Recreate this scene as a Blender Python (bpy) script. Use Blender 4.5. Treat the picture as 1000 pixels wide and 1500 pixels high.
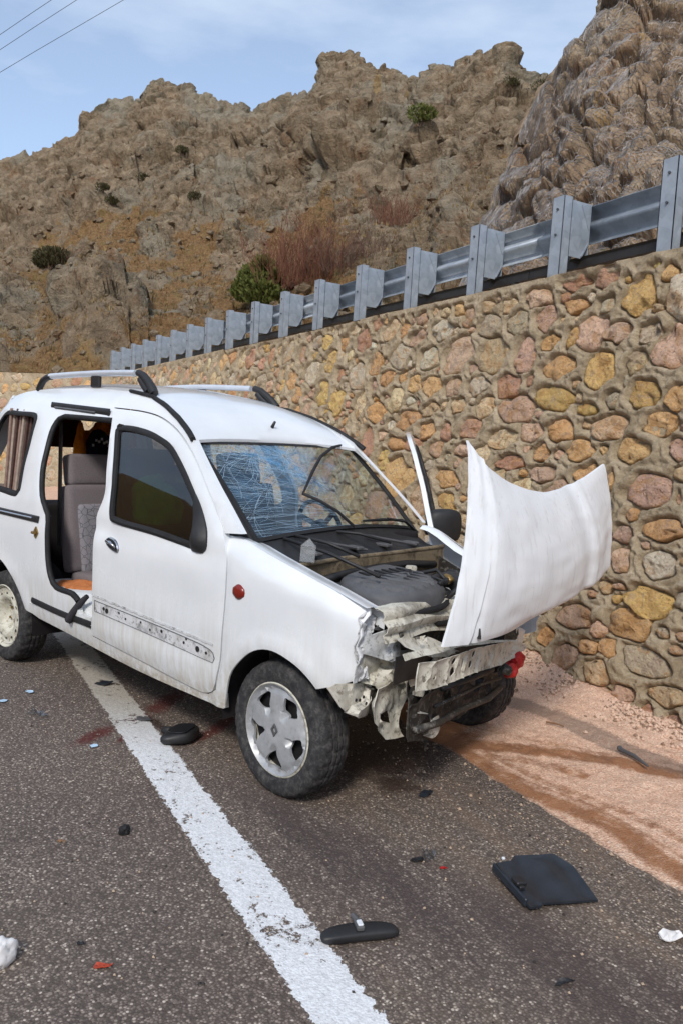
import bpy, bmesh, math, random
import numpy as np
from mathutils import Vector, Matrix, geometry, noise as mnoise

for _o in list(bpy.data.objects): bpy.data.objects.remove(_o, do_unlink=True)
scn = bpy.context.scene
COL = scn.collection
rad = math.radians

# ------------------------------------------------------------------ camera, sky, sun, exposure
CAM = np.array([2.36787, -3.07298, 1.52657])
YAW, PITCH, ROLL, FPX = 2.30510, 0.08423, 0.06009, 1149.2
def cam_axes():
    cy, sy, cp, sp = math.cos(YAW), math.sin(YAW), math.cos(PITCH), math.sin(PITCH)
    f = np.array([cy*cp, sy*cp, -sp]); r = np.array([sy, -cy, 0.0]); u = np.cross(r, f)
    cr, sr = math.cos(ROLL), math.sin(ROLL)
    return f, cr*r + sr*u, -sr*r + cr*u
_f, _r, _u = cam_axes()
cam_data = bpy.data.cameras.new('camera')
cam = bpy.data.objects.new('camera', cam_data); COL.objects.link(cam)
cam.matrix_world = Matrix(((_r[0], _u[0], -_f[0], CAM[0]), (_r[1], _u[1], -_f[1], CAM[1]), (_r[2], _u[2], -_f[2], CAM[2]), (0, 0, 0, 1)))
cam_data.sensor_fit = 'VERTICAL'; cam_data.sensor_height = 36.0; cam_data.lens = 36.0*FPX/1500.0
cam_data.clip_start = 0.05; cam_data.clip_end = 3000.0
scn.camera = cam

SUN_EL, SUN_AZ = 40.0, -60.0          # degrees; azimuth measured from +X towards +Y
world = bpy.data.worlds.new('World'); scn.world = world; world.use_nodes = True
wn = world.node_tree.nodes; wl = world.node_tree.links; wn.clear()
sky = wn.new('ShaderNodeTexSky'); sky.sky_type = 'NISHITA'; sky.sun_disc = False
sky.sun_elevation = rad(SUN_EL); sky.sun_rotation = rad(90.0 - SUN_AZ)
sky.altitude = 900; sky.air_density = 1.0; sky.dust_density = 1.6; sky.ozone_density = 1.0
tc = wn.new('ShaderNodeTexCoord')
mp = wn.new('ShaderNodeMapping'); mp.inputs['Scale'].default_value = (1.2, 1.2, 4.0)
nz = wn.new('ShaderNodeTexNoise'); nz.inputs['Scale'].default_value = 1.6; nz.inputs['Detail'].default_value = 7; nz.inputs['Roughness'].default_value = 0.55
cr = wn.new('ShaderNodeValToRGB'); cr.color_ramp.elements[0].position = 0.42; cr.color_ramp.elements[0].color = (0.22, 0.22, 0.22, 1); cr.color_ramp.elements[1].position = 0.74; cr.color_ramp.elements[1].color = (0.85, 0.85, 0.85, 1)
cloud = wn.new('ShaderNodeRGB'); cloud.outputs[0].default_value = (4.6, 5.2, 5.9, 1)
mx = wn.new('ShaderNodeMix'); mx.data_type = 'RGBA'
bg = wn.new('ShaderNodeBackground'); bg.inputs['Strength'].default_value = 0.125
wo = wn.new('ShaderNodeOutputWorld')
wl.new(tc.outputs['Generated'], mp.inputs['Vector']); wl.new(mp.outputs[0], nz.inputs['Vector']); wl.new(nz.outputs['Fac'], cr.inputs['Fac'])
wl.new(cr.outputs['Color'], mx.inputs[0]); wl.new(sky.outputs[0], mx.inputs[6]); wl.new(cloud.outputs[0], mx.inputs[7])
wl.new(mx.outputs[2], bg.inputs['Color']); wl.new(bg.outputs[0], wo.inputs['Surface'])

sun_data = bpy.data.lights.new('sun', 'SUN'); sun_data.energy = 1.5; sun_data.angle = rad(10); sun_data.color = (1.0, 0.94, 0.86)
sun = bpy.data.objects.new('sun', sun_data); COL.objects.link(sun)
_sd = Vector((math.cos(rad(SUN_EL))*math.cos(rad(SUN_AZ)), math.cos(rad(SUN_EL))*math.sin(rad(SUN_AZ)), math.sin(rad(SUN_EL))))
sun.rotation_euler = _sd.to_track_quat('Z', 'Y').to_euler()
sun.location = (0, 0, 60)

scn.view_settings.view_transform = 'Standard'; scn.view_settings.look = 'None'
scn.view_settings.gamma = 1.0; scn.view_settings.exposure = 0.68
try: scn.view_settings.use_curve_mapping = False
except Exception: pass
scn.render.engine = 'CYCLES'
scn.cycles.max_bounces = 8; scn.cycles.transparent_max_bounces = 16
scn.cycles.use_denoising = True

# ------------------------------------------------------------------ helpers
rng = random.Random(7)
def srgb(r, g, b):
    f = lambda c: (c/255/12.92) if c/255 <= 0.04045 else ((c/255+0.055)/1.055)**2.4
    return (f(r), f(g), f(b), 1.0)

class NT:
    """short-hand for building a material's node tree"""
    def __init__(s, name, rough=0.7, metal=0.0, spec=0.5):
        s.m = bpy.data.materials.new(name); s.m.use_nodes = True
        s.t = s.m.node_tree; s.t.nodes.clear()
        s.b = s.t.nodes.new('ShaderNodeBsdfPrincipled'); s.o = s.t.nodes.new('ShaderNodeOutputMaterial')
        s.t.links.new(s.b.outputs[0], s.o.inputs[0])
        s.b.inputs['Roughness'].default_value = rough; s.b.inputs['Metallic'].default_value = metal
        s.b.inputs['Specular IOR Level'].default_value = spec
    def n(s, t, **kw):
        nd = s.t.nodes.new(t)
        for k, v in kw.items(): setattr(nd, k, v)
        return nd
    def set(s, inp, v):
        if hasattr(v, 'links') or isinstance(v, bpy.types.NodeSocket): s.t.links.new(v, inp)
        elif isinstance(v, (tuple, list)) and len(v) == 3 and inp.type == 'RGBA': inp.default_value = (*v, 1)
        else: inp.default_value = v
    def P(s, key, v): s.set(s.b.inputs[key], v); return s
    def co(s, kind='Object', scale=None, rotz=0.0, loc=None):
        o = s.n('ShaderNodeTexCoord').outputs[kind]
        if scale is not None or rotz or loc is not None:
            m = s.n('ShaderNodeMapping'); s.set(m.inputs['Vector'], o)
            if scale is not None: m.inputs['Scale'].default_value = scale if isinstance(scale, tuple) else (scale,)*3
            m.inputs['Rotation'].default_value = (0, 0, rotz)
            if loc is not None: m.inputs['Location'].default_value = loc
            o = m.outputs[0]
        return o
    def noise(s, vec, scale=5, detail=4, rough=0.55, dist=0.0, out='Fac'):
        d = s.n('ShaderNodeTexNoise'); s.set(d.inputs['Vector'], vec)
        for k, v in (('Scale', scale), ('Detail', detail), ('Roughness', rough), ('Distortion', dist)): d.inputs[k].default_value = v
        return d.outputs[out]
    def voro(s, vec, scale=5, feature='F1', out='Distance', rnd=1.0):
        d = s.n('ShaderNodeTexVoronoi', feature=feature); s.set(d.inputs['Vector'], vec); d.inputs['Scale'].default_value = scale
        d.inputs['Randomness'].default_value = rnd
        return d.outputs[out]
    def ramp(s, fac, stops, interp='LINEAR'):
        d = s.n('ShaderNodeValToRGB'); r = d.color_ramp; r.interpolation = interp
        while len(r.elements) < len(stops): r.elements.new(0.5)
        for e, (p, c) in zip(r.elements, stops):
            e.position = p; e.color = c if len(c) == 4 else (*c, 1)
        s.set(d.inputs[0], fac); return d.outputs[0]
    def mix(s, fac, a, b, blend='MIX'):
        d = s.n('ShaderNodeMix', data_type='RGBA', blend_type=blend)
        s.set(d.inputs[0], fac); s.set(d.inputs[6], a); s.set(d.inputs[7], b); return d.outputs[2]
    def math(s, op, a, b=0.0, c=None, clamp=False):
        d = s.n('ShaderNodeMath', operation=op); d.use_clamp = clamp
        s.set(d.inputs[0], a); s.set(d.inputs[1], b)
        if c is not None: s.set(d.inputs[2], c)
        return d.outputs[0]
    def sep(s, vec):
        d = s.n('ShaderNodeSeparateXYZ'); s.set(d.inputs[0], vec); return d.outputs
    def sstep(s, v, a, b):
        d = s.n('ShaderNodeMapRange', interpolation_type='SMOOTHSTEP'); s.set(d.inputs[0], v)
        d.inputs[1].default_value = a; d.inputs[2].default_value = b; return d.outputs[0]
    def bump(s, h, strength=0.5, dist=0.02, prev=None):
        d = s.n('ShaderNodeBump'); d.inputs['Strength'].default_value = strength; d.inputs['Distance'].default_value = dist
        s.set(d.inputs['Height'], h)
        if prev is not None: s.set(d.inputs['Normal'], prev)
        s.set(s.b.inputs['Normal'], d.outputs[0]); return d.outputs[0]

def plain(name, col, rough=0.6, metal=0.0, var=0.15, scale=20, bump=0.15, spec=0.5):
    """a material whose colour varies a little, with fine relief"""
    N = NT(name, rough, metal, spec); c = N.co()
    f = N.noise(c, scale, 5)
    dark = tuple(x*(1-var) for x in col[:3]); lite = tuple(min(1, x*(1+var)) for x in col[:3])
    N.P('Base Color', N.ramp(f, [(0.3, dark), (0.7, lite)]))
    N.P('Roughness', N.ramp(N.noise(c, scale*0.6, 3), [(0.3, (rough*0.8,)*3), (0.7, (min(1, rough*1.2),)*3)]))
    if bump: N.bump(N.noise(c, scale*3, 3), bump, 0.004)
    return N.m

def mesh_from(name, V, Fc, mat=None, smooth=True, mats=None, midx=None):
    me = bpy.data.meshes.new(name)
    me.from_pydata([tuple(v) for v in V], [], [tuple(f) for f in Fc])
    if mats:
        for m in mats: me.materials.append(m)
        if midx is not None: me.polygons.foreach_set('material_index', np.asarray(midx, dtype=np.int32))
    elif mat: me.materials.append(mat)
    if smooth and len(me.polygons): me.polygons.foreach_set('use_smooth', np.ones(len(me.polygons), dtype=bool))
    me.update()
    return me
def link(name, me, parent=None, label=None, cat=None, group=None, kind=None, loc=None):
    o = bpy.data.objects.new(name, me); COL.objects.link(o)
    if parent is not None: o.parent = parent
    if loc is not None: o.location = loc
    for k, v in (('label', label), ('category', cat), ('group', group), ('kind', kind)):
        if v: o[k] = v
    return o
def empty(name, label, cat, loc=(0, 0, 0), rz=0.0, group=None):
    o = link(name, None, None, label, cat, group, None, loc); o.rotation_euler = (0, 0, rz); o.empty_display_size = 0.1
    return o

class MB:
    """collects shapes and links them as one mesh object"""
    def __init__(s): s.V = []; s.F = []; s.M = []
    def add(s, V, Fc, mi=0):
        k = len(s.V); s.V += [tuple(map(float, v)) for v in V]; s.F += [tuple(i+k for i in f) for f in Fc]; s.M += [mi]*len(Fc); return s
    def box(s, c, size, rot=None, mi=0, bev=0.0):
        sx, sy, sz = (x/2 for x in size); c = Vector(c)
        if bev > 0:
            b = min(bev, sx*.9, sy*.9, sz*.9); P = []
            for ix in (-1, 1):
                for iy in (-1, 1):
                    for iz in (-1, 1):
                        P += [(ix*sx, iy*(sy-b), iz*(sz-b)), (ix*(sx-b), iy*sy, iz*(sz-b)), (ix*(sx-b), iy*(sy-b), iz*sz)]
            bm = bmesh.new()
            for q in P: bm.verts.new(q)
            bmesh.ops.convex_hull(bm, input=bm.verts); bm.verts.index_update()
            V = [v.co.copy() for v in bm.verts]; Fc = [[v.index for v in f.verts] for f in bm.faces]; bm.free()
        else:
            V = [Vector((x*sx, y*sy, z*sz)) for x in (-1, 1) for y in (-1, 1) for z in (-1, 1)]
            Fc = [(0, 1, 3, 2), (4, 6, 7, 5), (0, 4, 5, 1), (2, 3, 7, 6), (0, 2, 6, 4), (1, 5, 7, 3)]
        if rot is not None: V = [rot @ v for v in V]
        return s.add([c+v for v in V], Fc, mi)
    def tube(s, pts, r, n=8, mi=0, cap=True):
        pts = [Vector(p) for p in pts]; R = r if isinstance(r, (list, tuple)) else [r]*len(pts)
        V = []; Fc = []; up = None
        for i, p in enumerate(pts):
            d = (pts[min(i+1, len(pts)-1)]-pts[max(i-1, 0)])
            d = d.normalized() if d.length > 1e-9 else Vector((0, 0, 1))
            if up is None: up = Vector((0, 0, 1)) if abs(d.z) < 0.9 else Vector((1, 0, 0))
            a = d.cross(up); a = a.normalized() if a.length > 1e-6 else Vector((1, 0, 0)); b = a.cross(d); up = b
            for k in range(n):
                t = 2*math.pi*k/n; V.append(p+(a*math.cos(t)+b*math.sin(t))*R[i])
        for i in range(len(pts)-1):
            for k in range(n):
                k2 = (k+1) % n; Fc.append((i*n+k, i*n+k2, (i+1)*n+k2, (i+1)*n+k))
        if cap: Fc += [tuple(range(n))[::-1], tuple(range((len(pts)-1)*n, len(pts)*n))]
        return s.add(V, Fc, mi)
    def lathe(s, prof, n=48, axis='Y', c=(0, 0, 0), mi=0, closed=False, fn=None):
        """prof: (radius, offset along axis)"""
        V = []; Fc = []; m = len(prof)
        for k in range(n):
            t = 2*math.pi*k/n
            for j, (r, h) in enumerate(prof):
                if fn: r, h = fn(r, h, k, j)
                x, z = r*math.cos(t), r*math.sin(t)
                q = {'Y': (x, h, z), 'Z': (x, z, h), 'X': (h, x, z)}[axis]
                V.append((c[0]+q[0], c[1]+q[1], c[2]+q[2]))
        for k in range(n):
            k2 = (k+1) % n
            for j in range(m-1 if not closed else m):
                j2 = (j+1) % m; Fc.append((k*m+j, k2*m+j, k2*m+j2, k*m+j2))
        return s.add(V, Fc, mi)
    def prism(s, poly, depth, xf, mi=0):
        """poly in 2-D, extruded by depth along the third axis; xf maps (a, b, d) to world"""
        n = len(poly); V = [xf(a, b, 0.0) for a, b in poly]+[xf(a, b, depth) for a, b in poly]
        Fc = [tuple(range(n))[::-1], tuple(range(n, 2*n))]+[(i, (i+1) % n, n+(i+1) % n, n+i) for i in range(n)]
        return s.add(V, Fc, mi)
    def build(s, name, mat, parent=None, smooth=False, autos=None, **kw):
        mats = mat if isinstance(mat, list) else None
        me = mesh_from(name, s.V, s.F, None if mats else mat, smooth, mats, s.M if mats else None)
        bm = bmesh.new(); bm.from_mesh(me); bmesh.ops.recalc_face_normals(bm, faces=bm.faces); bm.to_mesh(me); bm.free()
        if autos:
            me.polygons.foreach_set('use_smooth', np.ones(len(me.polygons), dtype=bool))
            me.set_sharp_from_angle(angle=rad(autos))
        return link(name, me, parent, **kw)

# numpy noise ------------------------------------------------------
def _hash(ix, iy, iz, seed):
    h = (ix.astype(np.int64)*374761393 + iy.astype(np.int64)*668265263 + iz.astype(np.int64)*2147483647*3 + seed*974711) & 0xffffffff
    h = ((h ^ (h >> 13))*1274126177) & 0xffffffff
    h = ((h ^ (h >> 16))*2246822519) & 0xffffffff
    return (h ^ (h >> 15)) & 0xffffffff
_G = np.array([[1,1,0],[-1,1,0],[1,-1,0],[-1,-1,0],[1,0,1],[-1,0,1],[1,0,-1],[-1,0,-1],[0,1,1],[0,-1,1],[0,1,-1],[0,-1,-1]], float)
def perlin(P, seed=0):
    i = np.floor(P).astype(np.int64); f = P-i; w = f*f*f*(f*(f*6-15)+10); out = 0
    for dx in (0, 1):
        for dy in (0, 1):
            for dz in (0, 1):
                g = _G[_hash(i[:, 0]+dx, i[:, 1]+dy, i[:, 2]+dz, seed) % 12]
                d = g[:, 0]*(f[:, 0]-dx)+g[:, 1]*(f[:, 1]-dy)+g[:, 2]*(f[:, 2]-dz)
                out = out + d*np.where(dx, w[:, 0], 1-w[:, 0])*np.where(dy, w[:, 1], 1-w[:, 1])*np.where(dz, w[:, 2], 1-w[:, 2])
    return out
def fbm(P, octs=4, seed=0, gain=0.5, ridged=False):
    o = 0; a = 1.0
    for k in range(octs):
        v = perlin(P*(2.03**k)+17.3*k, seed+k)
        o = o + a*((1-2.2*np.abs(v)) if ridged else v); a *= gain
    return o
def worley(P, seed=0):
    i = np.floor(P).astype(np.int64); f1 = np.full(len(P), 9.0); f2 = f1.copy(); cid = np.zeros(len(P), np.int64)
    for dx in (-1, 0, 1):
        for dy in (-1, 0, 1):
            for dz in (-1, 0, 1):
                c = i+np.array([dx, dy, dz]); h = _hash(c[:, 0], c[:, 1], c[:, 2], seed)
                q = c+np.stack([(h & 1023)/1023., ((h >> 10) & 1023)/1023., ((h >> 20) & 1023)/1023.], -1)
                d = np.sqrt(((q-P)**2).sum(1)); m = d < f1
                f2 = np.where(m, f1, np.minimum(f2, d)); cid = np.where(m, h, cid); f1 = np.where(m, d, f1)
    return f1, f2, cid
def facet_rock(P, seed, tilt=0.9):
    """angular relief: every cell is a tilted plane"""
    i = np.floor(P).astype(np.int64); f1 = np.full(len(P), 9.0); f2 = f1.copy(); cid = np.zeros(len(P), np.int64); vec = np.zeros((len(P), 3))
    for dx in (-1, 0, 1):
        for dy in (-1, 0, 1):
            for dz in (-1, 0, 1):
                c = i+np.array([dx, dy, dz]); h = _hash(c[:, 0], c[:, 1], c[:, 2], seed)
                q = c+np.stack([(h & 1023)/1023., ((h >> 10) & 1023)/1023., ((h >> 20) & 1023)/1023.], -1)
                w = P-q; d = np.sqrt((w**2).sum(1)); m = d < f1
                f2 = np.where(m, f1, np.minimum(f2, d)); cid = np.where(m, h, cid); f1 = np.where(m, d, f1); vec = np.where(m[:, None], w, vec)
    t = np.stack([(cid % 61)/30.-1, (cid % 53)/26.-1, (cid % 47)/23.-1], -1)
    return (cid % 101)/101.-.5+tilt*(t*vec).sum(1), f2-f1
def smst(x, a, b):
    t = np.clip((x-a)/(b-a), 0, 1); return t*t*(3-2*t)
def grid_faces(nu, nv):
    a = np.arange(nu*nv).reshape(nu, nv)
    return np.stack([a[:-1, :-1], a[1:, :-1], a[1:, 1:], a[:-1, 1:]], -1).reshape(-1, 4)
def fast_mesh(name, V, Fq, mat, smooth=True):
    V = np.asarray(V, np.float32); Fq = np.asarray(Fq, np.int32); me = bpy.data.meshes.new(name)
    me.vertices.add(len(V)); me.vertices.foreach_set('co', V.ravel())
    k = Fq.shape[1]; me.loops.add(Fq.size); me.loops.foreach_set('vertex_index', Fq.ravel())
    me.polygons.add(len(Fq)); me.polygons.foreach_set('loop_start', np.arange(0, Fq.size, k, dtype=np.int32))
    try: me.polygons.foreach_set('loop_total', np.full(len(Fq), k, np.int32))
    except Exception: pass
    me.polygons.foreach_set('use_smooth', np.full(len(Fq), smooth, dtype=bool))
    if mat: me.materials.append(mat)
    me.update(calc_edges=True); me.validate(); return me

# road frame: s runs along the road away from the camera, n across it towards the wall
NV = np.array([0.32612, 0.94533, 0.0]); TV = np.array([-NV[1], NV[0], 0.0]); RANG = math.atan2(TV[1], TV[0])
def RD(s, n, z=0.0): return s*TV+n*NV+np.array([0, 0, z])
# ------------------------------------------------------------------ materials of the place
def road_nodes(N):
    """asphalt colour, roughness and height; returns (colour, height, coordinate)"""
    c = N.co(); r = N.co(rotz=-RANG)
    ag = N.voro(c, 118, out='Color'); agd = N.voro(c, 118)
    v = N.sep(ag)[0]
    stone = N.ramp(v, [(0.0, srgb(84, 75, 69)), (0.45, srgb(112, 101, 93)), (0.74, srgb(132, 120, 110)), (0.90, srgb(154, 141, 129)), (0.975, srgb(184, 171, 157)), (1.0, srgb(212, 200, 186))])
    binder = srgb(82, 73, 67)
    edge = N.math('MULTIPLY', N.sstep(agd, 0.34, 0.70), 0.8)
    fine = N.noise(c, 260, 2)
    big = N.voro(c, 36, out='Color'); bigd = N.voro(c, 36)
    bigm = N.math('MULTIPLY', N.sstep(N.sep(big)[1], 0.88, 0.92), N.math('SUBTRACT', 1.0, N.sstep(bigd, 0.26, 0.36)))
    col = N.mix(edge, stone, binder)
    col = N.mix(N.math('MULTIPLY', bigm, 0.75), col, N.ramp(N.sep(big)[0], [(0, srgb(116, 105, 97)), (0.7, srgb(148, 134, 122)), (1, srgb(196, 184, 170))]))
    patch = N.noise(c, 0.9, 5, 0.6)
    col = N.mix(0.55, col, N.ramp(patch, [(0.3, (0.36, 0.34, 0.36)), (0.55, (0.5, 0.49, 0.48)), (0.75, (0.62, 0.58, 0.53))]), 'OVERLAY')
    # sandy dust carried from the verge, fading away from it, in streaks along the road
    s = N.sep(r); n = N.math('MULTIPLY', s[1], -1.0)
    stc = N.n('ShaderNodeMapping'); N.set(stc.inputs['Vector'], r); stc.inputs['Scale'].default_value = (0.7, 6.0, 1.0)
    streak = N.noise(stc.outputs[0], 1.5, 6, 0.65)
    dust = N.math('MULTIPLY', N.sstep(n, -1.6, 0.5), N.sstep(streak, 0.40, 0.72))
    dust = N.math('MULTIPLY', dust, 0.42)
    col = N.mix(dust, col, srgb(140, 116, 94))
    # tyre-scuffed band, wandering along the road
    dx = N.math('SUBTRACT', n, N.math('MULTIPLY_ADD', s[0], -0.38, -1.02))
    sk = N.math('SUBTRACT', 1.0, N.sstep(N.math('ABSOLUTE', dx), 0.08, 0.36))
    sk = N.math('MULTIPLY', sk, N.sstep(streak, 0.36, 0.56)); sk = N.math('MULTIPLY', sk, N.math('SUBTRACT', 1.0, N.sstep(s[0], -0.4, 0.1)))
    col = N.mix(N.math('MULTIPLY', sk, 0.65), col, srgb(64, 55, 56))
    # spilled fluid, dark red
    wob = N.noise(c, 11, 5, 0.65)
    wobf = N.noise(c, 60, 4, 0.7)
    def ell(S, n0, rs, rn, ang):
        m = N.n('ShaderNodeMapping'); m.vector_type = 'TEXTURE'; N.set(m.inputs['Vector'], r)
        m.inputs['Location'].default_value = (S, -n0, 0); m.inputs['Rotation'].default_value = (0, 0, ang); m.inputs['Scale'].default_value = (rs, rn, 4)
        L = N.n('ShaderNodeVectorMath', operation='LENGTH'); N.set(L.inputs[0], m.outputs[0])
        d = N.math('ADD', L.outputs['Value'], N.math('MULTIPLY_ADD', wob, 1.6, -0.8))
        d = N.math('ADD', d, N.math('MULTIPLY_ADD', wobf, 1.2, -0.6))
        return N.math('SUBTRACT', 1.0, N.sstep(d, 0.35, 1.1))
    red = None
    for a in ((0.69, -1.30, 0.06, 0.20, 0.75), (0.60, -1.17, 0.03, 0.10, 0.75), (1.06, -0.84, 0.09, 0.28, 0.9), (0.59, -0.68, 0.06, 0.30, 0.7), (0.80, -1.10, 0.03, 0.08, 0.8)):
        e = ell(*a); red = e if red is None else N.math('MAXIMUM', red, e)
    oil = None
    for a in ((-0.10, -0.10, 0.26, 0.30, 0.3), (-0.35, -0.18, 0.16, 0.12, 0.1), (0.2, 0.0, 0.5, 0.4, 0.2), (0.75, -0.98, 0.16, 0.05, 0.2)):
        e = ell(*a); oil = e if oil is None else N.math('MAXIMUM', oil, e)
    col = N.mix(N.math('MULTIPLY', oil, 0.75), col, srgb(44, 27, 23))
    col = N.mix(N.math('MULTIPLY', red, 0.8), col, srgb(82, 22, 20))
    h = N.math('ADD', N.math('MULTIPLY', N.math('SUBTRACT', 1.0, edge), 0.7), N.math('ADD', N.math('MULTIPLY', fine, 0.35), N.math('MULTIPLY', bigm, 0.6)))
    return col, h, c, r, n, oil
N = NT('asphalt', 0.85, spec=0.35)
col, h, c, r, n, oil = road_nodes(N)
N.P('Base Color', col); N.P('Roughness', N.ramp(oil, [(0, (0.86,)*3), (1, (0.55,)*3)])); N.bump(h, 0.55, 0.005)
M_ASPHALT = N.m
# worn road paint: chipped through to the asphalt, ragged along its edges
N = NT('road_paint', 0.7, spec=0.35)
col, h, c, r, n, oil = road_nodes(N)
e = N.math('ABSOLUTE', N.math('ADD', n, 1.09))
w1 = N.noise(c, 26, 6, 0.7); w2 = N.noise(c, 4.5, 4, 0.6); w3 = N.noise(c, 120, 3, 0.6)
lim = N.math('ADD', N.math('MULTIPLY_ADD', w1, 0.085, 0.030), N.math('MULTIPLY', w2, 0.045))
edge_m = N.math('GREATER_THAN', e, lim)
chip = N.math('ADD', N.math('MULTIPLY', w1, 0.62), N.math('ADD', N.math('MULTIPLY', w2, 0.55), N.math('MULTIPLY', w3, 0.30)))
chip_m = N.sstep(chip, 0.805, 0.85)
worn = N.math('MAXIMUM', edge_m, chip_m)
dirt = N.noise(c, 60, 5, 0.7)
farw = N.sstep(N.sep(r)[0], 0.2, 1.3)
white = N.mix(farw, N.ramp(dirt, [(0.25, srgb(196, 197, 198)), (0.6, srgb(232, 234, 236))]), N.ramp(dirt, [(0.25, srgb(150, 143, 132)), (0.65, srgb(196, 190, 178))]))
ag = N.voro(c, 95); white = N.mix(N.math('MULTIPLY', N.sstep(ag, 0.48, 0.70), 0.18), white, srgb(150, 146, 142))
N.P('Base Color', N.mix(worn, white, col)); N.P('Roughness', N.mix(worn, (0.62,)*3, (0.86,)*3))
N.bump(N.math('ADD', h, N.math('MULTIPLY', N.math('SUBTRACT', 1.0, worn), 0.9)), 0.35, 0.005)
M_PAINT = N.m
# sand verge: pinkish crushed stone, wet brown where the attribute says the tyres and water ran
N = NT('verge_sand', 0.95, spec=0.2); c = N.co(); r = N.co(rotz=-RANG)
g = N.voro(c, 150, out='Color'); gs = N.sep(g)
base = N.ramp(gs[0], [(0, srgb(190, 152, 130)), (0.35, srgb(216, 180, 156)), (0.75, srgb(226, 194, 170)), (0.93, srgb(236, 212, 192)), (1, srgb(170, 146, 130))])
pt = N.noise(c, 2.2, 6, 0.62)
base = N.mix(0.5, base, N.ramp(pt, [(0.3, (0.44, 0.37, 0.32)), (0.52, (0.5, 0.47, 0.45)), (0.7, (0.58, 0.53, 0.50))]), 'OVERLAY')
at = N.n('ShaderNodeAttribute', attribute_name='wet').outputs['Fac']
wn_ = N.noise(c, 14, 5, 0.7); wf = N.noise(c, 75, 3, 0.7)
wet = N.sstep(N.math('ADD', at, N.math('ADD', N.math('MULTIPLY_ADD', wn_, 1.5, -0.75), N.math('MULTIPLY_ADD', wf, 0.5, -0.25))), 0.18, 0.86)
wc = N.ramp(N.noise(c, 6, 4), [(0.3, srgb(116, 72, 44)), (0.55, srgb(146, 96, 58)), (0.75, srgb(168, 120, 82))])
base = N.mix(N.math('MULTIPLY', wet, 0.85), base, wc)
ga = N.n('ShaderNodeAttribute', attribute_name='grit').outputs['Fac']
gr = N.sstep(N.math('ADD', ga, N.math('MULTIPLY_ADD', wf, 1.1, -0.55)), 0.35, 0.7)
base = N.mix(N.math('MULTIPLY', gr, 0.6), base, srgb(112, 98, 88))
N.P('Base Color', base); hh = N.math('ADD', N.voro(c, 150), N.math('MULTIPLY', wn_, 1.6)); N.bump(hh, 0.6, 0.008)
M_SAND = N.m
# stone and mortar
def tinted_stone(name, scale=1.0):
    N = NT(name, 0.9, spec=0.2); c = N.co()
    oi = N.n('ShaderNodeObjectInfo').outputs['Random']; sh = N.n('ShaderNodeVectorMath', operation='ADD'); N.set(sh.inputs[0], c)
    cb = N.n('ShaderNodeCombineXYZ'); N.set(cb.inputs[0], N.math('MULTIPLY', oi, 37.0)); N.set(cb.inputs[1], N.math('MULTIPLY', oi, 91.0)); N.set(sh.inputs[1], cb.outputs[0]); c = sh.outputs[0]
    t = N.n('ShaderNodeAttribute', attribute_name='tint').outputs['Color']
    a = N.noise(c, 8*scale, 8, 0.70, 0.8); b = N.noise(c, 24*scale, 7, 0.74); d = N.noise(c, 6*scale, 5, 0.62, 1.5); f = N.noise(c, 70*scale, 4, 0.7)
    colr = N.mix(0.85, t, N.ramp(a, [(0.28, (0.86, 0.79, 0.74)), (0.46, (1.08, 1.06, 1.04)), (0.6, (1.18, 1.16, 1.13)), (0.75, (1.34, 1.32, 1.29))]), 'MULTIPLY')
    colr = N.mix(N.math('MULTIPLY', N.sstep(d, 0.50, 0.60), 0.55), colr, srgb(222, 168, 110))
    colr = N.mix(N.math('MULTIPLY', N.sstep(d, 0.46, 0.36), 0.50), colr, srgb(184, 156, 142))
    colr = N.mix(N.math('MULTIPLY', N.sstep(b, 0.56, 0.66), 0.55), colr, srgb(222, 202, 174))
    colr = N.mix(N.math('MULTIPLY', N.sstep(b, 0.44, 0.34), 0.55), colr, srgb(128, 94, 74))
    colr = N.mix(N.math('MULTIPLY', N.sstep(N.noise(c, 11*scale, 6, 0.7, 0.5), 0.60, 0.68), 0.6), colr, srgb(176, 156, 130))
    N.P('Base Color', colr)
    ch = N.voro(N.mix(0.12, c, N.noise(c, 12*scale, 3, 0.6, out='Color')), 15*scale, out='Color'); ch2 = N.voro(c, 42*scale, out='Color')
    colr2 = N.mix(N.math('MULTIPLY', N.sstep(f, 0.58, 0.66), 0.5), colr, srgb(236, 220, 196)); colr2 = N.mix(N.math('MULTIPLY', N.sstep(f, 0.42, 0.34), 0.55), colr2, srgb(112, 82, 64)); N.P('Base Color', colr2)
    N.bump(N.math('ADD', N.math('MULTIPLY', a, 1.6), N.math('ADD', N.math('MULTIPLY', b, 1.5), N.math('ADD', N.math('MULTIPLY', f, 0.8), N.math('ADD', N.math('MULTIPLY', N.sep(ch)[0], 0.35), N.math('MULTIPLY', N.sep(ch2)[0], 0.22))))), 1.0, 0.032)
    return N.m
M_STONE = tinted_stone('wall_stone')
N = NT('mortar', 0.95, spec=0.15); c = N.co()
a = N.noise(c, 5, 6, 0.65); b = N.noise(c, 45, 5, 0.7)
colr = N.ramp(a, [(0.25, srgb(166, 149, 122)), (0.5, srgb(194, 176, 147)), (0.75, srgb(216, 199, 171))])
colr = N.mix(0.6, colr, N.ramp(b, [(0.3, (0.30,)*3), (0.7, (0.66,)*3)]), 'OVERLAY'); colr = N.mix(N.math('MULTIPLY', N.sstep(N.noise(c, 14, 6, 0.7), 0.55, 0.7), 0.5), colr, srgb(120, 100, 78))
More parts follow.
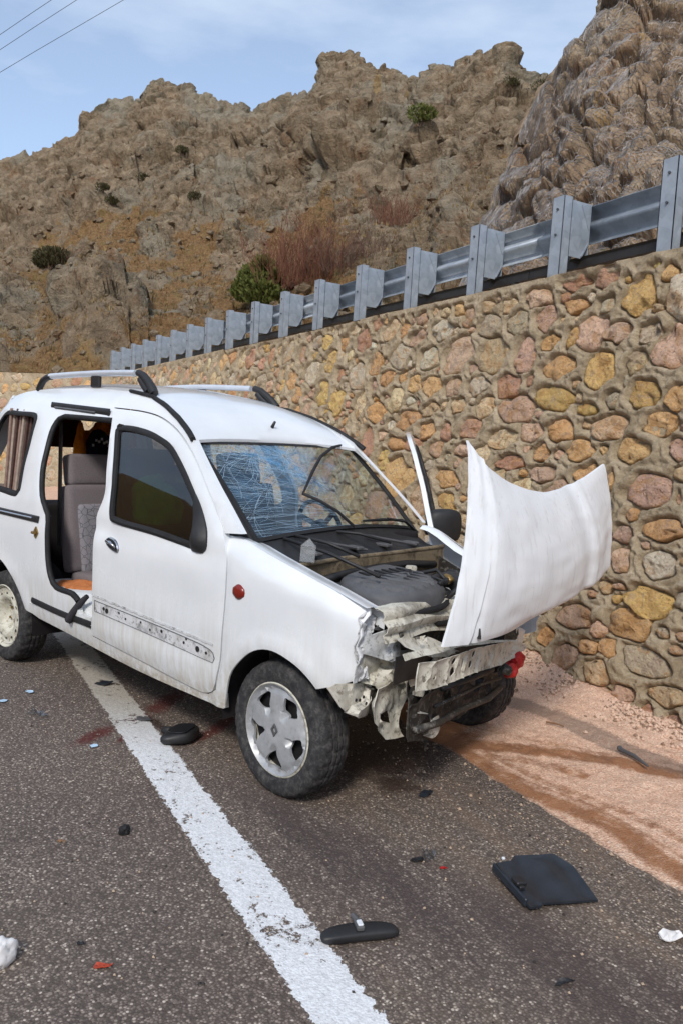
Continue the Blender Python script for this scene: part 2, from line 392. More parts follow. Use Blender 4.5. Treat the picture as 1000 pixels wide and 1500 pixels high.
g_ = N.noise(c, 190, 3, 0.7); colr = N.mix(0.4, colr, N.ramp(g_, [(0.3, (0.34,)*3), (0.7, (0.66,)*3)]), 'OVERLAY'); N.P('Base Color', colr); N.bump(N.math('ADD', N.noise(c, 22, 7, 0.74), N.math('ADD', N.math('MULTIPLY', b, 0.5), N.math('MULTIPLY', g_, 0.35))), 1.0, 0.03)
M_MORTAR = N.m
N = NT('galvanised_steel', 0.45, 0.25, 0.5); c = N.co()
a = N.voro(c, 16, out='Color'); b = N.noise(c, 4, 5, 0.6)
colr = N.mix(0.5, N.ramp(N.sep(a)[0], [(0, srgb(148, 158, 168)), (1, srgb(180, 190, 200))]), N.ramp(b, [(0.3, srgb(126, 136, 146)), (0.7, srgb(186, 194, 202))]))
N.P('Base Color', colr); N.P('Roughness', N.ramp(b, [(0.3, (0.36,)*3), (0.7, (0.58,)*3)])); N.bump(N.noise(c, 60, 3), 0.08, 0.003)
M_GALV = N.m
M_BOLT = plain('bolt_steel', srgb(96, 100, 104), 0.5, 0.6)
M_DARKRAIL = plain('dark_rail_paint', srgb(52, 50, 50), 0.45, 0.3)
# hills
def hill_mat(name, rock, soil, lichen, sc):
    N = NT(name, 0.95, spec=0.12); c = N.co(); geo = N.n('ShaderNodeNewGeometry')
    slope = N.sep(geo.outputs['True Normal'])[2]
    a = N.noise(c, 0.11*sc, 8, 0.62, 0.4); b = N.noise(c, 0.7*sc, 8, 0.66, 0.5); f = N.noise(c, 4.0*sc, 5, 0.7)
    at = N.n('ShaderNodeAttribute', attribute_name='soil').outputs['Fac']
    rk = N.ramp(b, [(0.22, rock[0]), (0.42, rock[1]), (0.6, rock[2]), (0.8, rock[3])])
    rk = N.mix(N.math('MULTIPLY', N.sstep(a, 0.50, 0.64), 0.55), rk, lichen)
    so = N.ramp(f, [(0.28, soil[0]), (0.5, soil[1]), (0.72, soil[2])])
    so = N.mix(N.math('MULTIPLY', N.sstep(b, 0.52, 0.64), 0.6), so, soil[3])
    rd = N.noise(c, 0.35*sc, 6, 0.7, 0.8)
    rk = N.mix(N.math('MULTIPLY', N.sstep(rd, 0.56, 0.66), 0.5), rk, srgb(148, 108, 78)); rk = N.mix(N.math('MULTIPLY', N.sstep(rd, 0.46, 0.36), 0.55), rk, srgb(92, 90, 74))
    m = N.sstep(N.math('ADD', at, N.math('ADD', N.math('MULTIPLY_ADD', b, 0.9, -0.45), N.math('MULTIPLY_ADD', f, 0.5, -0.25))), 0.42, 0.62)
    col = N.mix(m, rk, so)
    col = N.mix(0.5, col, N.ramp(N.noise(c, 9.0*sc, 4, 0.7), [(0.28, (0.30,)*3), (0.5, (0.5,)*3), (0.75, (0.70,)*3)]), 'OVERLAY')
    oc = N.n('ShaderNodeAttribute', attribute_name='ochre').outputs['Fac']
    col = N.mix(N.math('MULTIPLY', N.sstep(N.math('ADD', oc, N.math('MULTIPLY_ADD', b, 0.8, -0.4)), 0.4, 0.6), 0.7), col, srgb(168, 138, 92))
    N.P('Base Color', col)
    g2 = N.noise(c, 2.2*sc, 7, 0.72, 0.6); vf = N.sep(N.voro(c, 1.7*sc, out='Color'))[0]
    col = N.mix(N.math('MULTIPLY', N.sstep(g2, 0.42, 0.33), 0.55), col, srgb(70, 62, 52)); col = N.mix(N.math('MULTIPLY', N.sstep(g2, 0.60, 0.70), 0.5), col, srgb(196, 182, 160)); N.P('Base Color', col)
    N.bump(N.math('ADD', N.math('MULTIPLY', b, 1.3), N.math('ADD', N.math('MULTIPLY', g2, 0.9), N.math('ADD', N.math('MULTIPLY', f, 0.4), N.math('MULTIPLY', vf, 0.2)))), 1.0 if sc < 2 else 0.7, 0.6 if sc < 2 else 0.07)
    return N.m
M_HILL = hill_mat('hill_rock', (srgb(84, 71, 58), srgb(140, 122, 100), srgb(172, 152, 126), srgb(208, 191, 164)),
                  (srgb(112, 86, 60), srgb(152, 120, 84), srgb(180, 147, 106), srgb(144, 126, 84)), srgb(166, 161, 144), 1.0)
M_CLIFF = hill_mat('cliff_rock', (srgb(92, 77, 64), srgb(142, 122, 101), srgb(172, 150, 125), srgb(202, 183, 158)),
                   (srgb(104, 86, 68), srgb(138, 118, 95), srgb(164, 143, 117), srgb(146, 134, 106)), srgb(170, 156, 132), 3.0)
M_DIRT = plain('bare_soil', srgb(132, 102, 78), 0.95, 0, 0.3, 6, 0.6, 0.15)
M_WIRE = plain('net_wire', srgb(136, 132, 130), 0.5, 0.3)
M_CABLE = plain('cable', srgb(70, 76, 84), 0.6)

# ------------------------------------------------------------------ ground, road, line, verge
def strip(name, s0, s1, n0, n1, z, mat, kind='structure', ns=2, nn=2):
    S = np.linspace(s0, s1, ns); Nn = np.linspace(n0, n1, nn); V = []
    for a in S:
        for b in Nn: V.append(RD(a, b, z))
    Fq = grid_faces(ns, nn)
    return link(name, mesh_from(name, V, Fq[:, ::-1] if False else Fq, mat), kind=kind)
g = 2500.0
link('ground', mesh_from('ground', [(-g, -g, -0.25), (g, -g, -0.25), (g, g, -0.25), (-g, g, -0.25)], [(0, 1, 2, 3)], M_DIRT), kind='structure')
def up_fix(o):
    me = o.data; bm = bmesh.new(); bm.from_mesh(me); bm.faces.ensure_lookup_table()
    if bm.faces[0].normal.z < 0: bmesh.ops.reverse_faces(bm, faces=bm.faces)
    bm.to_mesh(me); bm.free()
o = strip('road', -14, 70, -8.5, 2.3, 0.0, M_ASPHALT); up_fix(o)
o = strip('edge_line', -14, 60, -1.20, -0.98, 0.004, M_PAINT); up_fix(o)

def seg_mask(S, Nn, pts, w):
    d = np.full(S.shape, 9.0)
    for (a, b), (c_, e_) in zip(pts[:-1], pts[1:]):
        vx, vy = c_-a, e_-b; L = vx*vx+vy*vy
        t = np.clip(((S-a)*vx+(Nn-b)*vy)/L, 0, 1)
        d = np.minimum(d, np.hypot(S-a-t*vx, Nn-b-t*vy))
    return 1-smst(d, w*0.4, w*1.6)
def verge(s0, s1, ds, n0, n1, dn):
    S, Nn = np.meshgrid(np.arange(s0, s1+ds/2, ds), np.arange(n0, n1+dn/2, dn), indexing='ij')
    sh = S.shape; S = S.ravel(); Nn = Nn.ravel(); P2 = np.stack([S, Nn, 0*S], -1)
    edge = 0.30+0.05*perlin(P2*np.array([2.2, 0, 0])+3, 5)+0.022*perlin(P2*9, 6)
    x = Nn-edge
    z = np.interp(x, [-0.4, -0.05, 0.0, 0.15, 0.7, 1.1, 1.3, 1.5, 1.9], [-0.03, -0.014, 0.0, 0.010, 0.028, 0.06, 0.11, 0.19, 0.32])
    z = np.where(x > 0.3, 0.016+(z-0.016)*(0.30+0.70*smst(S, 0.1, 1.1)), z)
    z = z+0.006*perlin(P2*np.array([1.2, 14, 1]), 8)*smst(x, 0, .3)+0.012*fbm(P2*6, 3, 9)*smst(x, 0.05, .6)+0.006*perlin(P2*26, 12)*smst(x, -0.02, .3)
    z = z+0.05*np.maximum(0, perlin(P2*2.4, 15))*smst(x, 0.7, 1.2)
    wet = np.maximum(seg_mask(S, Nn, [(0.4, -0.1), (0.05, 0.22), (-0.08, 0.44), (-0.25, 0.65), (-0.45, 0.89), (-0.62, 1.05), (-0.83, 1.19), (-1.6, 1.5)], 0.075)*0.85,
          np.maximum(seg_mask(S, Nn, [(0.4, 0.3), (0.0, 0.36), (-0.33, 0.36), (-0.65, 0.36), (-0.88, 0.42), (-1.05, 0.46), (-1.28, 0.42), (-1.9, 0.40)], 0.07)*0.8,
          np.maximum(seg_mask(S, Nn, [(0.1, 0.2), (-0.2, 0.35), (-0.42, 0.62), (-0.62, 0.72)], 0.05)*0.6, np.maximum((1-smst(x, 0.0, 0.55))*0.25, np.maximum(seg_mask(S, Nn, [(-.2, .45), (-.6, .50), (-1.1, .62), (-1.9, .72)], .035)*.55, np.maximum(seg_mask(S, Nn, [(-.5, .40), (-.9, .52), (-1.4, .52), (-2.0, .55)], .025)*.6, seg_mask(S, Nn, [(.1, .6), (-.3, .9), (-.7, 1.25), (-1.2, 1.5)], .03)*.45))))))
    wet = np.maximum(wet, 0.9*(1-smst(np.hypot((S-0.25)/0.5, (Nn-0.35)/0.35), 0.5, 1.2)))
    grit = np.maximum(seg_mask(S, Nn, [(0.6, 1.1), (0.36, 1.11), (0.06, 1.2), (-0.27, 1.18), (-0.57, 1.2), (-1.2, 1.35)], 0.10)*0.8, (1-smst(np.abs(x), 0.0, 0.06))*0.6)
    V = S[:, None]*TV+Nn[:, None]*NV+np.stack([0*z, 0*z, z], -1)
    return V, grid_faces(*sh), wet, grit
parts = [verge(-2.6, 1.0, 0.014, 0.16, 1.95, 0.014), verge(1.0, 18.0, 0.10, 0.16, 1.95, 0.05)]
V = np.concatenate([p[0] for p in parts]); Fq = np.concatenate([parts[0][1], parts[1][1]+len(parts[0][0])])
me = fast_mesh('verge', V, Fq, M_SAND)
for nm, k in (('wet', 2), ('grit', 3)):
    at = me.attributes.new(nm, 'FLOAT', 'POINT'); at.data.foreach_set('value', np.concatenate([p[k] for p in parts]).astype(np.float32))
link('verge', me, kind='structure')

# ------------------------------------------------------------------ stone retaining wall
WT = 2.95
def bend(s):                       # the wall turns left beyond s = 17
    return s
def WP(s, h, out=0.0):
    """point on the wall face; out is towards the road"""
    s = np.asarray(s, float); h = np.asarray(h, float); out = np.asarray(out, float)
    over = np.maximum(0, s-17.0); a = 0.80*(1-np.exp(-over/2.0))
    sa = np.minimum(s, 17.0)+over*np.cos(0.72); na = 1.70-over*np.sin(0.72)*(1-np.exp(-over/1.2))
    nn_ = na+0.2*h-out*0.98
    return sa[..., None]*TV+nn_[..., None]*NV+np.stack([0*h, 0*h, h+0.196*out], -1)
KNOWN = [(0.64,2.68,0.136,0.135,'Y'),(1.01,2.86,0.125,0.075,'R'),(1.32,2.88,0.129,0.055,'R'),(1.25,2.68,0.111,0.054,'O'),(0.93,2.65,0.079,0.057,'G'),(1.7,2.8,0.134,0.077,'P'),(2.04,2.79,0.099,0.06,'T'),(2.33,2.81,0.085,0.049,'T'),(2.58,2.75,0.08,0.093,'P'),(2.97,2.67,0.173,0.097,'W'),(3.36,2.63,0.136,0.078,'P'),(3.62,2.73,0.087,0.08,'O'),(1.87,2.61,0.131,0.097,'G'),(1.56,2.63,0.121,0.093,'P'),(2.25,2.65,0.155,0.095,'G'),(1.44,2.42,0.1,0.066,'O'),(1.02,2.46,0.175,0.125,'P'),(1.21,2.44,0.055,0.093,'Y'),(0.75,2.43,0.115,0.082,'P'),(0.48,2.4,0.099,0.073,'G'),(0.27,2.28,0.149,0.139,'P'),(3.59,2.47,0.171,0.126,'G'),(3.06,2.4,0.176,0.111,'W'),(2.61,2.41,0.236,0.168,'P'),(2.09,2.37,0.207,0.151,'T'),(1.7,2.34,0.126,0.137,'P'),(1.29,2.21,0.182,0.088,'O'),(0.85,2.17,0.152,0.131,'Y'),(0.55,2.21,0.076,0.083,'T'),(3.19,2.17,0.118,0.089,'O'),(3.74,2.23,0.118,0.095,'O'),(3.46,2.24,0.084,0.062,'O'),(2.9,2.13,0.146,0.108,'O'),(2.58,2.11,0.135,0.083,'P'),(2.21,2.11,0.144,0.079,'G'),(1.8,2.09,0.174,0.106,'R'),(1.25,1.98,0.202,0.097,'Y'),(0.69,1.96,0.06,0.063,'G'),(0.43,1.99,0.133,0.091,'Y'),(0.13,1.96,0.099,0.081,'O'),(3.47,2.0,0.166,0.137,'T'),(3.2,1.82,0.182,0.088,'O'),(2.43,1.94,0.12,0.067,'T'),(2.04,1.92,0.118,0.089,'T'),(1.66,1.89,0.21,0.109,'P'),(0.9,1.89,0.092,0.043,'Y'),(0.24,1.8,0.125,0.082,'O'),(0.64,1.76,0.168,0.083,'T'),(1.12,1.73,0.151,0.078,'O'),(1.42,1.72,0.132,0.07,'P'),(2.82,1.71,0.132,0.07,'O'),(2.18,1.74,0.162,0.084,'R'),(2.52,1.71,0.089,0.081,'R'),(1.74,1.66,0.144,0.085,'T'),(3.31,1.58,0.134,0.066,'O'),(2.61,1.55,0.125,0.074,'P'),(2.21,1.55,0.123,0.051,'P'),(1.26,1.57,0.095,0.067,'O'),(0.87,1.59,0.133,0.08,'O'),(0.41,1.61,0.132,0.089,'O'),(0.03,1.64,0.095,0.083,'P'),(3.14,1.25,0.23,0.183,'O'),(2.36,1.31,0.18,0.077,'O'),(2.27,1.1,0.156,0.082,'Y'),(1.57,1.48,0.171,0.064,'R'),(1.2,1.41,0.139,0.066,'P'),(0.74,1.43,0.114,0.072,'O'),(0.21,1.37,0.167,0.113,'P'),(0.53,1.4,0.044,0.07,'O'),(0.03,1.13,0.161,0.061,'O'),(0.32,1.07,0.075,0.06,'P'),(0.01,0.92,0.109,0.089,'W'),(0.29,0.9,0.074,0.085,'P'),(0.02,0.68,0.17,0.095,'Y'),(0.13,0.52,0.172,0.104,'O'),(-0.26,0.54,0.043,0.03,'P'),(0.58,0.47,0.138,0.087,'P'),(0.79,0.28,0.075,0.071,'O'),(0.58,0.2,0.104,0.094,'P'),(0.4,0.31,0.082,0.046,'O'),(-0.05,0.33,0.174,0.085,'G'),(0.29,0.17,0.115,0.077,'T'),(-0.24,0.18,0.121,0.059,'T'),(0.85,0.09,0.089,0.071,'R'),(0.05,0.11,0.087,0.047,'P'),(0.19,0.06,0.061,0.04,'P'),(0.38,0.71,0.055,0.051,'T')]
TINT = {'Y': (250, 210, 138), 'R': (222, 172, 144), 'O': (252, 200, 144), 'G': (222, 208, 180), 'P': (238, 202, 174), 'T': (248, 220, 178), 'W': (250, 238, 212)}
rs = random.Random(11)
stones = [dict(s=s, h=h, rx=rx*1.03, ry=ry*1.03, rot=rs.uniform(-.12, .12), col=c_, known=True) for s, h, rx, ry, c_ in KNOWN]
def clash(s, h, r, gap):
    for q in near.get((int(s//0.5), int(h//0.5)), ()):
        dx, dy = s-q['s'], h-q['h']
        a = math.atan2(dy/r[1], dx/r[0])
        d = math.hypot(dx, dy)
        if d < 1e-6: return True
        ux, uy = dx/d, dy/d
        ra = 1/math.hypot(ux/r[0], uy/r[1]); rb = 1/math.hypot(ux/q['rx'], uy/q['ry'])
        if d < (ra+rb)*0.99+gap: return True
    return False
near = {}
def reg(q):
    a, b = int(q['s']//0.5), int(q['h']//0.5)
    for i in (-1, 0, 1):
        for j in (-1, 0, 1): near.setdefault((a+i, b+j), []).append(q)
for q in stones: reg(q)
for lo, hi, tries in ((0.15, 0.20, 900), (0.11, 0.16, 3000), (0.075, 0.12, 7000), (0.05, 0.08, 11000), (0.030, 0.05, 12000)):
    for _ in range(tries):
        s = rs.uniform(-2.4, 17.0); h = rs.uniform(0.02, 2.90); rx = rs.uniform(lo, hi)*rs.uniform(0.85, 1.2); ry = rs.uniform(lo, hi)*0.85
        if h+ry > 2.93: continue
        if s > 7 and hi < 0.06: continue
        if not clash(s, h, (rx, ry), rs.uniform(0.010, 0.028)):
            q = dict(s=s, h=h, rx=rx, ry=ry, rot=rs.uniform(-.3, .3), col=rs.choices('YROGPTW', (6, 13, 26, 12, 24, 22, 9))[0], known=False)
            stones.append(q); reg(q)
for _ in range(2500):
    s = rs.uniform(17.0, 27.0); h = rs.uniform(0.02, 2.85); rx = rs.uniform(.10, .20); ry = rs.uniform(.09, .17)
    if h+ry < 2.92 and not clash(s, h, (rx, ry), .03):
        q = dict(s=s, h=h, rx=rx, ry=ry, rot=rs.uniform(-.3, .3), col=rs.choice('YROGPTW'), known=False); stones.append(q); reg(q)
for i, q in enumerate(stones):
    q['ph'] = [rs.uniform(0, 6.28) for _ in range(5)]; q['am'] = [rs.uniform(0.02, 0.11), rs.uniform(0.04, 0.13), rs.uniform(0.03, 0.09), rs.uniform(0.02, 0.06), rs.uniform(0.01, 0.05)]
    nk = rs.choice((5, 6, 6, 7, 8)); q['poly'] = [(6.283*(k+rs.uniform(-.32, .32))/nk, rs.uniform(.80, 1.06)) for k in range(nk)]
    q['sq'] = rs.uniform(2.0, 3.1); q['dep'] = rs.uniform(-0.030, -0.006); q['bul'] = rs.uniform(0.002, 0.016)
def rho(q, th):
    r_ = 0
    for t, h in q['poly']: r_ = r_+(np.maximum(np.cos(th-t), 1e-3)/h)**9
    r_ = np.minimum(r_**(-1/9.0), 1.22)
    for k, (a, p) in enumerate(zip(q['am'], q['ph'])): r_ = r_*(1+.45*a*np.sin((k+3)*th+p))
    return r_
def wall_grid(s0, s1, ds, dh):
    S, H = np.meshgrid(np.arange(s0, s1+ds*.5, ds), np.arange(-0.12, WT+dh*.5, dh), indexing='ij')
    d1 = np.full(S.shape, 0.4); d2 = d1.copy()
    for q in stones:
        R = 1.3*max(q['rx'], q['ry'])+0.14
        if q['s']+R < s0 or q['s']-R > s1: continue
        i0, i1 = max(0, int((q['s']-R-s0)/ds)), min(S.shape[0], int((q['s']+R-s0)/ds)+2)
        j0, j1 = max(0, int((q['h']-R+0.12)/dh)), min(S.shape[1], int((q['h']+R+0.12)/dh)+2)
        if i0 >= i1 or j0 >= j1: continue
        a = S[i0:i1, j0:j1]-q['s']; b = H[i0:i1, j0:j1]-q['h']; cr_, sr_ = math.cos(q['rot']), math.sin(q['rot'])
        x = (a*cr_+b*sr_)/q['rx']; y = (-a*sr_+b*cr_)/q['ry']
        sd = (np.hypot(x, y)/rho(q, np.arctan2(y, x))-1)*min(q['rx'], q['ry'])
        A = d1[i0:i1, j0:j1]; B = d2[i0:i1, j0:j1]
        B[:] = np.minimum(B, np.maximum(A, sd)); A[:] = np.minimum(A, sd)
    P3 = np.stack([S.ravel(), H.ravel(), 0*S.ravel()], -1)
    nz1 = fbm(P3*5, 4, 31).reshape(S.shape); nz2 = fbm(P3*22, 3, 41).reshape(S.shape)
    sl = 0.016*np.maximum(0, nz1+0.15)
    lip = smst(d1, -sl*1.2+0.004*nz2, 0.026-sl)
    out = -0.055*(1-lip)+0.014*np.exp(-((d1-0.034)/0.016)**2)+0.020*nz1+0.009*nz2
    wig = 0.004*nz2
    out = out-0.012*np.exp(-(((d2-d1)+wig)/0.006)**2)*(d1 > 0.012)*(d1 < 0.09)
    out = out-0.06*smst(d1, 0.10, 0.20)*(nz1+0.3)
    out = np.where(H > WT-0.05, out*0.5+0.012, out)
    return WP(S.ravel(), H.ravel(), out.ravel()), grid_faces(*S.shape)
wall = empty('stone_wall', 'rubble stone retaining wall with thick raised mortar joints behind the van', 'wall', tuple(RD(0, 1.7, 0)))
ro = Matrix.Translation(-Vector(RD(0, 1.7, 0)))
parts = [wall_grid(-2.6, 4.6, 0.0125, 0.0125), wall_grid(4.6, 9.0, 0.022, 0.02), wall_grid(9.0, 17.0, 0.05, 0.04), wall_grid(17.0, 27.0, 0.07, 0.06), wall_grid(27.0, 34.0, 0.25, 0.2)]
V = []; Fq = []; k = 0
for a, b in parts: V.append(a); Fq.append(b+k); k += len(a)
V = np.concatenate(V)-RD(0, 1.7, 0)
me = fast_mesh('mortar', V, np.concatenate(Fq), M_MORTAR); link('mortar', me, wall)
# coping: the flat top behind the face
mb = MB()
S = np.concatenate([np.arange(-2.6, 17, 0.3), np.arange(17, 34, 0.5)]); A = WP(S, 0*S+WT, 0*S+0.006)-RD(0, 1.7, 0); B = A+NV*0.5
for i in range(len(S)-1): mb.add([A[i], A[i+1], B[i+1], B[i]], [(0, 1, 2, 3)])
mb.build('coping', M_MORTAR, wall)
def stone_mesh(q, hi):
    na, rings = (26, (1.0, 0.98, 0.93, 0.80, 0.58, 0.30)) if hi else (14, (1.0, 0.93, 0.70, 0.35))
    th = np.linspace(0, 2*np.pi, na, endpoint=False); R = rho(q, th); pr_ = []
    for k, f in enumerate(rings):
        dep = {0: -0.065, 1: -0.018}.get(k, 0.0) if hi else {0: -0.065, 1: -0.006}.get(k, 0.004)
        dome = q['bul']*(1-f**2.5)
        pr_.append(np.stack([R*f*np.cos(th)*q['rx']*1.03, R*f*np.sin(th)*q['ry']*1.03, np.full(na, dep+dome+q['dep'])], -1))
    pr_.append(np.array([[0, 0, q['bul']+q['dep']]])); P = np.concatenate(pr_)
    o = np.array([q['s']*3.1, q['h']*5.7, 0]); sc = 1/max(q['rx'], q['ry'])
    nzv = 0.036*fbm((P*np.array([1, 1, 0.3]))*sc*1.3+o, 3, 77)+0.018*fbm(P*sc*4+o, 3, 78)
    fa, _e = facet_rock(P*np.array([1, 1, 0])*sc*1.25+o+.15*np.stack([perlin(P*sc*3+o, 7), perlin(P*sc*3+o, 8), 0*P[:, 0]], -1), 5, 1.2); nzv = .55*nzv+0.024*fa
    inner = np.ones(len(P)); inner[:na] = 0.0; P[:, 2] += nzv*inner*min(1.0, max(q['rx'], q['ry'])/0.11)
    Fc = []
    for k in range(len(rings)-1):
        for i in range(na):
            j = (i+1) % na; Fc.append((k*na+i, k*na+j, (k+1)*na+j, (k+1)*na+i))
    L = (len(rings)-1)*na; c_ = len(P)-1
    Fc += [(L+i, L+(i+1) % na, c_) for i in range(na)]
    cr_, sr_ = math.cos(q['rot']), math.sin(q['rot'])
    s = q['s']+P[:, 0]*cr_-P[:, 1]*sr_; h = q['h']+P[:, 0]*sr_+P[:, 1]*cr_
    t = TINT[q['col']]; jj = rs.uniform(0.90, 1.06); jt = [max(20, min(250, x*jj*rs.uniform(0.985, 1.015))) for x in t]
    return WP(s, h, P[:, 2]), Fc, srgb(*jt)
def paint_tint(me, cols):
    at = me.attributes.new('tint', 'FLOAT_COLOR', 'POINT'); at.data.foreach_set('color', np.asarray(cols, np.float32).ravel())
camx = CAM
for q in stones:
    d = np.linalg.norm(WP(q['s'], q['h'])-camx); q['app'] = q['rx']*q['ry']/d**2.2
    q['vis'] = q['s'] > -0.75 and not (q['s'] > 2.6 and q['h'] < 1.0+0.05*(q['s']-2.6))
order = sorted(stones, key=lambda q: -(q['app']+(1 if q['vis'] else 0)))
big, rest = order[:296], order[296:]
for i, q in enumerate(big):
    Vs, Fc, colr = stone_mesh(q, i < 150)
    c0 = WP(q['s'], q['h'])-RD(0, 1.7, 0)
    me = mesh_from('stone', Vs-WP(q['s'], q['h']), [f[::-1] for f in Fc], M_STONE); paint_tint(me, [colr]*len(Vs))
    link('stone', me, wall, loc=tuple(c0))
V = []; Fc = []; cl = []
for q in rest:
    Vs, F_, colr = stone_mesh(q, False); k = len(V); V += list(Vs-RD(0, 1.7, 0)); Fc += [tuple(i+k for i in f[::-1]) for f in F_]; cl += [colr]*len(Vs)
me = mesh_from('small_stones', V, Fc, M_STONE); paint_tint(me, cl); link('small_stones', me, wall, kind='stuff')

# ------------------------------------------------------------------ guardrail on the wall
wall['kind'] = 'thing'
rail = empty('guardrail', 'galvanised steel guardrail running along the top of the stone wall', 'guardrail', tuple(RD(0, 2.40, 2.95)))
RO = RD(0, 2.40, 2.95)
def LG(s, n, z): return Vector(RD(s, n, z)-RO)
def plate(mb, pts, thick_dir):
    n_ = len(pts); a = [Vector(p) for p in pts]; b = [p+Vector(thick_dir) for p in a]
    mb.add(a+b, [tuple(range(n_)), tuple(range(n_, 2*n_))[::-1]]+[(i, (i+1) % n_, n_+(i+1) % n_, n_+i) for i in range(n_)])
# post: C section, web towards the road
pm = MB(); w, hgt, th_ = 0.065, 0.66, 0.006
T3 = Vector(TV); N3 = Vector(NV); Z3 = Vector((0, 0, 1))
for a0, a1, b0, b1 in ((-w, w, -0.03, -0.03+th_), (-w, -w+th_, -0.03, 0.06), (w-th_, w, -0.03, 0.06), (-w, -w+0.03, 0.054, 0.06), (w-0.03, w, 0.054, 0.06)):
    V = [T3*a+N3*b+Z3*z for a in (a0, a1) for b in (b0, b1) for z in (-0.12, hgt)]
    pm.add(V, [(0, 1, 3, 2), (4, 6, 7, 5), (0, 4, 5, 1), (2, 3, 7, 6), (0, 2, 6, 4), (1, 5, 7, 3)])
post_o = pm.build('post', M_GALV, rail)
bm_ = MB(); bm_.tube([N3*-0.042+Z3*0.56, N3*-0.024+Z3*0.56], 0.010, 6); bolt_o = bm_.build('bolt', M_BOLT, post_o)
bolt_p = bolt_o.copy(); COL.objects.link(bolt_p); bolt_p.parent = post_o; bolt_p.location = (0, 0, -0.2)
# spacer bracket: trapezoid side plate with a return flange at the beam
sm_ = MB()
pts = [(0.05, 0.64), (0.27, 0.64), (0.27, 0.34), (0.19, 0.20), (0.05, 0.20)]
plate(sm_, [N3*a+Z3*b+T3*-0.058 for a, b in pts], T3*-0.005)
plate(sm_, [N3*a+Z3*b+T3*0.055 for a, b in pts], T3*0.005)
plate(sm_, [N3*0.265+Z3*z+T3*a for a, z in ((-0.06, 0.64), (0.06, 0.64), (0.06, 0.20), (-0.06, 0.20))], N3*0.005)
plate(sm_, [T3*-0.0635+N3*a+Z3*b for a, b in ((0.16, 0.62), (0.172, 0.62), (0.262, 0.44), (0.25, 0.44))], T3*-0.004)
plate(sm_, [T3*-0.0635+N3*a+Z3*b for a, b in ((0.19, 0.22), (0.20, 0.21), (0.268, 0.33), (0.258, 0.335))], T3*-0.006)
sp_o = sm_.build('spacer_bracket', M_GALV, rail)
pos = [0.588+1.067*i for i in range(-2, 17)]
for i, s in enumerate(pos):
    base = LG(s, 2.40, 2.95); lean = rng.uniform(-0.012, 0.012)
    if i == 0: a, b, c_ = post_o, bolt_o, sp_o
    else:
        a, b, c_ = post_o.copy(), bolt_o.copy(), sp_o.copy()
        for x in (a, b, c_): COL.objects.link(x)
        a.parent = rail; b.parent = a; c_.parent = rail
        b2 = bolt_p.copy(); COL.objects.link(b2); b2.parent = a
    a.location = base; c_.location = base; a.rotation_euler = c_.rotation_euler = (lean, rng.uniform(-0.012, 0.012), 0)
# W-beam in sections of four bays
wp = [(0.0, 0.155), (0.012, 0.150), (0.07, 0.125), (0.095, 0.100), (0.095, 0.070), (0.07, 0.048), (0.012, 0.018), (0.0, 0.0)]
prof = wp+[(a, -b) for a, b in wp[-2::-1]]
def beam(s0, s1, name='beam'):
    m_ = MB(); ss = [s0, (s0+s1)/2, s1]
    V = [LG(s, 2.40+0.275-0.0+0.003+a*0.9+0.002*math.sin(s*9), 2.95+0.475+z) for s in ss for a, z in prof]; n_ = len(prof)
    m_.add(V, [(i*n_+j, (i+1)*n_+j, (i+1)*n_+j+1, i*n_+j+1) for i in range(len(ss)-1) for j in range(n_-1)])
    o = m_.build(name, M_GALV, rail, True); md = o.modifiers.new('s', 'SOLIDIFY'); md.thickness = 0.004
    return o
e = pos[0]-0.5
while e < pos[-1]:
    beam(e, min(e+4.268+0.0, pos[-1]+0.4)); e += 4.268
# low dark kerb rail below the beam
for i in range(0, len(pos)-1, 4):
    m_ = MB(); s0, s1 = pos[i]-0.5, pos[min(i+4, len(pos)-1)]-0.5
    V = [LG(s, n_, z) for s in (s0+0.004, s1-0.004) for n_, z in ((2.62, 3.085), (2.62, 3.15), (2.60, 3.165), (2.74, 3.185), (2.74, 3.10))]
    m_.add(V, [(0, 1, 6, 5), (1, 2, 7, 6), (2, 3, 8, 7), (3, 4, 9, 8), (4, 0, 5, 9), (0, 1, 2, 3, 4), (9, 8, 7, 6, 5)])
    m_.build('kerb_rail', M_DARKRAIL, rail)
for i, s in enumerate(pos[::2]):
    m_ = MB(); m_.box(LG(s-0.25, 2.68, 3.0), (0.05, 0.05, 0.2)); m_.build('rail_foot', M_GALV, rail)

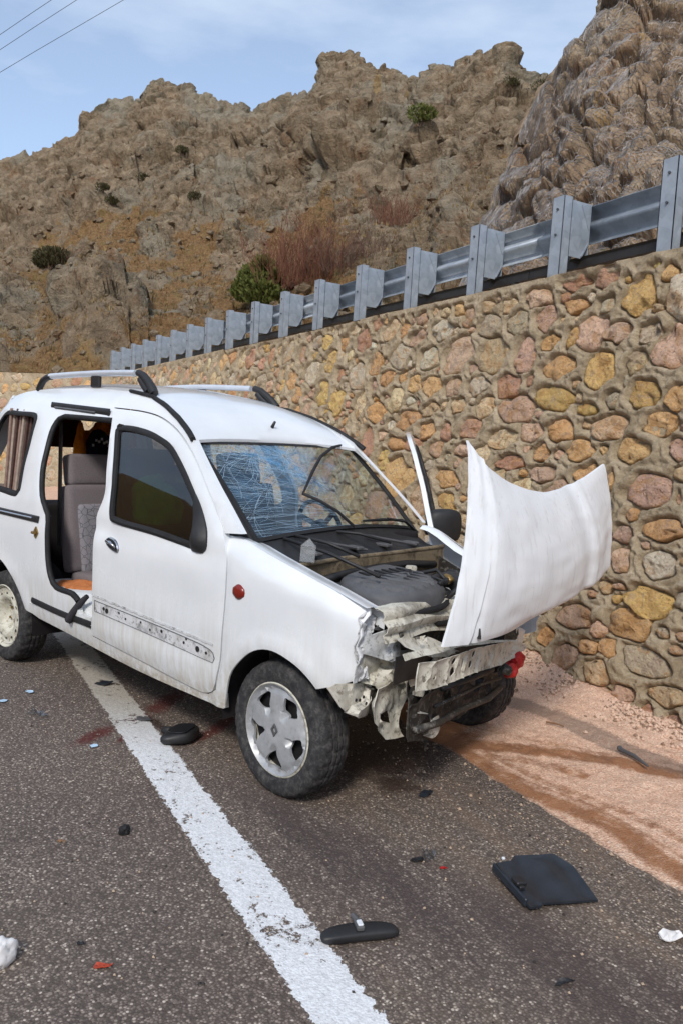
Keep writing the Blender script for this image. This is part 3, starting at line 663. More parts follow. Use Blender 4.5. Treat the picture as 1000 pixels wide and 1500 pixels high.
# ------------------------------------------------------------------ upper road and hills
o = strip('upper_road', -40, 18, 2.60, 12.0, 2.93, M_DIRT); up_fix(o)
def polar(name, az0, az1, naz, nr, prof, RF, RR, mat, disp, seed, z0tan, back=30.0, powr=0.8):
    az = np.linspace(az0, az1, naz); E = np.interp(az, [p[0] for p in prof], [p[1] for p in prof])
    rf = np.array([RF(a) for a in az]); rr = np.array([RR(a) for a in az]); t0 = np.array([z0tan(a) for a in az])
    u = np.linspace(0, 1, nr)
    nb = 14; ub = np.linspace(0.04, 1, nb)
    r_ = np.concatenate([rf[:, None]+(rr-rf)[:, None]*u[None], rr[:, None]+back*ub[None]+0*rr[:, None]], 1)
    te = t0[:, None]+(E-t0)[:, None]*(u[None]**powr)
    z = np.concatenate([r_[:, :nr]*te, (rr*E)[:, None]-back*0.75*ub[None]**1.3], 1)+CAM[2]
    ca, sa = np.cos(np.radians(az))[:, None], np.sin(np.radians(az))[:, None]
    P = np.stack([CAM[0]+r_*ca, CAM[1]+r_*sa, z], -1)
    du = np.gradient(P, axis=0); dv = np.gradient(P, axis=1); Nn = np.cross(dv, du); Nn /= np.linalg.norm(Nn, axis=-1, keepdims=True)+1e-9
    Nn[Nn[..., 2] < 0] *= -1
    ub_ = np.concatenate([u, np.ones(nb)])[None]+0*r_
    d, soil, ochre = disp(P.reshape(-1, 3), ub_.ravel(), np.repeat(az, nr+nb))
    Q = P.reshape(-1, 3)+Nn.reshape(-1, 3)*d[:, None]
    me = fast_mesh(name, Q, grid_faces(naz, nr+nb)[:, ::-1], mat)
    for nm, v in (('soil', soil), ('ochre', ochre)):
        at = me.attributes.new(nm, 'FLOAT', 'POINT'); at.data.foreach_set('value', np.asarray(v, np.float32))
    return me, Q.reshape(naz, nr+nb, 3), P, Nn
SKY = [(175, 0.20), (165, 0.25), (160, 0.27), (156.14, 0.2953), (153.7, 0.3162), (151.62, 0.342), (150.89, 0.3673), (149.08, 0.3846), (147.15, 0.3959), (146.82, 0.4116), (145.57, 0.4191), (144.42, 0.4151), (143.7, 0.406), (140.65, 0.401), (140.17, 0.3956), (138.56, 0.4155), (135.99, 0.4311), (135.29, 0.4657), (134.0, 0.4786), (132.06, 0.4713), (130.34, 0.4568), (129.18, 0.4408), (128.42, 0.4532), (127.29, 0.4673), (126.33, 0.4651), (124.52, 0.4819), (122.68, 0.4838), (120.98, 0.4642), (119.34, 0.4537), (117.6, 0.4638), (115.45, 0.4727), (105, 0.48), (90, 0.45)][::-1]
def gauss(a, u, a0, u0, sa, su): return np.exp(-((a-a0)/sa)**2-((u-u0)/su)**2)
def disp_hill(P, u, az):
    env = smst(u, 0, 0.08)
    wob = np.stack([perlin(P/4.0, 61), perlin(P/4.0, 62), perlin(P/4.0, 63)], -1)
    A, ea = facet_rock(P*np.array([1, 1, 1.5])/13.0+.16*wob, 3, .55); B, eb = facet_rock(P*np.array([1, 1, 1.25])/4.2+.28*wob, 4, .6)
    C_, ec = facet_rock(P*np.array([1, 1, 1.2])/1.5+.3*wob, 6, .7)
    big = fbm(P/26.0, 3, 21); mid = fbm(P/8.0, 4, 22, ridged=True); fine = fbm(P/1.2, 4, 25)
    rocky = smst(u+0.30*big+0.14*mid-0.10, 0.46, 0.74)
    for a0, u0, sa, su, k in ((149.0, 0.20, 3.2, 0.13, 1.0), (154.8, 0.33, 1.8, 0.12, 0.9), (156, 0.12, 1.2, 0.10, 0.8), (129.0, 0.42, 3.6, 0.25, 0.8), (124.5, 0.30, 2.2, 0.3, 0.9), (140.5, 0.52, 2.0, 0.12, 0.7), (146, 0.50, 1.5, 0.08, 0.6), (143, .30, 1.5, .08, .7), (138, .36, 1.2, .06, .7), (151.5, .48, 2.0, .08, .7)):
        rocky = np.maximum(rocky, k*gauss(az, u, a0, u0, sa, su)*1.25)
    rocky = np.clip(rocky, 0.20, 1)
    top = 1-0.72*smst(u, 0.80, 0.97)
    d = 2.2*big*top+rocky*(2.3*A*top+1.25*B*(.4+.6*top)+0.55*C_+0.5*mid*top)+(1-rocky)*(0.35*B+0.20*C_)+0.20*fine
    d = d-rocky*(0.55*np.exp(-(ea/0.05)**2)*top+0.40*np.exp(-(eb/0.06)**2)+0.20*np.exp(-(ec/0.08)**2))
    d = d+4.0*gauss(az, u, 149.0, 0.16, 3.0, 0.12)+2.2*gauss(az, u, 155.3, 0.33, 1.6, 0.1)+2.0*gauss(az, u, 125, 0.3, 1.6, 0.3)
    d = d*env
    soil = (1-rocky)*1.15-0.08-0.55*np.maximum(0, fbm(P/5.0, 4, 71))*2.0
    och = 1.1*gauss(az, u, 131.4, 0.90, 0.35, 0.08)+1.0*gauss(az, u, 129.8, 0.90, 0.25, 0.06)+0.55*gauss(az, u, 150, 0.05, 4, 0.03)+0.45*gauss(az, u, 146, 0.70, 3, 0.03)
    return d, soil, och
def RF(a): return min(46.0, (9.8+2.13)/max(0.05, math.sin(rad(161-min(a, 158)))))
def RR(a): return np.interp(a, [90, 105, 118, 126, 134, 146, 156, 175], [70, 78, 86, 96, 106, 120, 130, 140])
me, HQ, HP, HN = polar('hillside', 92, 172, 1000, 420, SKY, RF, RR, M_HILL, disp_hill, 1, lambda a: np.interp(a, [100, 130, 156, 175], [0.10, 0.075, 0.03, 0.02]), powr=0.98)
link('hillside', me, kind='structure')
CL = [(100, 0.80), (106, 0.76), (110, 0.68), (112, 0.64), (114, 0.60), (116.19, 0.5346), (118.1, 0.4759), (119.8, 0.433), (121.35, 0.3917), (122.6, 0.34), (123.6, 0.2887), (124.5, 0.22), (125.2, 0.12)]
def disp_cliff(P, u, az):
    env = smst(u, 0, 0.05)
    wob = np.stack([perlin(P/1.5, 61), perlin(P/1.5, 62), perlin(P/1.5, 63)], -1)
    A, ea = facet_rock(P/2.6+.22*wob, 51, .65); B, eb = facet_rock(P/1.05+.25*wob, 52, .75); C_, ec = facet_rock(P/0.36+.3*wob, 53, .8); A = A+.3*(.55-worley(P/2.6+.22*wob, 51)[0]); B = B+.3*(.55-worley(P/1.05+.25*wob, 52)[0])
    d = 0.6*fbm(P/5.0, 3, 55)+0.85*A+0.46*B+0.14*C_+0.06*fbm(P/0.2, 3, 57)
    d = d-0.34*np.exp(-(ea/0.05)**2)-0.18*np.exp(-(eb/0.07)**2)-0.06*np.exp(-(ec/0.09)**2)
    d = d*env*np.where(u > 0.9, 1-0.6*smst(u, 0.9, 1.0), 1)*(1-0.55*smst(az, 121.5, 124.5))
    soil = np.clip(0.28+0.5*fbm(P/3.0, 2, 58), 0, 0.6); och = 0.35*np.maximum(0, fbm(P/1.6, 2, 59))*2
    return d, soil, och
me, CQ, CP, CN = polar('rock_cliff', 98, 125.2, 620, 360, CL[::1], lambda a: (9.6+2.13)/math.sin(rad(161-a)), lambda a: (9.6+2.13)/math.sin(rad(161-a))+np.interp(a, [98, 110, 118, 122, 125.2], [17, 12, 7, 4, 2]), M_CLIFF, disp_cliff, 2, lambda a: 0.085, back=8.0, powr=0.72)
link('rock_cliff', me, kind='structure')
# ------------------------------------------------------------------ the van: paint and other materials
def van_paint():
    N = NT('white_car_paint', 0.28, spec=0.5); c = N.co(); z = N.sep(c)[2]
    n1 = N.noise(c, 3.0, 6, 0.62); n2 = N.noise(c, 28, 5, 0.7)
    st = N.n('ShaderNodeMapping'); N.set(st.inputs['Vector'], c); st.inputs['Scale'].default_value = (22, 22, 1.6)
    n3 = N.noise(st.outputs[0], 1.6, 6, 0.6)
    low = N.math('SUBTRACT', 1.0, N.sstep(z, 0.34, 0.92))
    grime = N.math('MULTIPLY', low, N.sstep(N.math('ADD', N.math('MULTIPLY', n1, 0.5), N.math('MULTIPLY', n3, 0.6)), 0.40, 0.72))
    vlow = N.math('MULTIPLY', N.math('SUBTRACT', 1.0, N.sstep(z, 0.27, 0.43)), N.sstep(n2, 0.30, 0.62))
    col = N.ramp(n1, [(0.3, srgb(224, 228, 231)), (0.7, srgb(235, 239, 242))])
    col = N.mix(N.math('MULTIPLY', N.sstep(n2, 0.62, 0.74), 0.10), col, srgb(205, 203, 198))
    col = N.mix(N.math('MULTIPLY', grime, 0.62), col, srgb(184, 177, 160))
    col = N.mix(N.math('MULTIPLY', vlow, 0.75), col, srgb(156, 142, 112))
    # scuffs: thin dark dashes where the paint is rubbed
    sp = N.noise(c, 90, 4, 0.75)
    sc_ = N.math('MULTIPLY', N.sstep(sp, 0.70, 0.76), N.sstep(n1, 0.46, 0.6))
    col = N.mix(N.math('MULTIPLY', sc_, 0.45), col, srgb(120, 116, 112))
    N.P('Base Color', col); N.P('Roughness', N.ramp(N.math('ADD', grime, N.math('MULTIPLY', n2, 0.3)), [(0.1, (0.20,)*3), (0.9, (0.6,)*3)]))
    N.P('Coat Weight', 0.7); N.P('Coat Roughness', 0.06)
    N.bump(N.noise(c, 2.6, 4), 0.12, 0.02)
    return N.m
M_PAINTW = van_paint()
def bare_cream(name, a, b_, d):
    N = NT(name, 0.6, spec=0.4); c = N.co(); n1 = N.noise(c, 9, 6, 0.68, 0.4); n2 = N.noise(c, 38, 5, 0.72)
    col = N.ramp(n1, [(0.28, b_), (0.52, a), (0.75, a)])
    col = N.mix(N.math('MULTIPLY', N.sstep(n2, 0.52, 0.66), 0.72), col, d); n4 = N.noise(c, 5, 5, .7); col = N.mix(N.math('MULTIPLY', N.sstep(n4, .54, .68), .55), col, d)
    N.P('Base Color', col); N.bump(N.noise(c, 16, 5, 0.65), 0.45, 0.012); return N.m
M_CREAM = bare_cream('cream_primer', srgb(208, 204, 190), srgb(156, 148, 130), srgb(84, 74, 60))
M_DIRTYW = bare_cream('dirty_white_panel', srgb(208, 204, 192), srgb(150, 140, 122), srgb(84, 72, 58))
M_BAY = bare_cream('dirty_bay_paint', srgb(128, 114, 92), srgb(84, 72, 56), srgb(46, 39, 33))
M_TORN = bare_cream('torn_paint', srgb(216, 218, 220), srgb(176, 174, 168), srgb(86, 84, 82))
M_GREASE = bare_cream('oily_metal', srgb(52, 49, 46), srgb(30, 28, 27), srgb(128, 124, 116))
M_FOIL = bare_cream('crumpled_metal', srgb(206, 208, 208), srgb(160, 160, 158), srgb(112, 110, 106))
M_BLACK = plain('black_plastic', srgb(34, 34, 36), 0.55, 0, 0.25, 14, 0.2)
M_RUBBER = plain('black_rubber', srgb(26, 26, 28), 0.75, 0, 0.2, 20, 0.2)
M_GREYP = plain('grey_plastic', srgb(84, 84, 86), 0.6, 0, 0.2, 12, 0.2)
M_DARK = plain('dark_interior', srgb(40, 37, 38), 0.9, 0, 0.3, 6, 0.2, 0.2)
M_TRIM = plain('grey_trim', srgb(150, 150, 150), 0.7, 0, 0.1, 6, 0.1)
M_CHROME = plain('chrome', srgb(190, 192, 196), 0.22, 0.95, 0.05, 10, 0.05)
M_RED = plain('red_plastic', srgb(176, 30, 30), 0.5, 0, 0.35, 30, 0.4)
M_AMBER = plain('dark_red_lens', srgb(122, 34, 24), 0.25, 0, 0.1, 20, 0.0)
M_BRASS = plain('brass', srgb(150, 122, 72), 0.45, 0.7)
M_RAILAL = plain('rail_aluminium', srgb(206, 212, 220), 0.35, 0.25, 0.06, 8, 0.03)
N = NT('tyre_rubber', 0.8, spec=0.35); c = N.co(); a = N.noise(c, 9, 6, 0.65); b = N.noise(c, 50, 4, 0.7)
N.P('Base Color', N.mix(N.math('MULTIPLY', N.sstep(N.noise(c, 30, 8, 0.8), 0.42, 0.70), 0.55), N.ramp(b, [(0.3, srgb(36, 36, 38)), (0.7, srgb(54, 54, 56))]), N.ramp(b, [(0.3, srgb(92, 90, 87)), (0.7, srgb(124, 121, 116))]))); N.bump(b, 0.3, 0.004)
M_TYRE = N.m
N = NT('hubcap_plastic', 0.42, 0.25, 0.5); c = N.co(); a = N.noise(c, 7, 6, 0.65); b = N.noise(c, 45, 4, 0.7)
N.P('Base Color', N.mix(N.math('MULTIPLY', N.sstep(b, 0.5, 0.7), 0.4), N.ramp(a, [(0.3, srgb(150, 152, 154)), (0.7, srgb(186, 189, 192))]), srgb(138, 130, 118))); N.bump(b, 0.1, 0.003)
M_HUB = N.m
M_STEELW = bare_cream('painted_steel_wheel', srgb(206, 204, 190), srgb(168, 162, 140), srgb(120, 108, 82))
# fabrics
def fabric(name, c1, c2, sc, pat=None):
    N = NT(name, 0.95, spec=0.15); c = N.co(); w = N.noise(c, sc, 4, 0.7); b = N.noise(c, 7, 4)
    col = N.ramp(w, [(0.3, c1), (0.7, c2)])
    if pat:
        v = N.voro(c, 26, feature='DISTANCE_TO_EDGE'); col = N.mix(N.math('MULTIPLY', N.math('SUBTRACT', 1.0, N.sstep(v, 0.02, 0.05)), 0.7), col, pat)
    N.P('Base Color', col); N.bump(N.math('ADD', w, b), 0.35, 0.01); return N.m
M_SEAT = fabric('grey_seat_cloth', srgb(112, 105, 107), srgb(136, 128, 130), 160)
M_SEATP = fabric('patterned_seat_cloth', srgb(128, 126, 132), srgb(152, 150, 156), 160, srgb(64, 66, 78))
M_SEATD = fabric('dark_seat_cloth', srgb(50, 48, 52), srgb(66, 64, 68), 160)
M_ORANGE = fabric('orange_cloth', srgb(206, 112, 22), srgb(232, 144, 40), 40)
M_NAVY = fabric('navy_cloth', srgb(24, 30, 46), srgb(36, 42, 60), 60)
M_GREEN = fabric('green_cloth', srgb(84, 150, 36), srgb(112, 182, 52), 30)
M_TAN = fabric('tan_cloth', srgb(176, 106, 62), srgb(202, 132, 86), 30)
M_MAROON = fabric('maroon_cloth', srgb(58, 28, 28), srgb(78, 38, 36), 30)
# glass
def glass(name, tint, fac=0.08, rough=0.02, ior=1.5, frost_sheen=None):
    m = bpy.data.materials.new(name); m.use_nodes = True; t = m.node_tree; t.nodes.clear()
    o = t.nodes.new('ShaderNodeOutputMaterial'); tr = t.nodes.new('ShaderNodeBsdfTransparent'); gl = t.nodes.new('ShaderNodeBsdfGlossy')
    tr.inputs[0].default_value = tint; gl.inputs['Roughness'].default_value = rough; gl.inputs[0].default_value = (1, 1, 1, 1)
    lw = t.nodes.new('ShaderNodeLayerWeight'); lw.inputs[0].default_value = 0.5; f0 = ((ior-1)/(ior+1))**2
    pw = t.nodes.new('ShaderNodeMath'); pw.operation = 'POWER'; t.links.new(lw.outputs['Facing'], pw.inputs[0]); pw.inputs[1].default_value = 4.2
    fr = t.nodes.new('ShaderNodeMath'); fr.operation = 'MULTIPLY_ADD'; t.links.new(pw.outputs[0], fr.inputs[0]); fr.inputs[1].default_value = 1-f0; fr.inputs[2].default_value = f0
    mx_ = t.nodes.new('ShaderNodeMixShader'); t.links.new(fr.outputs[0], mx_.inputs[0]); t.links.new(tr.outputs[0], mx_.inputs[1]); t.links.new(gl.outputs[0], mx_.inputs[2])
    out = mx_.outputs[0]
    if frost_sheen:
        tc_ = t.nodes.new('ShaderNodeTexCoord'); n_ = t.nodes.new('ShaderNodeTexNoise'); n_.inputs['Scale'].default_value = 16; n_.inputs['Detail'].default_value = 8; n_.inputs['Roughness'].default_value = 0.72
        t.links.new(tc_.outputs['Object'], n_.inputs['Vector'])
        at = t.nodes.new('ShaderNodeAttribute'); at.attribute_name = 'frost_sheen'
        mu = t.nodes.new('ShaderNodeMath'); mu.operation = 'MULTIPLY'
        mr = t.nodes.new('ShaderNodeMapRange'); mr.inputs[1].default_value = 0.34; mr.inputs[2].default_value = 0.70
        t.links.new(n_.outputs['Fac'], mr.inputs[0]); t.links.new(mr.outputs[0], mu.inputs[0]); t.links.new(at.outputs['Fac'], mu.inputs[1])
        df = t.nodes.new('ShaderNodeBsdfDiffuse'); df.inputs[0].default_value = frost_sheen
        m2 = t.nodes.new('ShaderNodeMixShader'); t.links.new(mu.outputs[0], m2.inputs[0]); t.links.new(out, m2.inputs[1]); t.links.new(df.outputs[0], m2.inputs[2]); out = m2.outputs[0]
    t.links.new(out, o.inputs[0]); return m
M_TINT = glass('tinted_door_glass', (0.42, 0.43, 0.44, 1), ior=1.62)
M_CLEAR = glass('clear_glass', (0.78, 0.82, 0.80, 1))
M_SCREEN = glass('windscreen_glass', (0.62, 0.74, 0.80, 1), rough=0.03, ior=1.5, frost_sheen=srgb(96, 150, 192))  # blue tone: crushed-glass whitening with a painted-in sky reflection
N = NT('crack_white', 0.5); N.P('Base Color', srgb(166, 194, 214)); M_CRACK = N.m

# ------------------------------------------------------------------ body shape: half width as a function of length x and height z
_zz = np.linspace(0, 2, 401)
_hw = np.interp(_zz, [0.1, .18, .30, .45, .65, .9, 1.05, 1.3, 1.5, 1.62, 1.70, 1.78, 1.86], [.72, .76, .785, .81, .828, .828, .815, .757, .695, .645, .60, .52, .36])
_kk = np.exp(-np.linspace(-2, 2, 17)**2); _hw = np.convolve(np.pad(_hw, 8, mode='edge'), _kk/_kk.sum(), mode='valid')
def hw(x, z):
    x = np.asarray(x, float); z = np.asarray(z, float)
    w = np.interp(z, _zz, _hw)
    w = w-np.where(x > 0, 0.10*(np.maximum(x, 0)/0.75)**2, 0)-np.where(x < -2.7, 0.06*((-2.7-np.minimum(x, -2.7))/.5)**2, 0)
    for ax in (0.0, -2.6):              # rolled lips round the wheel arches
        r_ = np.hypot(x-ax, z-0.275); w = w+0.014*np.exp(-((r_-0.385)/0.035)**2)
    w = w-0.006*np.exp(-((z-1.0)/0.03)**2)
    return w
def yR(x, z): return -hw(x, z)
def yL(x, z): return hw(x, z)-0.065*np.asarray(z, float)      # the shell leans a little towards the near side

def spl(pts, sharp=(), step=0.03, closed=True):
    """smooth outline through pts, with corners kept at the indices in sharp"""
    n_ = len(pts); out = []
    P = [np.array(p, float) for p in pts]
    for i in range(n_ if closed else n_-1):
        p1, p2 = P[i], P[(i+1) % n_]
        p0 = P[(i-1) % n_] if (closed or i > 0) else p1; p3 = P[(i+2) % n_] if (closed or i+2 < n_) else p2
        if i in sharp: p0 = p1
        if (i+1) % n_ in sharp: p3 = p2
        m = max(1, int(round(np.linalg.norm(p2-p1)/step)))
        for k in range(m):
            t = k/m; a = p1
            out.append(tuple(0.5*((2*p1)+(-p0+p2)*t+(2*p0-5*p1+4*p2-p3)*t*t+(-p0+3*p1-3*p2+p3)*t**3)))
    if not closed: out.append(tuple(P[-1]))
    return out
def inside(poly, X, Y):
    r_ = np.zeros(X.shape, bool); n_ = len(poly)
    for i in range(n_):
        x1, y1 = poly[i]; x2, y2 = poly[(i+1) % n_]
        if y1 == y2: continue
        c_ = ((y1 > Y) != (y2 > Y)) & (X < (x2-x1)*(Y-y1)/(y2-y1)+x1); r_ ^= c_
    return r_
def bdist(poly, X, Y):
    d = np.full(X.shape, 9.0); n_ = len(poly)
    for i in range(n_):
        x1, y1 = poly[i]; x2, y2 = poly[(i+1) % n_]; vx, vy = x2-x1, y2-y1; L = vx*vx+vy*vy+1e-12
        t = np.clip(((X-x1)*vx+(Y-y1)*vy)/L, 0, 1); d = np.minimum(d, np.hypot(X-x1-t*vx, Y-y1-t*vy))
    return d
def offset(poly, d):
    """move an outline inward by d"""
    P = np.array(poly); n_ = len(P); a = 0.5*np.sum(P[:, 0]*np.roll(P[:, 1], -1)-np.roll(P[:, 0], -1)*P[:, 1]); sg = 1 if a > 0 else -1
    T = np.roll(P, -1, 0)-np.roll(P, 1, 0); T /= np.linalg.norm(T, axis=1, keepdims=True)+1e-9
    return [tuple(q) for q in P+sg*d*np.stack([-T[:, 1], T[:, 0]], -1)]
def cdt(outer, holes=(), step=0.05):
    X = [p[0] for p in outer]; Z = [p[1] for p in outer]
    gx, gz = np.meshgrid(np.arange(min(X), max(X), step), np.arange(min(Z), max(Z), step*0.9), indexing='ij')
    gx[:, 1::2] += step/2; gx, gz = gx.ravel(), gz.ravel()
    ok = inside(outer, gx, gz) & (bdist(outer, gx, gz) > step*0.45)
    for h_ in holes: ok &= ~inside(h_, gx, gz) & (bdist(h_, gx, gz) > step*0.45)
    vs = [Vector(p) for p in outer]; ed = [(i, (i+1) % len(outer)) for i in range(len(outer))]
    for h_ in holes:
        k = len(vs); vs += [Vector(p) for p in h_]; ed += [(k+i, k+(i+1) % len(h_)) for i in range(len(h_))]
    vs += [Vector((a, b)) for a, b in zip(gx[ok], gz[ok])]
    r_ = geometry.delaunay_2d_cdt(vs, ed, [], 0, 1e-5)
    P = np.array([tuple(v) for v in r_[0]]); T = np.array([f for f in r_[2] if len(f) == 3])
    c_ = P[T].mean(1); ok = inside(outer, c_[:, 0], c_[:, 1])
    for h_ in holes: ok &= ~inside(h_, c_[:, 0], c_[:, 1])
    T = T[ok]
    A = P[T]; ar = (A[:, 1, 0]-A[:, 0, 0])*(A[:, 2, 1]-A[:, 0, 1])-(A[:, 1, 1]-A[:, 0, 1])*(A[:, 2, 0]-A[:, 0, 0])
    T[ar < 0] = T[ar < 0][:, ::-1]
    used = np.unique(T); mp_ = np.full(len(P), -1); mp_[used] = np.arange(len(used))
    return P[used], mp_[T]
def shell(P3, T, inward):
    """give a sheet thickness: inward is the offset vector per vertex"""
    n_ = len(P3); V = np.concatenate([P3, P3+inward]); Fc = [tuple(t) for t in T]+[tuple(t[::-1]+n_) for t in T]
    cnt = {}
    for t in T:
        for a, b in ((t[0], t[1]), (t[1], t[2]), (t[2], t[0])): cnt[(a, b)] = 1
    for a, b in list(cnt):
        if (b, a) not in cnt: Fc.append((b, a, a+n_, b+n_))
    return V, Fc
def finish(name, V, Fc, mat, parent, angle=35, xf=None, **kw):
    if xf is not None: V = [xf(v) for v in V]
    me = mesh_from(name, V, Fc, mat); bm = bmesh.new(); bm.from_mesh(me); bmesh.ops.recalc_face_normals(bm, faces=bm.faces); bm.to_mesh(me); bm.free()
    me.set_sharp_from_angle(angle=rad(angle)); return link(name, me, parent, **kw)
def panel(name, outer, holes, side, mat, parent, off=0.0, thick=0.012, step=0.05, fn=None, top=None, xf=None, **kw):
    P, T = cdt(outer, holes, step); ys = yR if side < 0 else yL
    y = ys(P[:, 0], P[:, 1])+side*off
    if top is not None: y = y-side*top(P[:, 0], P[:, 1])
    if fn is not None: y = y+side*fn(P[:, 0], P[:, 1])
    # roll the cut edges in a little so that panel gaps catch the light
    d = bdist(outer, P[:, 0], P[:, 1])
    for h_ in holes: d = np.minimum(d, bdist(h_, P[:, 0], P[:, 1]))
    y = y-side*0.004*(d < 1e-4)
    P3 = np.stack([P[:, 0], y, P[:, 1]], -1); V, Fc = shell(P3, T, np.array([0, -side*thick, 0]))
    return finish(name, V, Fc, mat, parent, xf=xf, **kw)
def ring(name, outline, w, side, mat, parent, off=0.003, thick=0.01, xf=None, **kw):
    """a flat band lying just inside an outline on the body side"""
    ys = yR if side < 0 else yL; A = np.array(outline); B = np.array(offset(outline, w)); n_ = len(A)
    def p3(Q, o): return np.stack([Q[:, 0], ys(Q[:, 0], Q[:, 1])+side*o, Q[:, 1]], -1)
    M = (A+B)/2
    V = np.concatenate([p3(A, off-0.003), p3(M, off+0.004), p3(B, off-0.003), p3(B, off-thick), p3(A, off-thick)]); Fc = []
    for k in range(5):
        for i in range(n_):
            j = (i+1) % n_; k2 = (k+1) % 5; Fc.append((k*n_+i, k*n_+j, k2*n_+j, k2*n_+i))
    return finish(name, V, Fc, mat, parent, 50, xf, **kw)

van = empty('van', 'white crashed passenger van with torn-off front end and upturned bonnet', 'van')
# outlines in (x, z)
DOOR = [(-1.481,.401),(-.990,.368),(-.593,.334),(-.467,.337),(-.398,.384),(-.363,.495),(-.339,.723),(-.337,.941),(-.391,1.097),(-.486,1.195),(-.630,1.328),(-.779,1.448),(-.930,1.538),(-1.119,1.608),(-1.323,1.642),(-1.641,1.661),(-1.574,1.555),(-1.493,1.358),(-1.435,1.191),(-1.466,1.057),(-1.461,.901),(-1.456,.639)]
DWIN = [(-1.512,1.537),(-1.484,1.565),(-1.356,1.565),(-1.201,1.547),(-1.077,1.519),(-.96,1.481),(-.851,1.413),(-.72,1.314),(-.60,1.205),(-.525,1.115),(-.495,1.04),(-.52,.992),(-.603,1.0),(-.908,1.028),(-1.253,1.047),(-1.336,1.086),(-1.389,1.264),(-1.462,1.436)]
door_o = spl(DOOR, {0, 15}, 0.03); dwin_o = spl(DWIN, {0}, 0.025)
ARCH_R = [(-2.26,.405),(-2.30,.469),(-2.38,.564),(-2.48,.645),(-2.60,.68),(-2.72,.66),(-2.83,.59),(-2.92,.48),(-2.96,.38)]
DITCH = [(-3.05,1.735),(-2.9,1.765),(-2.6,1.785),(-2.2,1.79),(-1.9,1.782),(-1.61,1.765),(-1.34,1.733),(-1.154,1.684),(-.98,1.616),(-.85,1.55),(-.79,1.51)]
OPEN = [(-1.606,1.597),(-2.17,1.613),(-2.213,1.60),(-2.245,1.535),(-2.228,1.387),(-2.197,1.242),(-2.133,1.118),(-2.056,1.052),(-2.013,.971),(-1.988,.763),(-1.949,.655),(-1.874,.594),(-1.679,.587)]
def path(*chunks, step=0.035):
    """outline from runs of points; the first and last point of every run stay sharp"""
    pts = []; sh = set()
    for c_ in chunks:
        sh.add(len(pts)); pts += [tuple(q) for q in c_]; sh.add(len(pts)-1)
    return spl(pts, sh, step)
dn = offset(DOOR, -0.007)
TAIL = [(-3.22,.40),(-3.25,.7),(-3.24,1.0),(-3.20,1.35),(-3.12,1.62)]
SILL = [(-.352,.29),(-.55,.288),(-1.04,.297),(-1.49,.327),(-1.77,.350),(-2.11,.372)]
APIL = [(-.648,1.399),(-.424,1.23),(-.27,1.11)]
QUART = spl([(-3.04,1.50),(-3.03,1.56),(-2.96,1.628),(-2.74,1.627),(-2.545,1.622),(-2.485,1.60),(-2.461,1.55),(-2.434,1.42),(-2.414,1.248),(-2.397,1.13),(-2.425,1.095),(-2.48,1.088),(-2.66,1.10),(-2.98,1.115),(-3.07,1.14),(-3.08,1.2)], (), 0.03)
right_o = path(SILL, ARCH_R, TAIL, DITCH, APIL, [(-.385,1.10)], dn[8:16], OPEN, [(-1.634,.575),(-1.615,.50),(-1.49,.497)], [(-1.489,.392)]+dn[1:4], [(-.395,.37)], [(-.345,.36)])
panel('body_side', right_o, [QUART], -1, M_PAINTW, van, thick=0.03)
left_o = path(SILL, ARCH_R, TAIL, DITCH[:-1]+[(-.82,1.515)], [(-.70,1.405),(-.53,1.24),(-.425,1.14)], [(-.385,1.10)], dn[8:16], dn[16:22]+[(-1.489,.392)], dn[1:4], [(-.395,.37)], [(-.345,.36)])
LWIN = spl([(-2.26,1.10),(-2.30,1.25),(-2.32,1.5),(-2.28,1.57),(-1.80,1.575),(-1.73,1.52),(-1.60,1.25),(-1.59,1.12),(-1.64,1.09)], (), 0.04)
LQ = [(x, 1.62-(1.62-z)*.78) for x, z in QUART]
panel('body_side', left_o, [LQ, LWIN], 1, M_PAINTW, van, thick=0.03)
for s_ in (-1, 1):
    ring('window_seal', QUART if s_ < 0 else LQ, 0.03, s_, M_RUBBER, van, off=0.003, thick=0.03)
# front wings
WING = [(-.345,.295),(-.318,.398),(-.272,.494),(-.176,.586),(-.085,.634),(.002,.648),(.084,.634),(.161,.605),(.219,.567),(.248,.542),(.33,.572),(.405,.606),(.400,.66),(.418,.70),(.404,.74),(.424,.79),(.416,.83),(.436,.87),(.425,.905),(.255,.955),(.085,.995),(-.162,1.055),(-.27,1.082),(-.387,1.088),(-.330,.941),(-.332,.723),(-.356,.495),(-.388,.384),(-.40,.30)]
wing_o = spl(WING, {0, 9, 11, 12, 13, 14, 15, 16, 17, 18, 23, 28}, 0.03)
def wing_top(x, z):
    zt = np.interp(x, [-.39, -.27, -.162, .085, .275, .48], [1.088, 1.082, 1.055, .995, .952, .89]); return 0.035*smst(z, zt-0.09, zt)**1.5
def wing_dent(x, z):
    k = smst(x, 0.29, 0.42); P = np.stack([x*9, z*9, 0*x], -1)
    return k*(-0.035+0.022*fbm(P, 3, 91))-0.010*np.exp(-((x-.22)**2+(z-.80)**2)/0.012)
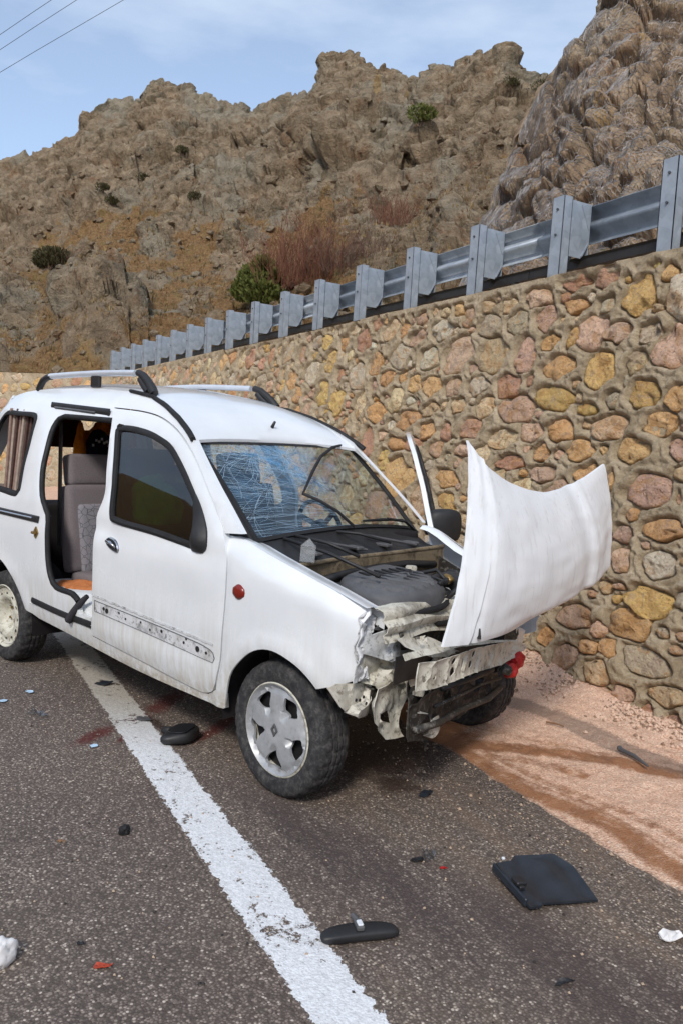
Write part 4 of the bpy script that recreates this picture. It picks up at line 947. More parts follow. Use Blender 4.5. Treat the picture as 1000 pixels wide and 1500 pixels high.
for s_ in (-1, 1):
    wo_ = wing_o if s_ < 0 else [(x, z-.065*float(smst(z, .6, 1.0)*smst(x, -.36, -.05))) for x, z in wing_o]
    panel('front_wing', wo_, [], s_, M_PAINTW, van, thick=0.008, step=0.035, top=wing_top, fn=wing_dent if s_ < 0 else (lambda x, z: -0.05*smst(x, 0.1, 0.5)))
    # inner flange of the wing along the engine bay
    xs = np.linspace(-.36, .44, 14); zt = np.interp(xs, [-.39, -.27, -.162, .085, .275, .48], [1.088, 1.082, 1.055, .995, .952, .89])
    ys = (yR if s_ < 0 else yL)(xs, zt); zt = zt-(.065*smst(xs, -.36, -.05) if s_ > 0 else 0)
    if s_ > 0: ys = ys-.045*smst(xs, .1, .5)
    A = np.stack([xs, ys-s_*0.036, zt+0.0005], -1); B = np.stack([xs, ys-s_*0.075, zt+0.001], -1); Cc = np.stack([xs, ys-s_*0.10, zt-0.016], -1); D = np.stack([xs, ys-s_*0.15, zt-0.020], -1); E_ = np.stack([xs, ys-s_*0.152, zt-0.10], -1)
    m = MB(); R_ = [A, B, Cc, D, E_]
    m.add(np.concatenate(R_), [(k*14+i, k*14+i+1, (k+1)*14+i+1, (k+1)*14+i) for k in range(4 if s_ < 0 else 2) for i in range(13)]); m.build('wing_flange', M_PAINTW, van, autos=40)
# torn metal along the wing's front edge
def wedge(x, z, x0, z0, rx, rz): return np.exp(-((x-x0)/rx)**2-((z-z0)/rz)**2)
# opening: rubber seal, slide rails, threshold
seal = [(a, b) for a, b in spl([(-1.60,1.590),(-2.15,1.603),(-2.20,1.588),(-2.230,1.53),(-2.214,1.387),(-2.183,1.242),(-2.12,1.118),(-2.043,1.048),(-2.0,.971),(-1.975,.763),(-1.936,.66),(-1.87,.605),(-1.69,.598),(-1.625,.565)], (), 0.04, False)]
m = MB(); m.tube([(x, float(yR(x, z))+0.012, z) for x, z in seal], 0.017, 8); m.build('door_seal', M_RUBBER, van, autos=60)
def bar2(name, pts, w, h, mat, off=0.01, side=-1, parent=None):
    """a long flat moulding following the body side; pts are (x, z)"""
    ys = yR if side < 0 else yL; m = MB(); V = []
    for x, z in pts:
        y = float(ys(x, z)); V += [(x, y, z+h/2), (x, y+side*off, z+h/2-0.004), (x, y+side*(off+0.004), z), (x, y+side*off, z-h/2+0.004), (x, y, z-h/2)]
    n_ = len(pts); m.add(V, [(i*5+k, i*5+k+1, (i+1)*5+k+1, (i+1)*5+k) for i in range(n_-1) for k in range(4)]+[tuple(range(5)), tuple(range((n_-1)*5, n_*5))])
    return m.build(name, mat, parent or van, autos=40)
bar2('slide_rail', [(x, z) for x, z in zip(np.linspace(-3.18, -2.09, 12), np.linspace(0.985, 0.978, 12))], .02, .042, M_BLACK, 0.012)
bar2('slide_rail', [(x, z) for x, z in zip(np.linspace(-3.18, -2.15, 12), np.linspace(0.985, 0.984, 12))], .02, .018, M_CHROME, 0.020)
bar2('upper_slide_rail', [(x, z) for x, z in zip(np.linspace(-2.36, -1.645, 10), np.linspace(1.668, 1.632, 10))], .02, .050, M_BLACK, 0.004)
bar2('upper_slide_rail', [(x, z) for x, z in zip(np.linspace(-2.30, -1.80, 8), np.linspace(1.658, 1.632, 8))], .02, .018, M_GREYP, 0.010)
# threshold: white inner sill with the black lower track
m = MB(); xs = np.linspace(-2.2, -1.46, 9)
R_ = [[(x, -0.815, .455) for x in xs], [(x, -.775, .468) for x in xs], [(x, -.765, .52+0.06*smst(x, -1.7, -2.0)) for x in xs], [(x, -.70, .585) for x in xs], [(x, -.55, .585) for x in xs]]
m.add(np.concatenate(R_), [(k*9+i, k*9+i+1, (k+1)*9+i+1, (k+1)*9+i) for k in range(4) for i in range(8)]); m.build('inner_sill', M_PAINTW, van, autos=40)
bar2('lower_track', [(x, z) for x, z in zip(np.linspace(-2.16, -1.48, 10), (.478, .474, .470, .466, .463, .461, .459, .459, .459, .459))], .02, .040, M_BLACK, 0.006)
m = MB(); m.tube([(-1.582,-.78,.60),(-1.62,-.80,.555),(-1.66,-.815,.50),(-1.70,-.825,.44)], [.014,.020,.022,.024], 6); o = m.build('seat_belt', M_SEATD, van, autos=60)
# latch catch on the rear pillar
m = MB(); y0 = float(yR(-2.10, .9)); xfl = lambda a, b, d: (-2.103+a, y0-d, .90+b)
m.prism([(-.028, 0), (0, .036), (.028, 0), (0, -.036)], 0.008, xfl); m.tube([(-2.118, y0-.02, .90), (-2.085, y0-.02, .90)], .009, 8); m.build('latch_catch', M_BRASS, van, autos=30)
m = MB(); m.lathe([(0, -.014), (.018, -.013), (.028, -.006), (.030, 0)], 16, 'Y', (-.236, float(yR(-.236, .859)), .859), fn=lambda r, h, k, j: (r*(1.35 if k % 8 in (0, 1, 7) else 1.15), h)); m.build('side_indicator', M_AMBER, van, True)

# front door, closed, near side
door = panel('front_door', door_o, [dwin_o], -1, M_PAINTW, van, off=0.003, thick=0.035, step=0.04,
   fn=lambda x, z: 0.012*wedge(x, z, -1.42, .95, .10, .22)*0-0.014*wedge(x, z, -1.36, 1.02, .12, .05)+0.010*smst(z, .52, .46)*wedge(x, z, -.9, .44, .6, .2)-0.006*wedge(x, z, -.7, .75, .35, .12), label='dented white front door')
DX = lambda x, z, o: (x, float(yR(x, z))-o, z)
ring('window_seal', dwin_o, 0.030, -1, M_RUBBER, door, off=0.007, thick=0.025)
P, T = cdt(offset(dwin_o, 0.012), [], 0.08); V, Fc = shell(np.stack([P[:, 0], yR(P[:, 0], P[:, 1])+0.008, P[:, 1]], -1), T, np.array([0, 0.004, 0])); finish('window_pane', V, Fc, M_TINT, door)
sail = spl([(-.65,1.255),(-.60,1.212),(-.552,1.160),(-.503,1.092),(-.490,1.03),(-.510,.998),(-.55,.990),(-.590,.993),(-.604,1.02),(-.615,1.12),(-.645,1.21)], {0, 7}, 0.02)
panel('mirror_base', sail, [], -1, M_BLACK, door, off=0.014, thick=0.02, step=0.025, fn=lambda x, z: 0.028*np.clip(bdist(sail, x, z)/0.05, 0, 1)**0.6*smst(z, 1.22, 1.05))
# handle: oval recess with a chrome surround and the broken lever
hd = spl([(-1.325,.958),(-1.30,.972),(-1.24,.962),(-1.205,.935),(-1.20,.905),(-1.225,.898),(-1.29,.915),(-1.322,.935)], (), 0.012)
ring('handle_surround', hd, 0.010, -1, M_CHROME, door, off=0.008, thick=0.012)
P, T = cdt(offset(hd, 0.006), [], 0.03); V, Fc = shell(np.stack([P[:, 0], yR(P[:, 0], P[:, 1])-0.0055, P[:, 1]], -1), T, np.array([0, 0.002, 0])); finish('handle_recess', V, Fc, M_BLACK, door)
m = MB(); m.tube([DX(-1.315, .948, .012), DX(-1.27, .945, .016), DX(-1.225, .925, .010)], [.009, .011, .006], 8); m.build('handle', M_CHROME, door, True)
# place where the side moulding was: a proud strip with the empty clip holes and a scraped lower edge
mo = spl([(-1.425,.612),(-1.05,.598),(-.70,.583),(-.47,.568),(-.40,.548),(-.388,.522),(-.402,.496),(-.70,.512),(-1.05,.530),(-1.43,.546)], {0, 9}, 0.03)
ring('moulding_outline', mo, 0.006, -1, M_GREYP, door, off=0.0035, thick=0.004)
P, T = cdt(offset(mo, 0.003), [], 0.06); V, Fc = shell(np.stack([P[:, 0], yR(P[:, 0], P[:, 1])-0.0045, P[:, 1]], -1), T, np.array([0, 0.002, 0])); finish('moulding_seat', V, Fc, M_TORN, door)
for x, z, r_ in ((-1.33,.580,.010),(-1.30,.574,.014),(-1.18,.585,.006),(-1.12,.565,.006),(-.98,.575,.006),(-.90,.553,.006),(-.80,.566,.008),(-.62,.548,.007),(-.60,.570,.006),(-.515,.540,.014),(-.45,.535,.007)):
    m = MB(); y = float(yR(x, z)); m.lathe([(0, -.0075), (r_, -.0075), (r_, -.004)], 10, 'Y', (x, y, z)); m.build('clip_hole', M_BLACK, door)
xs = np.linspace(-1.44, -.40, 40); m = MB(); bz = 0.575-0.05*(xs+1.44); 
m.add([DX(x, z+0.008, .0075) for x, z in zip(xs, np.interp(xs, [-1.44, -.4], [.636, .585]))]+[DX(x, z-0.001*(1+(i*7 % 5)), .0075) for i, (x, z) in enumerate(zip(xs, np.interp(xs, [-1.44, -.4], [.636, .585])))], [(i, i+1, 41+i, 40+i) for i in range(39)]); m.build('scrape', M_TORN, door, True)

# driver's door, far side, swung open
HINGE = np.array([-.36, 0.80, 0.0]); OA = rad(-55)
def open_xf(v):
    v = np.asarray(v)-np.array([-.395, .755, 0]); c_, s_ = math.cos(OA), math.sin(OA); return np.array([v[0]*c_-v[1]*s_, v[0]*s_+v[1]*c_, v[2]])+HINGE
ddoor = panel('driver_door', door_o, [dwin_o], 1, M_PAINTW, van, off=0.003, thick=0.03, step=0.06, xf=open_xf, label='white driver door swung open')
ring('window_seal', dwin_o, 0.022, 1, M_RUBBER, ddoor, off=0.006, thick=0.04, xf=open_xf)
P, T = cdt(offset(dwin_o, 0.010), [], 0.1); V, Fc = shell(np.stack([P[:, 0], yL(P[:, 0], P[:, 1])-0.02, P[:, 1]], -1), T, np.array([0, -0.004, 0])); finish('window_pane', V, Fc, M_CLEAR, ddoor, xf=open_xf)
# its mirror: rounded black housing
bm = bmesh.new(); bmesh.ops.create_cube(bm, size=1); bmesh.ops.subdivide_edges(bm, edges=bm.edges, cuts=5, use_grid_fill=True)
for v in bm.verts:
    q = v.co*2; n_ = (abs(q.x)**3.4+abs(q.y)**3.4+abs(q.z)**3.4)**(1/3.4); q = q/n_
    v.co = Vector((q.x*0.055*(1.15-0.25*(q.y > 0)*q.y), q.y*0.115, q.z*(0.098+0.012*q.y)-0.02*q.y*0.4))
me = bpy.data.meshes.new('mirror'); bm.to_mesh(me); bm.free(); me.polygons.foreach_set('use_smooth', [True]*len(me.polygons)); me.materials.append(M_BLACK)
o = link('mirror', me, ddoor, loc=(-.42, .965, 1.075)); o.rotation_euler = (0, 0, rad(-32))
m = MB(); m.tube([(-.46, .84, 1.04), (-.43, .90, 1.05)], .03, 8); m.build('mirror_arm', M_BLACK, ddoor, True)
for z in (.55, .95):
    m = MB(); m.box((-.38, .76, z), (.05, .06, .06), bev=.008); m.build('door_hinge', M_CREAM, ddoor)

# roof, from ditch to ditch
DX_ = np.array(DITCH)[::-1]; nx, ny = 44, 25
s_arc = np.concatenate([[0], np.cumsum(np.hypot(*np.diff(DX_, axis=0).T))]); tt = np.linspace(0, s_arc[-1], nx)
rx_ = np.interp(tt, s_arc, DX_[:, 0]); rz_ = np.interp(tt, s_arc, DX_[:, 1])
yr = yR(rx_, rz_); yl = yL(rx_, rz_); V = []
for i in range(nx):
    f = i/(nx-1); crown = np.interp(rx_[i], [-3.05, -2.6, -1.9, -1.5, -1.2, -.95, -.79], [.045, .055, .055, .055, .05, .035, .022])
    for j in range(ny):
        u = -1+2*j/(ny-1); y = yr[i]*(1-u)/2+yl[i]*(1+u)/2; xb = -0.075*(1-u*u)*math.exp(-f*9)-0.035*(u > -2)*(u+1)/2*math.exp(-f*9)
        V.append((rx_[i]+xb, y, rz_[i]+crown*(1-abs(u)**2.6)+0.002*math.sin(j*2.1)*0))
V = np.array(V); Fq = [(i*ny+j, i*ny+j+1, (i+1)*ny+j+1, (i+1)*ny+j) for i in range(nx-1) for j in range(ny-1)]
T = np.array([t for a, b, c_, d in Fq for t in ((a, b, c_), (a, c_, d))]); Vs, Fc = shell(V, T, np.array([0, 0, -0.015]))
roof = finish('roof', Vs, Fc, M_PAINTW, van, 40)
for side, ys in ((-1, yR), (1, yL)):
    m = MB(); k = [(x, z) for x, z in zip(rx_, rz_) if x > -1.62]
    m.tube([(x, float(ys(x, z))+side*0.004, z+0.004) for x, z in k], [0.016-0.006*i/len(k) for i in range(len(k))], 6); m.build('roof_gutter', M_RUBBER, roof, autos=60)
m = MB(); m.lathe([(0, .02), (.018, .018), (.024, 0)], 12, 'Z', (-.965, -.02, 1.575)); m.tube([(-.965, -.02, 1.58), (-.955, -.02, 1.61), (-.935, -.02, 1.64)], [.014, .010, .007], 8); m.build('aerial_base', M_BLACK, roof, True)
def roof_rail(side):
    ys = yR if side < 0 else yL; dx = 0.0 if side < 0 else -0.09
    r_ = empty('roof_rail', None, None); r_.parent = van
    yb = lambda x: float(ys(x, np.interp(x, DX_[::-1, 0], DX_[::-1, 1])))*0.985
    zb = lambda x: float(np.interp(x, DX_[::-1, 0], DX_[::-1, 1]))
    xs = np.linspace(-2.62, -1.56, 12); m = MB()
    m.tube([(x+dx, yb(x+dx)+0.0, 1.868+0.010*math.sin((x+2.62)/1.06*math.pi)) for x in xs], 0.019, 10); m.build('rail_bar', M_RAILAL, r_, autos=60)
    for pts, rr_ in (([(-1.53, 1.868), (-1.47, 1.852), (-1.41, 1.815), (-1.36, 1.775), (-1.33, 1.748)], [.021, .022, .024, .026, .024]), ([(-2.60, 1.866), (-2.65, 1.862), (-2.70, 1.84), (-2.735, 1.80), (-2.75, 1.775)], [.02, .021, .022, .022, .02])):
        m = MB(); m.tube([(x+dx, yb(x+dx), z) for x, z in pts], rr_, 8)
        if pts[0][0] > -2: m.tube([(-1.50+dx, yb(-1.5+dx), 1.835), (-1.46+dx, yb(-1.46+dx), 1.80), (-1.40+dx, yb(-1.40+dx), 1.76)], .022, 8)
        m.build('rail_foot', M_BLACK, r_, autos=60)
    m = MB(); m.box((-2.05+dx, yb(-2.05+dx), 1.828), (.10, .022, .07), bev=.006); m.build('rail_foot', M_BLACK, r_)
roof_rail(-1); roof_rail(1)

# windscreen
WS = [Vector((-.83, -.66, 1.500)), Vector((-.90, .585, 1.512)), Vector((-.44, .675, 1.055)), Vector((-.285, -.70, 1.062))]   # TL TR BR BL as seen
wsn = (WS[1]-WS[0]).cross(WS[3]-WS[0]).normalized(); wsn = -wsn if wsn.x < 0 else wsn
def ws_pt(u, v, off=0.0):
    a = WS[0].lerp(WS[1], u); b = WS[3].lerp(WS[2], u); p = a.lerp(b, v)
    return p+wsn*(0.05*(1-(2*u-1)**2)*(0.3+0.7*v)+0.012*math.sin(math.pi*v)+off)
nu, nv = 60, 44; V = [ws_pt(i/(nu-1), j/(nv-1)) for i in range(nu) for j in range(nv)]
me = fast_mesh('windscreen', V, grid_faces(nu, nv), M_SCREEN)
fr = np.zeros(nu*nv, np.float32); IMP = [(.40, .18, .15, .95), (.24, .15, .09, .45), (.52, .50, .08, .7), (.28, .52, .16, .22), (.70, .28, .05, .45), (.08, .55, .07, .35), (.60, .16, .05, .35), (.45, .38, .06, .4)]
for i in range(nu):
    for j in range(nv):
        u, v = i/(nu-1), j/(nv-1); fr[i*nv+j] = min(1, sum(a*math.exp(-((u-x)**2+((v-y)*.75)**2)/(r_*r_)) for x, y, r_, a in IMP)+0.15*(1-smst(u, .42, .5)))  # impacts whiten the glass; the even left-half base paints in a blue reflection
at = me.attributes.new('frost_sheen', 'FLOAT', 'POINT'); at.data.foreach_set('value', fr)
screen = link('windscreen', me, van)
# black border band
m = MB(); bw = [(0, 0, 1, 0), (1, 0, 1, 1), (1, 1, 0, 1), (0, 1, 0, 0)]
def band(u0, v0, u1, v1, du, dv):
    k = 24; A = [ws_pt(u0+(u1-u0)*i/k, v0+(v1-v0)*i/k, .003) for i in range(k+1)]; B = [ws_pt(u0+(u1-u0)*i/k+du, v0+(v1-v0)*i/k+dv, .003) for i in range(k+1)]
    m.add(A+B, [(i, i+1, k+2+i, k+1+i) for i in range(k)])
band(0, 0, 1, 0, 0, .035); band(0, .97, 1, .97, 0, .03); band(0, .035, 0, .97, .018, 0); band(.982, .035, .982, .97, .018, 0)
m.build('screen_border', M_RUBBER, screen)
for u in (-0.012, 1.012):
    m = MB(); m.tube([ws_pt(u, v, .002) for v in np.linspace(0, 1, 12)], .012, 6); m.build('screen_trim', M_RUBBER, screen, autos=60)
# cracks: radial and ring-shaped fractures round the impacts, as thin raised slivers of white glass
cr_rng = random.Random(5); m = MB()
def crack(pts, w):
    P = [ws_pt(min(.985, max(.015, u)), min(.965, max(.03, v)), .0025) for u, v in pts]; L = []; R2 = []
    for i, p in enumerate(P):
        d = (P[min(i+1, len(P)-1)]-P[max(i-1, 0)]).normalized(); s_ = d.cross(wsn)*w*.38*cr_rng.uniform(.4, 1.3); L.append(p+s_); R2.append(p-s_)
    n_ = len(P); m.add(L+R2, [(i, i+1, n_+i+1, n_+i) for i in range(n_-1)])
for cx_, cy_, num, ln in ((.44, .20, 64, .42), (.24, .18, 40, .35), (.50, .46, 26, .22), (.08, .25, 30, .5), (.20, .55, 30, .35), (.06, .75, 22, .32)):
    for k in range(num):
        a = cr_rng.uniform(0, 6.283); l = ln*cr_rng.uniform(.25, 1.0); r0 = cr_rng.uniform(0, .05); pts = []; bend_ = cr_rng.uniform(-.35, .35)
        for i in range(7):
            t = i/6; aa = a+bend_*t*t+cr_rng.uniform(-.025, .025); q = (cx_+(r0+l*t)*math.cos(aa)*.8, cy_+(r0+l*t)*math.sin(aa)*1.1)
            if q[0] > .66+.1*math.sin(k): break
            pts.append(q)
        if len(pts) > 2: crack(pts, cr_rng.choice((.0009, .0012, .0017)))
    for k in range(int(num*.28)):
        r_ = ln*.5*cr_rng.uniform(.1, 1); a0 = cr_rng.uniform(0, 6.283); sp_ = cr_rng.uniform(.5, 1.6)
        crack([(cx_+r_*math.cos(a0+sp_*i/7)*.8*cr_rng.uniform(.95, 1.05), cy_+r_*math.sin(a0+sp_*i/7)*1.1*cr_rng.uniform(.95, 1.05)) for i in range(8) if cx_+r_*math.cos(a0+sp_*i/7)*.8 < .72] or [(cx_, cy_), (cx_+.01, cy_)], .0008)
for k in range(80):      # long fractures running in from the near edge
    v0 = cr_rng.uniform(.05, .95); L_ = cr_rng.uniform(.2, .6); sl = cr_rng.uniform(.1, .9)
    crack([(.02+L_*i/8, v0+sl*L_*i/8*(1 if v0 < .6 else .3)+cr_rng.uniform(-.008, .008)) for i in range(9)], cr_rng.choice((.0008, .0012)))
for k in range(8):
    u0 = cr_rng.uniform(.55, .9); v0 = cr_rng.uniform(.05, .4); a = cr_rng.uniform(0, 6.28)
    crack([(u0+.2*i/6*math.cos(a), v0+.2*i/6*math.sin(a)) for i in range(7)], .0007)
o = m.build('crack', M_CRACK, screen); o['kind'] = 'stuff'
# wipers
def wiper(pts_blade, pts_arm):
    w = empty('wiper', None, None); w.parent = van
    m = MB(); m.tube([ws_pt(u, v, o_) for u, v, o_ in pts_blade], [.006]+[.010]*(len(pts_blade)-2)+[.006], 6); m.build('wiper_blade', M_RUBBER, w, autos=60)
    m = MB(); m.tube([ws_pt(u, v, o_) for u, v, o_ in pts_arm], .009, 6); m.build('wiper_arm', M_BLACK, w, autos=60)
wiper([(.33, .67, .035), (.48, .44, .045), (.62, .25, .05), (.78, .10, .045), (.90, .02, .03)], [(.33, .67, .04), (.37, .78, .06), (.43, .90, .06), (.50, 1.02, .03)])
wiper([(.60, .955, .02), (.75, .945, .022), (.93, .93, .02)], [(.99, 1.06, .02), (.90, .985, .045), (.78, .945, .03)])
# cowl below the windscreen
cw = MB(); n_ = 16
A = [ws_pt(i/(n_-1), .985, -.004) for i in range(n_)]; lip = [(-.06, -.70, .985), (-.085, -.55, .985), (-.13, -.29, .985), (-.155, .2, .985), (-.175, .62, .99)]
lx = lambda u: Vector([np.interp(-.70+1.32*u, [q[1] for q in lip], [q[k] for q in lip]) if k != 1 else -.70+1.32*u for k in range(3)])
B = [A[i].lerp(lx(i/(n_-1)), .12)+Vector((0, 0, -.02)) for i in range(n_)]; C_ = [A[i].lerp(lx(i/(n_-1)), .5)+Vector((0, 0, -.035)) for i in range(n_)]; D_ = [lx(i/(n_-1))+Vector((-.02, 0, -.012)) for i in range(n_)]
cw.add(A+B+C_+D_, [(k*n_+i, k*n_+i+1, (k+1)*n_+i+1, (k+1)*n_+i) for k in range(3) for i in range(n_-1)]); cw.build('cowl', M_BLACK, van, autos=50)
m = MB()
for y in (-.42, -.1, .15, .42): 
    u = (y+.7)/1.32; p = ws_pt(u, 1.0)
    m.box(tuple(p.lerp(lx(u), .55)+Vector((0, 0, -.02))), (.09, .05, .02), bev=.006)
for y0, y1 in ((-.35, -.05), (.05, .40)):
    m.tube([tuple(ws_pt((y0+.7)/1.32, 1.0).lerp(lx((y0+.7)/1.32), .3)+Vector((0, 0, -.0))), tuple(ws_pt((y1+.7)/1.32, 1.0).lerp(lx((y1+.7)/1.32), .8)+Vector((0, 0, .0)))], .009, 6)
o = m.build('cowl_fitting', M_GREYP, van); o['kind'] = 'stuff'
m = MB(); m.tube([lx(u) for u in np.linspace(0, 1, 14)], .012, 8); m.build('cowl_lip', M_BAY, van, True)
# loose rods lying over the engine bay
for a, b in (((-.30, -.52, 1.075), (.26, -.47, .975)), ((-.30, -.44, 1.085), (.02, -.33, 1.02)), ((-.36, -.15, 1.09), (-.10, .05, 1.05))):
    m = MB(); m.tube([a, tuple((Vector(a)+Vector(b))/2+Vector((0, 0, .015))), b], .0085, 6); m.build('loose_rod', M_BLACK, van, True)
# engine bay
m = MB(); m.add([(-.10, -.66, .985), (-.17, .62, .985), (-.17, .62, .35), (-.10, -.66, .35)], [(0, 1, 2, 3)]); m.build('firewall', M_BAY, van)
for q in ([(-.2, -.66, .985), (.36, -.615, .86), (.34, -.60, .56), (.10, -.60, .40), (-.2, -.66, .35)], [(-.2, .58, .95), (.28, .52, .80), (.28, .52, .56), (.10, .54, .42), (-.2, .58, .35)]):
    m = MB(); m.add(q, [(0, 1, 2, 3, 4)]); m.build('inner_wing', M_GREASE, van)
m = MB(); m.add([(-.2, -.58, .42), (.24, -.54, .42), (.22, .40, .42), (-.2, .5, .42)], [(0, 1, 2, 3)]); m.build('bay_floor', M_GREASE, van)
def soft_box(name, c_, size, mat, parent, rot=None, lv=2, bev=0.02, fn=None):
    m = MB(); m.box((0, 0, 0), size, bev=bev); me = mesh_from(name, m.V, m.F, mat); bm = bmesh.new(); bm.from_mesh(me)
    bmesh.ops.recalc_face_normals(bm, faces=bm.faces); bmesh.ops.subdivide_edges(bm, edges=bm.edges, cuts=3, use_grid_fill=True); bmesh.ops.smooth_vert(bm, verts=bm.verts, factor=0.5, use_axis_x=True, use_axis_y=True, use_axis_z=True)
    if fn:
        for v in bm.verts: v.co = Vector(fn(v.co))
    bm.to_mesh(me); bm.free(); o = link(name, me, parent, loc=c_)
    if rot: o.rotation_euler = rot
    return o
# ribbed intake cover
cov = spl([(-.08,-.02),(-.02,-.30),(.06,-.46),(.22,-.58),(.40,-.60),(.47,-.50),(.48,-.30),(.40,-.12),(.25,-.02),(.08,.04)], (), .03)
P, T = cdt(cov, [], .0125); d = bdist(cov, P[:, 0], P[:, 1]); P = P+np.array([-.05, .02]); z = .905+0.035*np.clip(d/.05, 0, 1)**.5-.03*(P[:, 0]-.1); al = (P[:, 1]*.93-P[:, 0]*.36)
z = z+np.where(d > .05, .011*np.clip(np.sin(al*100)*1.8, -1, 1)*smst(P[:, 0], .08, .14)*(1-smst(P[:, 0], .40, .46)), 0)
V, Fc = shell(np.stack([P[:, 0], P[:, 1], z], -1), T, np.array([0, 0, -.10])); finish('engine_cover', V, Fc, M_GREYP, van, 50)
for k in range(6):
    xs_ = np.linspace(.05, .36-.02*k, 8); m = MB()
    m.tube([(x-.03, -.08-.055*k-.12*(x-.1)+.02, .905+.040-.03*(x-.1)) for x in xs_], [.003]+[.0075]*6+[.003], 6); m.build('cover_rib_shade', M_BLACK, van, True)  # ribs coloured black to paint in the shading of the cover's lines
ed = offset(cov, -.012); m = MB(); m.tube([(x-.05, y+.02, .86-.03*(x-.1)) for x, y in ed+ed[:1]], .014, 6); m.build('cover_gasket', M_RUBBER, van, True)
erng = random.Random(3)
for k in range(34):
    p = Vector((erng.uniform(-.10, .36), erng.uniform(-.50, .5), erng.uniform(.74, .90))); pts = [p]
    dr = Vector((erng.uniform(-1, 1), erng.uniform(-1, 1), erng.uniform(-.1, .2)))
    for i in range(7): dr = (dr+Vector((erng.uniform(-1, 1), erng.uniform(-1, 1), erng.uniform(-.4, .4)))*.6).normalized(); pts.append(Vector((max(-.14, min(.42, (pts[-1]+dr*.06).x)), (pts[-1]+dr*.06).y, min(.93, (pts[-1]+dr*.06).z))))
    m = MB(); m.tube(pts, erng.choice((.008, .012, .018, .024, .006)), 8); m.build('hose', erng.choice((M_RUBBER, M_BLACK, M_GREYP, M_BLACK, M_GREASE)), van, True)
for k in range(12):
    c_ = (erng.uniform(-.08, .16), erng.uniform(.02, .52), erng.uniform(.78, .90)); soft_box('engine_fitting', c_, (erng.uniform(.03, .10), erng.uniform(.03, .10), erng.uniform(.03, .09)), erng.choice((M_BLACK, M_GREYP, M_GREASE, M_FOIL, M_BRASS, M_BAY)), van, (erng.uniform(-.4, .4), erng.uniform(-.4, .4), erng.uniform(0, 3)))
for pts, r_ in (([(-.08, -.50, .90), (-.10, -.30, .915), (-.13, -.05, .92), (-.15, .25, .92), (-.14, .5, .90)], .020), ([(-.06, -.55, .85), (-.06, -.3, .87), (-.08, .0, .88), (-.02, .3, .87)], .026), ([(.02, .10, .90), (.10, .18, .93), (.18, .14, .90)], .010)):
    m = MB(); m.tube(pts, r_, 8); m.build('hose', M_BLACK, van, True)
m = MB(); m.lathe([(0, .035), (.026, .034), (.030, .028), (.030, .008), (.034, .004), (.034, -.06)], 16, 'Z', (-.03, .14, .90)); m.build('reservoir_cap', M_CREAM, van, autos=40)
soft_box('battery', (.12, .36, .80), (.24, .17, .19), M_BLACK, van, (0, 0, .15))
soft_box('reservoir', (-.05, .16, .80), (.12, .14, .14), M_BAY, van, (0.1, 0, .3))
soft_box('air_duct', (.30, .20, .80), (.26, .11, .10), M_GREYP, van, (.1, .2, -.9))
for k in range(16):
    c_ = (erng.uniform(0, .42), erng.uniform(-.35, .5), erng.uniform(.62, .78)); soft_box('engine_block', c_, (erng.uniform(.06, .18), erng.uniform(.06, .18), erng.uniform(.06, .14)), erng.choice((M_GREASE, M_GREASE, M_BLACK, M_CREAM, M_FOIL)), van, (erng.uniform(-.3, .3), erng.uniform(-.3, .3), erng.uniform(0, 3)))
# upturned bonnet
HT = np.array([(0.57,-0.334,1.579),(0.597,-0.307,1.528),(0.619,-0.242,1.472),(0.635,-0.111,1.417),(0.64,0.056,1.382),(0.635,0.252,1.366),(0.619,0.484,1.39),(0.597,0.732,1.444),(0.57,0.992,1.512)])
HB = np.array([(0.62,-0.483,0.746),(0.657,-0.421,0.751),(0.689,-0.332,0.758),(0.715,-0.188,0.772),(0.73,-0.017,0.79),(0.735,0.189,0.811),(0.729,0.419,0.838),(0.717,0.664,0.875),(0.7,0.853,0.921)])
def crv(A, t):
    k = np.linspace(0, 1, len(A)); o = np.stack([np.interp(t, k, A[:, i]) for i in range(3)], -1)
    for _ in range(2): o[1:-1] = 0.25*o[:-2]+0.5*o[1:-1]+0.25*o[2:]
    return o
nu, nv = 64, 44; tu = np.linspace(0, 1, nu); A, B = crv(HT, tu), crv(HB, tu); V = []
for i in range(nu):
    for j in range(nv):
        v = j/(nv-1); p = A[i]*(1-v)+B[i]*v; u = tu[i]
        x = .085*math.sin(math.pi*v)**.8*(0.6+.4*math.sin(math.pi*u))*(1-.5*smst(u, .85, 1))
        x += .014*math.exp(-((u-.17)/.010)**2)-.012*math.exp(-((u-.195)/.016)**2)+.013*math.exp(-((u-.80-.05*v)/.011)**2)-.014*math.exp(-((u-.76-.05*v)/.04)**2)
        x += .007*float(mnoise.noise(Vector((u*4, v*4, 3))))+.004*float(mnoise.noise(Vector((u*13, v*11, 7))))
        dy = .02*math.sin(math.pi*v)*(1 if u > .5 else 0)*(u-.5)*2
        x -= .10*smst(v, .90, 1.0)**1.5*smst(u, .35, .8)
        V.append((p[0]+x, p[1]+dy+.0*v, p[2]))
V = np.array(V); T = np.array([t for a, b, c_, d in grid_faces(nu, nv) for t in ((a, b, c_), (a, c_, d))]); Vs, Fc = shell(V, T, np.array([-.012, 0, 0]))
N = NT('bonnet_paint', 0.42, spec=0.45); c = N.co(); n1 = N.noise(c, 3, 6, .62); st = N.n('ShaderNodeMapping'); N.set(st.inputs['Vector'], c); st.inputs['Scale'].default_value = (30, 30, 2.2); n3 = N.noise(st.outputs[0], 1.5, 6, .65); sp = N.noise(c, 60, 4, .75)
